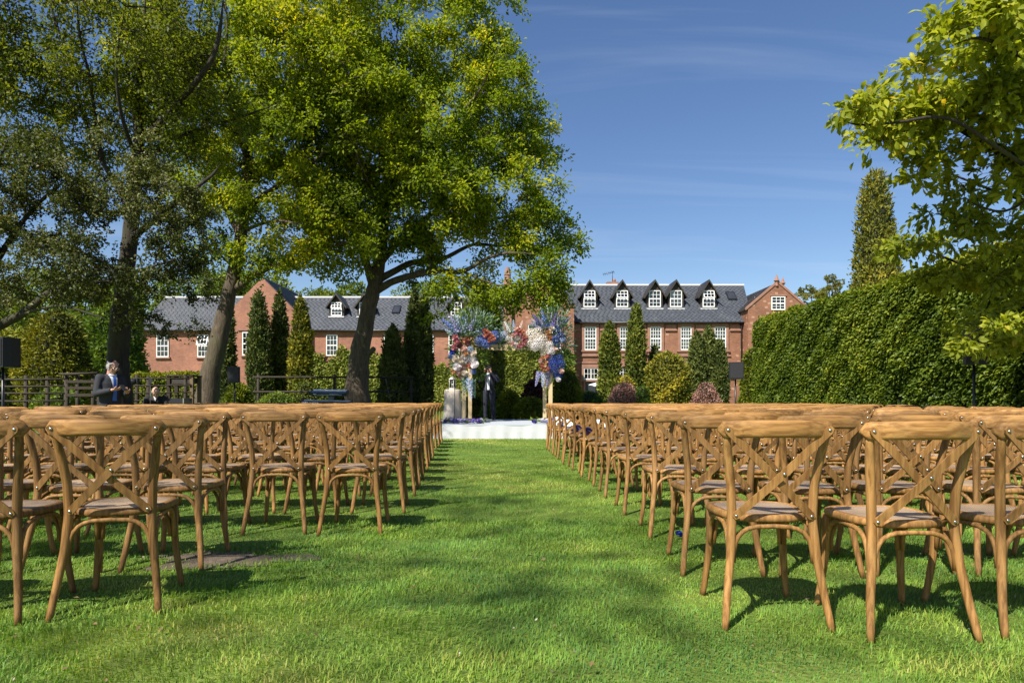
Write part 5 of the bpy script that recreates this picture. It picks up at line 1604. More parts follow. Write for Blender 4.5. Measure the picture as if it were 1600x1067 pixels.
# things left on seats near the stage
def lump(name, label, cat, x, y, z, sx, sy, sz, mt_, rz=0.0, group=None):
    me = MB()
    n0 = 0
    for j in range(7):
        th = math.pi * j / 6
        for k in range(14):
            a = 2 * math.pi * k / 14
            ex = math.copysign(abs(math.cos(a)) ** .5, math.cos(a)); ey = math.copysign(abs(math.sin(a)) ** .5, math.sin(a))
            s_ = math.sin(th) ** .5 if math.sin(th) > 0 else 0
            w = 1 + .08 * math.sin(3 * a + j)
            me.v.append((sx * ex * s_ * w, sy * ey * s_ * w, sz * (1 - math.cos(th)) * (1 + .12 * math.sin(2 * a))))
    for j in range(6):
        for k in range(14):
            a = j * 14 + k; b = j * 14 + (k + 1) % 14
            me._face((a, b, b + 14, a + 14), 0, True)
    o = me.build(name, mt_, None, (x, y, z)); o.rotation_euler = (0, 0, rz)
    return tag(o, label, cat, group)
MT['violet'] = plain('violet_cloth', (0.045, 0.03, 0.10), .85, noise=.2)
MT['card'] = plain('white_card', (.8, .79, .77), .6, noise=.03)
for (row, seat, nm) in ((8, 1, 'largest dark violet cushion on an aisle seat halfway up the right block'), (11, 1, 'dark violet cushion on the right aisle seat nearest the white stage'), (9, 1, 'dark violet cushion one row beyond the largest one')):
    x, y = SEATS['right', row, seat]
    lump('violet_cushion', nm, 'cushion', x + .03, y + .29, .4755, .14, .12, .05, MT['violet'], .2, 'violet cushions on right aisle seats')
for (row, seat, nm) in ((10, 1, 'white folded card on aisle seat right of aisle, tenth row'), (12, 1, 'white folded card on aisle seat right of aisle, twelfth row'), (10, 2, 'white folded card on second seat right of aisle, tenth row')):
    x, y = SEATS['right', row, seat]
    mb = MB()
    mb.poly([(-.1, 0, .0), (.1, 0, .0), (.1, .03, .16), (-.1, .03, .16)]); mb.poly([(-.1, .06, .0), (-.1, .032, .16), (.1, .032, .16), (.1, .06, .0)])
    o = mb.build('folded_card', MT['card'], None, (x, y + .28, .476)); tag(o, nm, 'card', 'white cards on right aisle seats')

# ------------------------------------------------------------------ stage
SZ = .337
st = empty('stage', (-.3, 16.75, 0), label='low white draped wedding stage at the end of the aisle', cat='stage')
mb = MB()
mb.box(-1.88, 1.88, .03, 4.6, 0, SZ - .012)
mb.build('platform', MT['cloth_white'], st)
sk_ = MB(); k = 90
for i in range(k):
    def q(i, z): 
        u = i / k; x = -1.9 + 3.8 * u
        return (x, -.012 + (1 - z / SZ) * .012 * math.sin(u * 70) + .006 * math.sin(u * 23), z)
    for z0, z1 in ((0, SZ * .5), (SZ * .5, SZ)):
        sk_.v += [q(i, z0), q(i + 1, z0), q(i + 1, z1), q(i, z1)]; n0 = len(sk_.v); sk_._face((n0 - 4, n0 - 3, n0 - 2, n0 - 1), 0, True)
for s in (-1, 1):
    a = [(s * 1.9, -.012, 0), (s * 1.9, 4.62, 0), (s * 1.9, 4.62, SZ), (s * 1.9, -.012, SZ)]
    sk_.poly(a if s > 0 else a[::-1])
sk_.build('skirt', MT['cloth_white'], st)
MB().box(-1.905, 1.905, -.015, 4.63, SZ - .010, SZ).build('deck_cloth', plain('pale_blue_white_deck', (.40, .435, .48), .7, noise=.05), st)

# ------------------------------------------------------------------ flower arch
arch = empty('flower_arch', (-.15, 19.0, SZ), label='pale wooden wedding arch standing on the white stage', cat='arch')
ab = Vector((-.15, 19.0, SZ))
def bar(name, a, b, w=.075):
    a, b = Vector(a), Vector(b)
    m = MB(); dz = (b - a).normalized()
    m.tube([a, b], w * .72, 4, smooth=False, up=(1, 1, 0) if abs(dz.z) > .7 else (0, 1, 1))
    return m.build(name, MT['pale_wood'], arch)
zt = zy(540, 19.0) - SZ
fl, fr = xp(725, 19) + .15, xp(860, 19) + .15
bl, br_ = xp(734.5, 20.3) + .15, xp(851, 20.3) + .15
for x, y in ((fl, 0), (fr, 0), (bl, 1.3), (br_, 1.3)):
    bar('post', (x, y, 0), (x, y, zt + .05), .105)
bar('beam', (fl, 0, zt), (fr, 0, zt)); bar('beam', (bl, 1.3, zt), (br_, 1.3, zt))
bar('side_beam', (fl, 0, zt + .055), (bl, 1.3, zt + .055)); bar('side_beam', (fr, 0, zt + .055), (br_, 1.3, zt + .055))

# bloom meshes
def floret_ball(seed, n=90, size=.055):
    r = np.random.default_rng(seed)
    k = np.arange(n); z = 1 - 2 * (k + .5) / n; a = k * 2.39996
    v = np.stack([np.sqrt(1 - z * z) * np.cos(a), np.sqrt(1 - z * z) * np.sin(a), z], 1)
    v *= (1 + r.normal(0, .05, (n, 1)))
    t1 = unit(np.cross(v, r.normal(size=(n, 3)))); t2 = np.cross(unit(v), t1)
    V, T, A = [], [], []
    for i in range(n):
        for q in range(4):
            an = q * math.pi / 2
            d1 = t1[i] * math.cos(an) + t2[i] * math.sin(an); d2 = -t1[i] * math.sin(an) + t2[i] * math.cos(an)
            s = .19 * r.uniform(.85, 1.15)
            b = len(V)
            V += [v[i] * .97, v[i] + d1 * s * .6 + d2 * s * .42, v[i] * 1.05 + d1 * s * 1.0, v[i] + d1 * s * .6 - d2 * s * .42]
            T += [b, b + 1, b + 2, b, b + 2, b + 3]; A += [float(np.clip(.5 + r.normal(0, .18), 0, 1))] * 4
    return np_mesh('bloom', np.array(V), np.array(T), 3, np.array(A))
def rose_mesh(seed):
    r = np.random.default_rng(seed)
    V, F_, A = [], [], []
    for layer, (rad, h, n) in enumerate(((.28, .55, 3), (.52, .45, 5), (.78, .30, 6), (1.0, .05, 7))):
        for q in range(n):
            a0 = 2 * math.pi * q / n + layer * .6; wid = 2.4 * math.pi / n
            b = len(V)
            for iz, (fr_, fz) in enumerate(((.35, -.35), (.95, .15), (1.05 + .1 * layer / 3, .75 + h * .4))):
                for ia in range(4):
                    a = a0 + wid * (ia / 3 - .5)
                    k = rad * fr_ * (1 - .08 * abs(ia - 1.5))
                    V.append((k * math.cos(a), k * math.sin(a), fz * (.75 if layer < 2 else .62) + h - .3 - .1 * abs(ia - 1.5) * (iz == 2)))
                    A.append(float(np.clip(.62 - layer * .09 + r.normal(0, .08) + .1 * (iz == 2), 0, 1)))
            for iz in range(2):
                for ia in range(3):
                    p = b + iz * 4 + ia
                    F_ += [p, p + 1, p + 5, p, p + 5, p + 4]
    return np_mesh('rose', np.array(V), np.array(F_), 3, np.array(A))
def spike_mesh(seed, n=46):
    r = np.random.default_rng(seed)
    V, T, A = [], [], []
    for i in range(n):
        t = i / n; z = .12 + .88 * t; rad = .13 * (1 - t) ** .7 + .015
        a = i * 2.4
        c = np.array([rad * math.cos(a), rad * math.sin(a), z])
        o = np.array([math.cos(a), math.sin(a), .35])
        s = .085 * (1 - .6 * t)
        for q in range(5):
            an = q * 2 * math.pi / 5
            t1 = np.array([-math.sin(a), math.cos(a), 0]); t2 = np.cross(o, t1)
            d1 = t1 * math.cos(an) + t2 * math.sin(an); d2 = -t1 * math.sin(an) + t2 * math.cos(an)
            b = len(V)
            V += [c, c + (d1 * .6 + d2 * .4) * s, c + d1 * s + o * s * .3, c + (d1 * .6 - d2 * .4) * s]
            T += [b, b + 1, b + 2, b, b + 2, b + 3]; A += [float(np.clip(.5 + .2 * t + r.normal(0, .15), 0, 1))] * 4
    return np_mesh('spike', np.array(V), np.array(T), 3, np.array(A))
HYD = [floret_ball(1), floret_ball(2)]; ROSE = [rose_mesh(1), rose_mesh(2)]; SPK = [spike_mesh(1), spike_mesh(2)]
for me in HYD + ROSE + SPK: me.materials.append(None)
def petal(name, a, b, c): return foliage(name, [(0, a), (.5, b), (1, c)], trans=.25, tcol=(1.1, 1.1, 1.1), rough=.6)
FC = {'blue': petal('cornflower_blue_petals', (.05, .08, .28), (.10, .16, .48), (.25, .34, .68)),
      'deep': petal('deep_blue_petals', (.015, .03, .15), (.03, .06, .30), (.08, .14, .48)),
      'pale': petal('pale_blue_petals', (.20, .28, .45), (.33, .42, .60), (.55, .62, .75)),
      'lav': petal('lavender_petals', (.16, .15, .36), (.28, .27, .50), (.5, .48, .68)),
      'coral': petal('coral_petals', (.42, .13, .09), (.58, .25, .17), (.72, .42, .33)),
      'pink': petal('rose_pink_petals', (.40, .10, .14), (.56, .24, .27), (.72, .46, .47)),
      'blush': petal('blush_petals', (.55, .34, .30), (.70, .50, .44), (.82, .68, .62)),
      'cream': petal('cream_petals', (.52, .46, .38), (.70, .63, .54), (.82, .78, .70)),
      'white': petal('white_petals', (.60, .57, .58), (.76, .73, .74), (.86, .84, .85)),
      'orange': petal('apricot_petals', (.38, .17, .07), (.55, .31, .16), (.70, .48, .30)),
      'violet': petal('violet_petals', (.05, .03, .18), (.11, .07, .34), (.24, .17, .5)),
      'mint': petal('blue_green_leaves', (.05, .11, .07), (.13, .22, .14), (.30, .40, .30))}
fr_rng = random.Random(17)
ARR = {}
def arrangement(key, label, px, py, d):
    o = empty('flower_arrangement', P(px, py, d), label=label, cat='flowers', group='flower arrangements on the arch')
    ARR[key] = (o, P(px, py, d)); return o
def bloom(key, kind, col, px, py, dd, r, aim=None):
    o, b = ARR[key]
    d = 18.95 + dd
    me = {'hydrangea': HYD, 'rose': ROSE, 'delphinium': SPK}[kind]
    q = bpy.data.objects.new(kind, fr_rng.choice(me)); COL.objects.link(q)
    q.parent = o; q.location = P(px, py, d) - b
    q.material_slots[0].link = 'OBJECT'; q.material_slots[0].material = FC[col]
    q.scale = (r, r, r)
    v = Vector(aim) if aim else Vector((fr_rng.uniform(-.5, .5), -1, fr_rng.uniform(-.1, .7)))
    q.rotation_euler = v.to_track_quat('Z', 'Y').to_euler()
    return q
def greens(key, mtl, items, L, W, seed, name='foliage'):
    """items: (px, py, dd, spread px, n, dir)"""
    o, b = ARR[key]; r = np.random.default_rng(seed)
    pos, dr = [], []
    for px, py, dd, sp, n, dv in items:
        c = np.array(P(px, py, 18.95 + dd)) - np.array(b); s = sp * 19 / F
        v = r.normal(0, 1, (n, 3)); v /= np.linalg.norm(v, axis=1, keepdims=True)
        pos.append(c + v * s * (r.uniform(.1, 1, (n, 1)) ** .6)); dr.append(v * .7 + np.array(dv))
    pos = np.concatenate(pos); dr = np.concatenate(dr); n = len(pos)
    V, T, A = leaf_arrays(pos, dr, r.normal(0, 1, (n, 3)) + np.array([0, -.5, .5]), L * r.uniform(.6, 1.3, n), W * r.uniform(.7, 1.2, n), np.clip(.5 + r.normal(0, .2, n), 0, 1))
    return link_mesh(name, np_mesh(name, V, T, 3, A), mtl, o)

arrangement('L', 'left flower cascade with pale blue spikes, pink roses and white orchids', 726, 545, 18.9)
for i in range(11):
    a = R(-62 + i * 11.5)
    px, py = 728 + 12 * math.sin(a), 528 - 6 * math.cos(a)
    bloom('L', 'delphinium', ('pale', 'blue', 'pale', 'lav')[i % 4], px + fr_rng.uniform(-5, 5), py + fr_rng.uniform(-6, 4), fr_rng.uniform(-.2, .3), fr_rng.uniform(.42, .62), (math.sin(a), -.25, math.cos(a)))
greens('L', FC['mint'], [(735, 506, -.05, 26, 330, (0, 0, .5)), (757, 508, .0, 20, 190, (.4, 0, .4)), (716, 512, .0, 16, 200, (-.3, 0, .5)), (722, 560, .15, 22, 200, (0, 0, 0))], .13, .035, 1)
greens('L', MT['shrub'], [(738, 512, .0, 26, 260, (0, 0, .5)), (758, 510, .05, 18, 160, (.4, 0, .4)), (724, 545, .2, 24, 420, (0, 0, 0)), (750, 558, .1, 14, 260, (.3, 0, -.3)), (750, 585, .1, 8, 110, (.1, 0, -.5)), (740, 530, .2, 24, 260, (0, 0, .2)), (712, 575, .1, 12, 160, (-.2, 0, -.2))], .11, .045, 2)
for px, py, col, r in ((711, 527, 'pink', .075), (714, 534, 'pink', .08), (710, 543, 'pink', .08), (719, 540, 'pink', .075), (728, 531, 'coral', .08), (731, 537, 'pink', .075), (725, 545, 'blush', .08), (708, 550, 'deep', .09),
                       (728, 560, 'white', .13), (738, 563, 'white', .12), (719, 565, 'cream', .11), (733, 572, 'coral', .07), (714, 573, 'white', .10), (722, 575, 'blush', .09), (742, 570, 'white', .10), (712, 560, 'cream', .09),
                       (716, 583, 'blush', .07), (726, 583, 'cream', .08), (709, 582, 'orange', .055), (720, 590, 'blush', .06), (732, 586, 'cream', .06), (728, 553, 'orange', .06), (740, 552, 'cream', .08)):
    bloom('L', 'rose', col, px, py, fr_rng.uniform(-.28, -.12), r * 1.12)
for px, py, col, r in ((739, 580, 'blue', .09), (705, 556, 'deep', .09), (735, 546, 'pale', .09)):
    bloom('L', 'hydrangea', col, px, py, fr_rng.uniform(-.2, -.05), r)
for px, py, c in ((726, 585, 'mint'), (732, 588, 'pale'), (738, 590, 'mint')):
    bloom('L', 'delphinium', c, px, py, fr_rng.uniform(-.2, -.08), fr_rng.uniform(.55, .75), (fr_rng.uniform(-.1, .15), -.15, -1))

arrangement('M', 'coral rose and blue hydrangea cluster on the left of the arch beam', 761, 527, 18.9)
for px, py, r in ((750, 533, .13), (760, 536, .13), (770, 531, .12), (773, 523, .11), (754, 527, .12), (764, 526, .12)):
    bloom('M', 'hydrangea', 'blue', px, py, fr_rng.uniform(-.22, -.08), r * 1.08)
for px, py in ((758, 517, ), (763, 520), (759, 524), (768, 525), (771, 530), (765, 531)):
    bloom('M', 'rose', 'coral', px, py, -.30, .07)
for px, py, c in ((750, 524, 'cream'), (747, 529, 'white'), (775, 527, 'pale')):
    bloom('M', 'rose', c, px, py, -.15, .07)
greens('M', MT['shrub'], [(762, 530, .15, 18, 220, (0, 0, -.1)), (778, 532, .1, 10, 120, (.3, 0, 0))], .10, .04, 3)

arrangement('N', 'pale blue and rose-pink cluster in the middle of the arch beam', 800, 528, 18.9)
for px, py, c, r in ((787, 523, 'pale', .10), (781, 531, 'pale', .09), (794, 529, 'white', .09), (803, 532, 'white', .10), (810, 527, 'white', .10), (806, 539, 'white', .09)):
    bloom('N', 'hydrangea', c, px, py, fr_rng.uniform(-.1, .05), r)
for px, py, c in ((811, 516, 'coral'), (816, 518, 'coral'), (807, 521, 'pink'), (813, 523, 'pink'), (818, 528, 'pink'), (821, 533, 'pink'), (817, 538, 'pink'), (811, 541, 'pink'), (822, 527, 'coral'), (802, 524, 'blush'), (806, 514, 'blush'), (801, 537, 'blush')):
    bloom('N', 'rose', c, px, py, -.2, .07)
greens('N', FC['mint'], [(790, 520, .1, 14, 170, (0, 0, .4)), (783, 530, .1, 10, 100, (0, 0, 0))], .12, .035, 4)
greens('N', MT['shrub'], [(806, 532, .15, 18, 220, (0, 0, 0))], .10, .04, 5)
for i in range(3):
    bloom('N', 'delphinium', ('white', 'pale', 'blush')[i], 797 + i * 7, 520, .0, .36, (-.5 + i * .4, -.1, 1))

arrangement('R', 'right flower cascade with cream hydrangeas and deep blue blooms', 855, 545, 18.9)
for px, py, r in ((830, 522, .15), (838, 529, .16), (829, 535, .14), (841, 519, .14), (848, 530, .14), (836, 541, .13), (847, 541, .13), (852, 547, .12), (858, 540, .12), (842, 535, .15), (850, 553, .10), (862, 548, .10)):
    bloom('R', 'hydrangea', 'cream' if (px + py) % 3 else 'white', px, py, fr_rng.uniform(-.22, 0), r)
for px, py, r in ((871, 515, .11), (876, 524, .11), (868, 530, .11), (872, 538, .10), (862, 562, .15), (872, 561, .15), (865, 571, .15), (876, 569, .13), (868, 579, .14), (872, 586, .13)):
    bloom('R', 'hydrangea', 'deep', px, py, fr_rng.uniform(-.22, -.02), r)
for px, py, c in ((856, 520, 'orange'), (860, 528, 'orange'), (848, 560, 'orange'), (853, 567, 'orange'), (847, 572, 'coral'), (855, 557, 'coral'), (850, 578, 'orange'), (845, 564, 'blush'), (856, 576, 'coral'), (880, 531, 'pale'), (862, 513, 'cream'), (866, 546, 'blush'), (858, 550, 'white'), (872, 593, 'white'), (877, 580, 'blush')):
    bloom('R', 'rose', c, px, py, -.2, .075)
for i in range(11):
    a = R(-60 + i * 10.5)
    bloom('R', 'delphinium', ('lav', 'pale', 'violet', 'lav', 'blue')[i % 5], 860 + 16 * math.sin(a), 518 - 5 * math.cos(a), fr_rng.uniform(-.1, .3), fr_rng.uniform(.36, .56), (math.sin(a), -.2, math.cos(a)))
for px in (843, 850, 857):
    bloom('R', 'delphinium', 'lav' if px % 2 else 'pale', px, 578, fr_rng.uniform(-.15, 0), fr_rng.uniform(.45, .6), (fr_rng.uniform(-.25, .1), -.1, -1))
greens('R', FC['mint'], [(864, 505, .0, 28, 260, (.1, 0, .5)), (846, 510, .1, 16, 200, (-.2, 0, .5)), (884, 540, .1, 14, 190, (.5, 0, 0)), (882, 515, .1, 14, 160, (.5, 0, .4))], .13, .03, 6)
greens('R', MT['shrub'], [(866, 508, .05, 26, 240, (.1, 0, .5)), (860, 540, .22, 26, 420, (0, 0, 0)), (884, 560, .1, 14, 260, (.4, 0, -.1)), (846, 500, .2, 18, 160, (-.2, 0, .5)), (832, 545, .2, 14, 150, (0, 0, -.2))], .11, .04, 7)

# petals and blooms laid on the stage at the arch feet
arrangement('G', 'violet flowers and leaves laid at the left arch foot', 722, 658, 18.4)
ARR['G'][0].location.z = SZ; ARR['G'] = (ARR['G'][0], Vector((ARR['G'][1].x, 18.4, SZ)))
ARR['G'][0]['group'] = 'flowers laid on the stage'
arrangement('H', 'blooms and leaves laid at the right arch foot', 850, 662, 18.4)
ARR['H'][0].location.z = SZ; ARR['H'] = (ARR['H'][0], Vector((ARR['H'][1].x, 18.4, SZ)))
ARR['H'][0]['group'] = 'flowers laid on the stage'
for key, x0, x1, n in (('G', -1.85, -.75, 17), ('H', .55, 1.25, 10)):
    o, b = ARR[key]
    for i in range(n):
        x = fr_rng.uniform(x0, x1); y = fr_rng.uniform(17.6, 19.2)
        q = bpy.data.objects.new('delphinium' if i % 3 else 'rose', fr_rng.choice(SPK if i % 3 else ROSE)); COL.objects.link(q)
        q.parent = o; s = fr_rng.uniform(.3, .5) if i % 3 else .07
        q.scale = (s, s, s); q.location = Vector((x, y, SZ + (.05 if i % 3 else .05))) - b
        q.material_slots[0].link = 'OBJECT'; q.material_slots[0].material = FC[fr_rng.choice(['violet', 'violet', 'lav', 'white', 'violet'] if key == 'G' else ['lav', 'white', 'cream', 'violet'])]
        an = fr_rng.uniform(0, 6.28)
        q.rotation_euler = Vector((math.cos(an), math.sin(an), .1 if i % 3 else 1.5)).to_track_quat('Z', 'Y').to_euler()
    r = np.random.default_rng(91 + n); m = 150
    pos = np.stack([r.uniform(x0, x1, m), r.uniform(17.6, 19.3, m), SZ + r.uniform(.01, .10, m)], 1) - np.array(b)
    V, T, A = leaf_arrays(pos, r.normal(0, 1, (m, 3)) * np.array([1, 1, .35]), r.normal(0, .4, (m, 3)) + np.array([0, 0, 1]), .13 * r.uniform(.6, 1.3, m), .05 * r.uniform(.7, 1.2, m), r.uniform(.2, .9, m))
    link_mesh('foliage', np_mesh('foliage', V, T, 3, A), MT['shrub'], o)
bl_ = bpy.data.objects.new('fallen_bloom', ROSE[0]); COL.objects.link(bl_)
bl_.location = (xp(1061, 4.75), 4.75, .04); bl_.scale = (.028, .028, .028); bl_.rotation_euler = (.5, .3, 0)
bl_.material_slots[0].link = 'OBJECT'; bl_.material_slots[0].material = FC['deep']
tag(bl_, 'tiny dark blue bloom fallen on the grass beside the right chairs', 'flower')

# draped plinth with a glass lantern
pl = empty('draped_plinth', (xp(707, 19.3), 19.3, SZ), label='cream cloth-draped round plinth left of the arch', cat='plinth')
m = MB(); k = 40; hs_ = [0, .25, .5, .75, .88, .91]; rs_ = [.27, .255, .24, .235, .232, .20]
for h_, r_ in zip(hs_, rs_):
    for i in range(k):
        a = 2 * math.pi * i / k
        f = 1 + .07 * math.sin(a * 9 + h_) * (1 - h_ / .95)
        m.v.append((r_ * f * math.cos(a), r_ * f * math.sin(a), h_))
for j in range(5):
    for i in range(k):
        a = j * k + i; b = j * k + (i + 1) % k; m._face((a, b, b + k, a + k), 0, True)
m._face([5 * k + i for i in range(k)])
m.build('cloth', MT['cloth_cream'], pl)
lt = empty('glass_lantern', (xp(707, 19.3), 19.3, SZ + .912), label='small clear glass lantern standing on the draped plinth', cat='lantern')
m = MB(); m.lathe([(.09, 0), (.10, .02), (.10, .03)], 12); m.lathe([(.10, .27), (.11, .285), (.05, .33), (.02, .36), (.02, .38)], 12)
for i in range(4):
    a = i * math.pi / 2 + .4; m.tube([(.09 * math.cos(a), .09 * math.sin(a), .03), (.09 * math.cos(a), .09 * math.sin(a), .27)], .006, 5)
m.build('frame', MT['white_paint'], lt)
MB().lathe([(.085, .031), (.085, .268)], 14).build('glass', MT['glass'], lt)
MB().lathe([(.03, .031), (.03, .15), (.005, .155)], 10).build('candle', MT['card'], lt)

# ------------------------------------------------------------------ microphones, speakers, keyboards
def mic_stand(x, y, z0, h, label, boom=None, base='round'):
    o = empty('microphone_stand', (x, y, z0), label=label, cat='mic stand', group='microphone stands')
    if base == 'round':
        MB().lathe([(.13, 0), (.13, .012), (.03, .022), (.015, .03)], 16).build('base', MT['black_metal'], o)
    else:
        for k_ in range(3):
            a = k_ * 2.094 + .5
            MB().tube([(.02 * math.cos(a), .02 * math.sin(a), .16), (.3 * math.cos(a), .3 * math.sin(a), .01)], .009, 6).build('leg', MT['black_metal'], o)
    top = Vector((0, 0, h))
    MB().tube([(0, 0, .012), (0, 0, h)], .010, 7).build('pole', MT['black_metal'], o)
    tip = top
    if boom:
        tip = top + Vector(boom)
        MB().tube([top - Vector(boom) * .3, tip], .008, 6).build('boom', MT['black_metal'], o)
    dv = (Vector((0, -.6, .5)) if not boom else Vector(boom)).normalized()
    m_ = MB(); m_.tube([tip - dv * .08, tip + dv * .07], [.012, .016], 8); m_.ball(tip + dv * .09, .026, 8, 6)
    m_.build('microphone', MT['black'], o)
mic_stand(xp(710.5, 18.6), 18.6, SZ, 1.05, 'thin black microphone stand in front of the draped plinth')
mic_stand(xp(759, 18.7), 18.7, SZ, 1.22, 'thin black microphone stand in front of the photographer')
mic_stand(xp(613, 17.2), 17.2, 0, .75, 'boom microphone stand in front of the short pointed conifer', boom=(-.14, 0, .62), base='tripod')

def speaker(px0, px1, py0, py1, d, label_b, label_s, rz=0.0, stand=True, px_pole=None):
    w = (px1 - px0) * d / F; z1, z0 = zy(py0, d), zy(py1, d); x = xp((px0 + px1) / 2, d); h = z1 - z0
    o = empty('loudspeaker', (x, d, z0), rz, label_b, 'loudspeaker', 'black loudspeakers on stands')
    m_ = MB()
    dp = w * .9
    out = [(-w / 2, -dp * .5), (w / 2, -dp * .5), (w / 2, -dp * .1), (w * .33, dp * .5), (-w * .33, dp * .5), (-w / 2, -dp * .1)]
    n0 = len(m_.v)
    for zz_ in (0, h):
        m_.v += [(a, b, zz_) for a, b in out]
    m_._face([5, 4, 3, 2, 1, 0]); m_._face([6, 7, 8, 9, 10, 11])
    for i in range(6): m_._face((i, (i + 1) % 6, 6 + (i + 1) % 6, 6 + i))
    m_.build('cabinet', MT['black'], o)
    g_ = MB(); g_.box(-w * .44, w * .44, -dp * .5 - .012, -dp * .5 - .001, h * .06, h * .94); g_.build('grille', plain('speaker_grille', (.022, .022, .026), .6, .2, noise=.4, nscale=200), o)
    s_ = empty('speaker_stand', (x, d, 0), rz, label_s, 'speaker stand', 'tripod speaker stands')
    MB().tube([(0, 0, .10), (0, 0, z0 - .002)], .02, 8).build('pole', MT['black_metal'], s_)
    MB().lathe([(.035, .45), (.035, .55)], 10).build('collar', MT['black_metal'], s_)
    for k_ in range(3):
        a = k_ * 2.094 + .3
        MB().tube([(.03 * math.cos(a), .03 * math.sin(a), .5), (.42 * math.cos(a), .42 * math.sin(a), .012)], .012, 6).build('leg', MT['black_metal'], s_)
speaker(357.5, 375.5, 573, 598, 17.2, 'small black loudspeaker between leaning oak trunk and dark conifer', 'black stand under the loudspeaker beside the leaning oak trunk', R(6))
speaker(-16, 25, 528, 574, 10.6, 'black loudspeaker cut by the left edge of the picture', 'black stand under the loudspeaker at the left edge', R(-12))
speaker(1138.5, 1160, 566, 592.5, 17.2, 'black loudspeaker beside the yew clump at the far end of the hedge', 'black stand under the loudspeaker beside the yew clump', R(-8))
speaker(1506, 1538, 516, 570, 9.6, 'black loudspeaker half hidden by leaves in front of the near hedge', 'black stand in front of the near hedge at right', R(-14))

kb = empty('keyboard_stand', (xp(514, 17.3), 17.3, 0), label='grey-green two-tier keyboard stand left of the stage-side oak', cat='keyboard stand')
MT['stand_green'] = plain('grey_green_metal', (.10, .15, .14), .4, .3, noise=.1)
zk1, zk2 = zy(631, 17.3), zy(616, 17.3)
m = MB(); m.box(-.35, .35, -.05, .05, 0, .05); m.box(-.35, -.27, -.3, .3, 0, .045); m.box(.27, .35, -.3, .3, 0, .045)
m.build('foot', MT['stand_green'], kb)
M_ = Matrix.Rotation(R(8), 4, 'Y')
m = MB(); m.box(-.07, .07, -.03, .03, .05, zk2 + .06, M=Matrix.Rotation(R(3), 4, 'Y')); m.build('column', MT['stand_green'], kb)
m = MB(); m.box(-.4, .4, -.28, .02, zk1 - .03, zk1 - .002); m.build('lower_arm', MT['stand_green'], kb)
m = MB(); m.box(-.32, .38, -.22, .02, zk2 - .03, zk2 - .002); m.build('upper_arm', MT['stand_green'], kb)
MT['kb_blue'] = plain('dark_blue_case', (.022, .03, .055), .4, noise=.1)
def keyboard(px0, px1, d, z, label, tilt, marks):
    w = (px1 - px0) * d / F; x = xp((px0 + px1) / 2, d)
    o = empty('keyboard', (x, d - .13, z), label=label, cat='keyboard', group='keyboards on the stand'); o.rotation_euler = (R(tilt), R(1.2), 0)
    m_ = MB(); m_.box(-w / 2, w / 2, -.16, .16, 0, .075); m_.build('case', MT['kb_blue'], o)
    for s in (-1, 1):
        MB().box(s * w / 2 - (.012 if s > 0 else .002), s * w / 2 + (.002 if s > 0 else .012), -.165, .165, -.003, .085).build('end_cheek', MT['black'], o)
    k_ = MB()
    for i in range(30):
        a = -w / 2 + .05 + (w - .1) * i / 30; k_.box(a, a + (w - .1) / 30 - .002, .02, .155, .076, .088)
    ko = k_.build('keys', MT['card'], o); ko['kind'] = 'stuff'
    lg = MB()
    for a, b in marks: lg.box(a * w, b * w, -.163, -.1605, .026, .048)
    if marks: lg.build('lettering', MT['card'], o)
keyboard(474, 551, 17.3, zk1, 'lower long dark keyboard with pale lettering on its back', 4, [(-.46, -.41), (-.405, -.37), (-.36, -.335), (-.31, -.27), (-.262, -.22), (-.21, -.17), (-.16, -.13), (.18, .19), (.27, .285), (.32, .325)])
keyboard(488, 545, 17.4, zk2, 'upper dark blue keyboard tilted on top of the stand', 14, [(-.38, -.30), (.05, .38)])

# ------------------------------------------------------------------ fences and yard pieces
def fence(label, p0, p1, ztop, rails, posts, rail_r=.022, post_w=.05, mtl=None):
    a, b = Vector(p0), Vector(p1)
    o = empty('rail_fence', a, label=label, cat='fence', group='rail fences on the left')
    mtl = mtl or MT['fence_wood']
    for z in rails:
        m_ = MB(); mid = (b - a) * .5
        m_.tube([Vector((0, 0, z)), mid + Vector((0, -.01, z + random.uniform(-.015, .015))), (b - a) + Vector((0, 0, z))], [rail_r, rail_r * 1.05, rail_r], 6); m_.build('rail', mtl, o)
    for t in posts:
        c = (b - a) * t
        MB().tube([c + Vector((0, .035, -.05)), c + Vector((.005, .035, ztop + random.uniform(-.02, .04)))], [post_w, post_w * .92], 6).build('post', mtl, o)
random.seed(4)
fence('weathered wooden rail fence at the far left beside the gate', (xp(-60, 15), 15.2, 0), (xp(103, 15), 15.0, 0), zy(588, 15), [zy(592, 15), zy(603, 15), zy(614, 15), zy(626, 15), .5, .2], [.1, .35, .58, .80, .99])
fence('dark rail fence behind the seated man', (xp(150, 16.5), 16.5, 0), (xp(302, 16.5), 16.4, 0), zy(587, 16.5), [zy(591, 16.5), zy(602, 16.5), zy(613, 16.5), zy(625, 16.5), .55, .25], [.02, .42, .54, .93], rail_r=.016)
fence('single dark rail fence behind the keyboards', (xp(395, 22.3), 22.3, 0), (xp(645, 22.3), 22.6, 0), zy(586, 22.3), [zy(589, 22.3), zy(612, 22.3)], [.03, .5, .98], rail_r=.034, post_w=.05)
gt_ = empty('field_gate', (xp(105, 14.8), 14.8, 0), label='old wooden five-bar gate left of the man in the suit', cat='gate')
gw = xp(150, 14.8) - xp(105, 14.8)
for t in (0, .36, .9):
    MB().tube([(gw * t, 0, .05), (gw * t, 0, zy(584, 14.8))], .045, 6).build('upright', MT['fence_wood'], gt_)
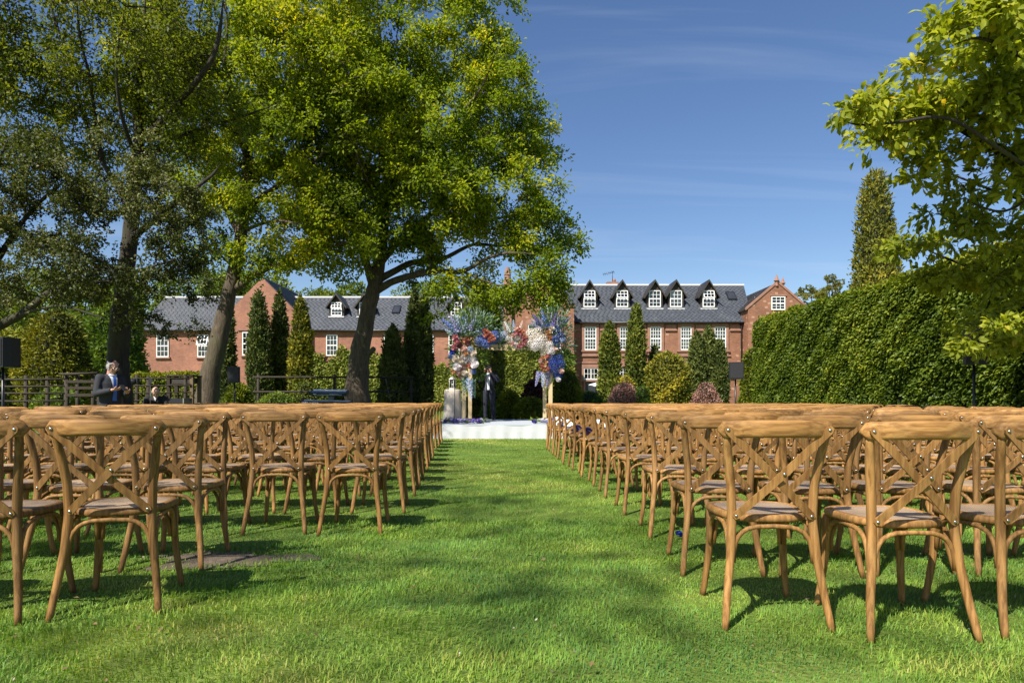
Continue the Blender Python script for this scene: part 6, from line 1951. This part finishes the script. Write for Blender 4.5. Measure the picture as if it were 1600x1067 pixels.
for z in (.3, .55, .8, zy(617, 14.8), zy(606, 14.8), zy(596, 14.8)):
    MB().box(0, gw, -.06, -.025, z - .03, z + .03).build('bar', MT['fence_wood'], gt_)
MB().tube([(-.1, -.09, zy(585, 14.8)), (gw * 1.15, -.09, zy(583, 14.8))], .03, 6).build('top_rail', MT['fence_wood'], gt_)
fs = empty('timber_frame', (xp(282, 17), 17, 0), label='weathered timber frame stand right of the seated man', cat='stand')
wf = 36 * 17 / F
for sx_ in (-.5, .5):
    for sy_ in (0, .4):
        MB().box(sx_ * wf - .04, sx_ * wf + .04, sy_ - .04, sy_ + .04, 0, zy(588, 17)).build('post', MT['timber'] if sx_ > 0 else MT['fence_wood'], fs)
MB().box(-wf * .5 + .045, wf * .5 - .045, .0, .4, zy(599, 17), zy(590, 17)).build('box', MT['dark_wood'], fs)
MB().box(-wf * .5 - .05, wf * .5 + .05, -.06, .46, zy(588, 17) + .002, zy(588, 17) + .03).build('lid', MT['fence_wood'], fs)
MB().box(-wf * .5, wf * .5, -.075, -.043, zy(603, 17), zy(600, 17)).build('cross_bar', MT['fence_wood'], fs)
case = empty('flight_case', (xp(279, 16.3), 16.3, 0), label='black equipment case with metal corners beside the seated man', cat='case')
zc0, zc1 = .55, zy(622.5, 16)
MB().box(-.26, .22, -.2, .2, zc0, zc1).build('box', MT['black'], case)
for s in (-.255, .215):
    MB().box(s - .012, s + .012, -.212, .212, zc0 - .005, zc1 + .008).build('edge_strip', MT['steel'], case)
for s in (-.2, .16):
    for t in (-.15, .15):
        MB().tube([(s, t, 0), (s, t, zc0 - .006)], .018, 6).build('leg', MT['black_metal'], case)
rp_ = empty('potted_grass', (xp(276, 16.7), 16.75, 0), label='thin yellow-green plant stems rising behind the equipment case', cat='plant')
m = MB()
for i in range(9):
    a = fr_rng.uniform(-.18, .18)
    m.tube([(a * .4, 0, .3), (a, 0, .85), (a * 1.7 + .05, 0, 1.12), (a * 2.2 + .1, 0, 1.14 - abs(a))], [.012, .012, .010, .004], 5)
m.build('stems', MT['conifer_gold'], rp_)
MB().lathe([(.13, 0), (.17, .3), (.18, .31), (.15, .32)], 12).build('pot', MT['stone'], rp_)
for i, (px, py, d_, shape, lb) in enumerate(((207, 597, 15.6, 'lamp', 'black spotlight on a pole beside the man in the suit'), (235, 595, 15.8, 'tri', 'black triangular flag on a thin pole left of the seated man'))):
    p = P(px, py, d_)
    o = empty('spotlight' if shape == 'lamp' else 'pennant', (p.x, d_, 0), label=lb, cat='spotlight' if shape == 'lamp' else 'flag')
    MB().tube([(0, 0, 0), (0, 0, p.z)], .012, 6).build('pole', MT['black_metal'], o)
    if shape == 'lamp':
        m = MB(); m.tube([(-.16, 0, p.z - .02), (-.05, 0, p.z + .0), (.1, -.02, p.z + .02)], [.10, .085, .06], 10); m.box(.06, .13, -.04, .04, p.z - .05, p.z + .09)
        m.build('housing', MT['black'], o)
    else:
        m = MB(); q = [(-.035, p.z + .14), (.08, p.z - .01), (-.02, p.z - .10)]
        m.prism([q[0], q[2], q[1]], -.014, -.010); m.build('flag', MT['black'], o)
# parasol by the hall doorway
pa = empty('parasol', (xp(931, 51), 51, 0), label='white garden parasol in front of the hall doorway', cat='parasol')
zp = zy(596, 51)
MB().tube([(0, 0, 0), (0, 0, zp)], .03, 7).build('pole', MT['fence_wood'], pa)
m = MB(); Mt = Matrix.Translation((.05, 0, zp - .38)) @ Matrix.Rotation(R(14), 4, 'Y')
n0 = len(m.v); m.v.append(tuple(Mt @ Vector((0, 0, .36))))
for i in range(16):
    a = 2 * math.pi * i / 16; m.v.append(tuple(Mt @ Vector((.62 * math.cos(a), .62 * math.sin(a), .0 - .04 * (i % 2)))))
for i in range(16): m._face((n0, n0 + 1 + i, n0 + 1 + (i + 1) % 16), 0, False)
m.build('canopy', MT['cloth_white'], pa)
MB().lathe([(.24, 0), (.24, .06), (.05, .1)], 12).build('base', MT['stone'], pa)
ta = empty('garden_table', (xp(922, 51.5), 51.5, 0), label='white cloth-covered garden table by the hall doorway', cat='table')
m = MB()
for j, (r_, h_) in enumerate(((.5, .05), (.46, .4), (.42, .98), (.40, 1.0))):
    for i in range(24):
        a = 2 * math.pi * i / 24; f = 1 + .06 * math.sin(a * 8) * (1 - h_)
        m.v.append((r_ * f * math.cos(a), r_ * f * math.sin(a), h_))
for j in range(3):
    for i in range(24):
        a = j * 24 + i; b = j * 24 + (i + 1) % 24; m._face((a, b, b + 24, a + 24), 0, True)
m._face([72 + i for i in range(24)])
m.build('cloth', MT['cloth_white'], ta)

# ------------------------------------------------------------------ people
SKIN = plain('skin', (.50, .27, .19), .55, noise=.08, nscale=14)
SKIN_PALE = plain('pale_skin', (.55, .33, .25), .55, noise=.08, nscale=14)
SUIT = plain('charcoal_suit', (.022, .024, .031), .85, noise=.15, nscale=60)
NAVY = plain('navy_suit', (.011, .013, .028), .8, noise=.12, nscale=50)
BLACKC = plain('black_clothing', (.010, .010, .011), .85, noise=.15, nscale=50)
SHIRT = plain('pale_shirt', (.62, .66, .74), .8, noise=.05)
TIE = plain('bright_blue_tie', (.035, .13, .48), .5, noise=.1, nscale=60)
GREYHAIR = plain('grey_hair', (.32, .31, .30), .8, noise=.3, nscale=90)
DARKHAIR = plain('dark_hair', (.02, .015, .012), .6, noise=.3, nscale=90)

def remeshed(o, vox, sm=4):
    md = o.modifiers.new('fuse', 'REMESH'); md.mode = 'VOXEL'; md.voxel_size = vox; md.use_smooth_shade = True
    s = o.modifiers.new('soften', 'SMOOTH'); s.factor = .5; s.iterations = sm
    return o
def hand(mb, wrist, fwd, palm_n, side, curl=.6, sc=1.0):
    """palm, four fingers and a thumb leaving the wrist along fwd"""
    fwd = Vector(fwd).normalized(); pn = Vector(palm_n); pn = (pn - fwd * pn.dot(fwd)).normalized(); sd = fwd.cross(pn) * side
    w = Vector(wrist)
    M = Matrix((sd, fwd, pn)).transposed()
    mb.ball(w + fwd * .045 * sc, (.038 * sc, .052 * sc, .017 * sc), 10, 7, M=M)
    for i, (off, L) in enumerate(((-.028, .066), (-.009, .076), (.010, .070), (.028, .054))):
        b = w + fwd * .082 * sc + sd * off * sc
        c1 = curl * .7; c2 = curl * 1.5
        p1 = b + (fwd * math.cos(c1) + pn * math.sin(c1)) * L * .5 * sc
        p2 = p1 + (fwd * math.cos(c2) + pn * math.sin(c2)) * L * .5 * sc
        mb.tube([b - fwd * .02, b, p1, p2], [.010 * sc, .010 * sc, .009 * sc, .007 * sc], 7)
    t0 = w + fwd * .02 * sc - sd * .03 * sc
    t1 = t0 + (fwd * .6 - sd * .6 + pn * .35).normalized() * .035 * sc
    mb.tube([t0, t1, t1 + (fwd * .8 + pn * .4).normalized() * .032 * sc], [.013 * sc, .011 * sc, .008 * sc], 7)
def head_shape(mb, c, Mh, sc=1.0):
    T = lambda p: Vector(c) + Mh @ (Vector(p) * sc)
    mb.ball(T((0, .012, .025)), (.076 * sc, .094 * sc, .098 * sc), 16, 12, M=Mh)
    mb.ball(T((0, -.018, -.045)), (.060 * sc, .070 * sc, .072 * sc), 14, 9, M=Mh)
    mb.tube([T((0, -.088, .018)), T((0, -.108, -.018)), T((0, -.098, -.032))], [.009 * sc, .015 * sc, .011 * sc], 8)
    mb.tube([T((-.03, -.078, .026)), T((.03, -.078, .026))], .012 * sc, 7)
    mb.ball(T((0, -.068, -.098)), (.024 * sc, .02 * sc, .016 * sc), 9, 6, M=Mh)
    for s in (-1, 1):
        mb.ball(T((s * .078, .012, -.01)), (.010 * sc, .022 * sc, .032 * sc), 8, 7, M=Mh)
        mb.ball(T((s * .04, -.062, -.025)), (.024 * sc, .022 * sc, .022 * sc), 8, 6, M=Mh)
    mb.tube([T((-.022, -.086, -.062)), T((0, -.093, -.060)), T((.022, -.086, -.062))], .007 * sc, 6)
def person(label, loc, rz, pose, skin, jacket_m, trouser_m, hair, scale=1.0, build=1.0, extras=(), cat='person'):
    o = empty('person', loc, rz, label, cat); o.scale = (scale,) * 3
    J = pose
    hd = Vector(J['head']); Mh = (Matrix.Rotation(J.get('turn', 0), 3, 'Z') @ Matrix.Rotation(J.get('tilt', 0), 3, 'X'))
    nb = Vector(J['neck']); pel = Vector(J['pelvis']); ch_ = Vector(J['chest'])
    b = MB()
    head_shape(b, hd, Mh)
    b.tube([nb - Vector((0, 0, .10)), nb, hd + Mh @ Vector((0, .02, -.05))], [.075, .058, .054], 10)
    b.tube([pel, (pel + ch_) / 2, ch_, nb - Vector((0, 0, .03))], [.13 * build, .13 * build, .14 * build, .07], 12, flat=.7, up=(1, 0, 0))
    for s, k in ((-1, 'R'), (1, 'L')):
        sh, el, wr = Vector(J['sh' + k]), Vector(J['el' + k]), Vector(J['wr' + k])
        b.tube([sh, (sh + el) / 2, el], [.05, .046, .040], 9); b.tube([el, el.lerp(wr, .4), wr], [.040, .038, .026], 9); b.ball(el, .041, 8, 6)
        b.tube([ch_, sh], .055, 8)
        hand(b, wr, J['hf' + k], J['hp' + k], s, J.get('curl', .7))
        hp, kn, an = Vector(J['hip' + k]), Vector(J['kn' + k]), Vector(J['an' + k])
        b.tube([hp, kn], [.08, .055], 10); b.ball(kn, .056, 8, 6); b.tube([kn, kn.lerp(an, .3), an], [.055, .056, .036], 9)
        b.tube([pel, hp], .09, 8)
    body = remeshed(b.build('body', skin, o), .010, 3)
    j = MB()
    g = .022
    w1 = pel + Vector((0, 0, -.06)); 
    j.tube([w1, pel + Vector((0, 0, .08)), (pel + ch_) / 2 + Vector((0, -.01 * build, 0)), ch_, ch_.lerp(nb, .55), nb - Vector((0, -.01, .015))],
           [.178 * build, .172 * build, .182 * build, .192 * build, .165, .085], 20, flat=.70, up=(1, 0, 0))
    for s, k in ((-1, 'R'), (1, 'L')):
        sh, el, wr = Vector(J['sh' + k]), Vector(J['el' + k]), Vector(J['wr' + k])
        cf = el.lerp(wr, .90)
        j.ball(sh, .074, 10, 8); j.tube([sh, (sh + el) / 2, el], [.074, .066, .060], 10); j.ball(el, .061, 9, 7)
        j.tube([el, el.lerp(cf, .5), cf], [.060, .054, .046], 10); j.tube([ch_ + Vector((s * .05, 0, .04)), sh], .080, 10)
    remeshed(j.build('jacket', jacket_m, o), .012, 5)
    t = MB()
    for s, k in ((-1, 'R'), (1, 'L')):
        hp, kn, an = Vector(J['hip' + k]), Vector(J['kn' + k]), Vector(J['an' + k])
        t.tube([pel + Vector((0, 0, .04)), hp], .115 * build, 10); t.tube([hp, hp.lerp(kn, .5), kn], [.105 * build, .09, .076], 12); t.ball(kn, .077, 9, 7)
        t.tube([kn, kn.lerp(an, .5), an + Vector((0, 0, -.03))], [.076, .070, .066], 12)
    remeshed(t.build('trousers', trouser_m, o), .014, 4)
    for s, k in ((-1, 'R'), (1, 'L')):
        an = Vector(J['an' + k]); tz = an.z - .075
        m_ = MB(); m_.tube([(an.x, an.y + .06, tz + .04), (an.x, an.y, tz + .045), (an.x + s * .01, an.y - .12, tz + .035), (an.x + s * .012, an.y - .20, tz + .024)], [.036, .044, .045, .026], 10, flat=.85)
        m_.build('shoe', MT['black'], o)
    T = lambda p: hd + Mh @ Vector(p)
    for s in (-1, 1):
        m_ = MB(); m_.ball(T((s * .032, -.079, .006)), .0095, 8, 6); m_.build('eye', MT['black'], o)
    if hair == 'grey_cap':
        m_ = MB()
        for a in np.linspace(-2.25, 2.25, 30):
            for h_ in (-.045, -.015, .015, .045, .07):
                rr2 = math.sqrt(max(.05, 1 - ((h_ - .02) / .115) ** 2))
                p = (math.sin(a) * .081 * rr2, .012 + math.cos(a) * .099 * rr2, h_)
                if p[1] < -.035 and h_ < .05: continue
                m_.ball(T(p), .013, 6, 4)
        remeshed(m_.build('hair', GREYHAIR, o), .008, 2)
        m_ = MB(); m_.lathe([(.078, .066), (.072, .090), (.055, .110), (.03, .122), (.002, .127)], 18, M=Matrix.Translation(hd) @ Mh.to_4x4() @ Matrix.Translation((0, .022, 0)) @ Matrix.Rotation(R(-10), 4, 'X'))
        m_.build('skullcap', BLACKC, o)
        gl = MB()
        for s in (-1, 1):
            pts = [T((s * .032 + .024 * math.cos(a), -.100, .004 + .018 * math.sin(a))) for a in np.linspace(0, 2 * math.pi, 15)]
            gl.tube(pts, .0025, 5, cap=False); gl.tube([T((s * .055, -.098, .006)), T((s * .080, .01, .008))], .0022, 5)
        gl.tube([T((-.008, -.101, .006)), T((.008, -.101, .006))], .0025, 5)
        gl.build('glasses', MT['steel'], o)
    elif hair == 'dark':
        m_ = MB(); m_.ball(T((0, .022, .040)), (.083, .096, .094), 16, 12, M=Mh); m_.ball(T((0, .05, -.01)), (.074, .066, .07), 12, 9, M=Mh); m_.build('hair', DARKHAIR, o)
    elif hair == 'fringe':
        m_ = MB()
        for a in np.linspace(-1.9, 1.9, 24):
            for h_ in (-.04, -.015, .01): m_.ball(T((math.sin(a) * .079, .014 + math.cos(a) * .096, h_)), .011, 6, 4)
        remeshed(m_.build('hair', GREYHAIR, o), .008, 3)
    return o
def front_patch(o, mtl, name, pel, ch_, nb, build, xw, z0, z1, off):
    """a patch following the jacket front; xw(t) gives half width from z0 to z1"""
    m_ = MB(); n = 12; c = 6
    zs_ = [pel[2] - .06, pel[2] + .08, (pel[2] + ch_[2]) / 2, ch_[2], ch_[2] + .55 * (nb[2] - ch_[2]), nb[2] - .015]
    rs = [.178 * build, .172 * build, .182 * build, .192 * build, .165, .085]
    yc = [pel[1], pel[1], (pel[1] + ch_[1]) / 2 - .01 * build, ch_[1], (ch_[1] + nb[1]) / 2, nb[1] + .01]
    for i in range(n + 1):
        t = i / n; z = z0 + (z1 - z0) * t
        a = np.interp(z, zs_, rs); b = a * .70; y0 = np.interp(z, zs_, yc)
        for k in range(c + 1):
            x = xw(t) * (2 * k / c - 1)
            m_.v.append((x, y0 - b * math.sqrt(max(.02, 1 - (x / a) ** 2)) - off, z))
    for i in range(n):
        for k in range(c):
            a = i * (c + 1) + k; m_._face((a, a + 1, a + c + 2, a + c + 1), 0, True)
    return m_.build(name, mtl, o)

# man in the charcoal suit looking at his phone
pose = dict(head=(0, -.075, 1.565), tilt=R(24), turn=R(6), neck=(0, -.012, 1.455), chest=(0, 0, 1.27), pelvis=(0, 0, .95),
            shR=(-.175, .0, 1.375), elR=(-.245, -.02, 1.10), wrR=(-.10, -.27, 1.17), hfR=(.75, -.5, .15), hpR=(.2, .3, .6),
            shL=(.175, .0, 1.375), elL=(.235, -.08, 1.09), wrL=(.115, -.33, 1.13), hfL=(-.55, -.6, .25), hpL=(-.3, .1, .9),
            hipR=(-.10, 0, .90), knR=(-.11, -.02, .49), anR=(-.12, .02, .085), hipL=(.10, 0, .90), knL=(.11, -.02, .49), anL=(.12, .02, .085), curl=.75)
man = person('elderly man in charcoal suit, skullcap and blue tie looking down at his phone', (xp(172, 11.4), 11.4, 0), R(60), pose, SKIN, SUIT, SUIT, 'grey_cap', scale=.965, build=1.05)
front_patch(man, SHIRT, 'shirt', (0, 0, .95), (0, 0, 1.27), (0, -.012, 1.455), 1.05, lambda t: .006 + .062 * t, 1.04, 1.432, .006)
front_patch(man, TIE, 'tie', (0, 0, .95), (0, 0, 1.27), (0, -.012, 1.455), 1.05, lambda t: .038 - .020 * t, .98, 1.425, .014)
m = MB(); m.tube([(-.062, -.075, 1.43), (-.02, -.098, 1.415), (.02, -.098, 1.415), (.062, -.075, 1.43)], .016, 8); m.build('collar', SHIRT, man)
ph = MB(); ph.box(-.036, .036, -.075, .075, -.005, .005)
pw = man.matrix_basis @ Vector((.0, -.40, 1.205))
pho = ph.build('phone', MT['black'], None, pw); pho.rotation_euler = (R(38), 0, R(60)); pho.scale = (.965,) * 3
tag(pho, 'black mobile phone held in both hands of the man in the suit', 'phone')

# photographer on the stage, hands up at the camera
pose = dict(head=(.0, -.04, 1.60), tilt=R(4), turn=0, neck=(0, 0, 1.475), chest=(0, 0, 1.28), pelvis=(0, 0, .95),
            shR=(-.19, 0, 1.40), elR=(-.26, -.18, 1.20), wrR=(-.085, -.27, 1.50), hfR=(.2, -.1, 1), hpR=(.6, .6, 0),
            shL=(.19, 0, 1.40), elL=(.30, -.14, 1.20), wrL=(.09, -.27, 1.49), hfL=(-.2, -.1, 1), hpL=(-.6, .6, 0),
            hipR=(-.10, 0, .90), knR=(-.11, -.01, .49), anR=(-.12, .02, .085), hipL=(.10, 0, .90), knL=(.12, -.02, .49), anL=(.14, .02, .085), curl=.9)
pgr = person('photographer in navy suit standing behind the microphone inside the arch', (xp(764, 20.7), 20.7, SZ), R(-8), pose, SKIN, NAVY, NAVY, 'dark', scale=.985, build=.95)
front_patch(pgr, SHIRT, 'shirt', (0, 0, .95), (0, 0, 1.28), (0, 0, 1.475), .95, lambda t: .03 + .03 * t, .93, 1.44, .007)
cm = empty('photo_camera', pgr.matrix_basis @ Vector((0, -.27, 1.585)), R(-8), 'black photo camera held to the photographer\'s face', 'camera')
MB().box(-.07, .07, -.03, .03, -.05, .045).build('camera_body', MT['black'], cm)
MB().tube([(0, -.03, -.005), (0, -.13, -.005)], [.036, .040], 12).build('lens', MT['black_metal'], cm)
MB().box(-.025, .025, -.025, .02, .046, .07).build('viewfinder', MT['black'], cm)

# seated bald man bending over the case
pose = dict(head=(.02, -.24, 1.065), tilt=R(42), turn=R(12), neck=(0, -.12, .99), chest=(0, -.05, .83), pelvis=(0, .04, .50),
            shR=(-.19, -.09, .93), elR=(-.25, -.20, .68), wrR=(-.06, -.40, .66), hfR=(.3, -1, -.1), hpR=(0, 0, -1),
            shL=(.19, -.09, .93), elL=(.25, -.22, .68), wrL=(.16, -.44, .70), hfL=(.1, -1, -.1), hpL=(0, 0, -1),
            hipR=(-.10, .02, .48), knR=(-.14, -.40, .49), anR=(-.14, -.38, .085), hipL=(.10, .02, .48), knL=(.14, -.40, .49), anL=(.14, -.38, .085), curl=.5)
bm2 = person('seated bald man in black bending over the equipment case by the fence', (xp(246, 16.2), 16.2, 0.07), R(14), pose, SKIN_PALE, BLACKC, BLACKC, 'fringe', scale=1.0, build=1.08)
front_patch(bm2, SHIRT, 'shirt', (0, .04, .50), (0, -.05, .83), (0, -.12, .99), 1.08, lambda t: .004 + .03 * t, .86, .965, .008)
stool = empty('stool', (xp(246, 16.2) - .02, 16.27, 0), R(14), 'dark low stool under the seated bald man', 'stool')
MB().lathe([(.17, .40), (.18, .415), (.18, .44), (.16, .45)], 16).build('seat', MT['dark_wood'], stool)
for k_ in range(4):
    a = k_ * math.pi / 2 + .78
    MB().tube([(.12 * math.cos(a), .12 * math.sin(a), .40), (.17 * math.cos(a), .17 * math.sin(a), 0)], .015, 6).build('leg', MT['dark_wood'], stool)
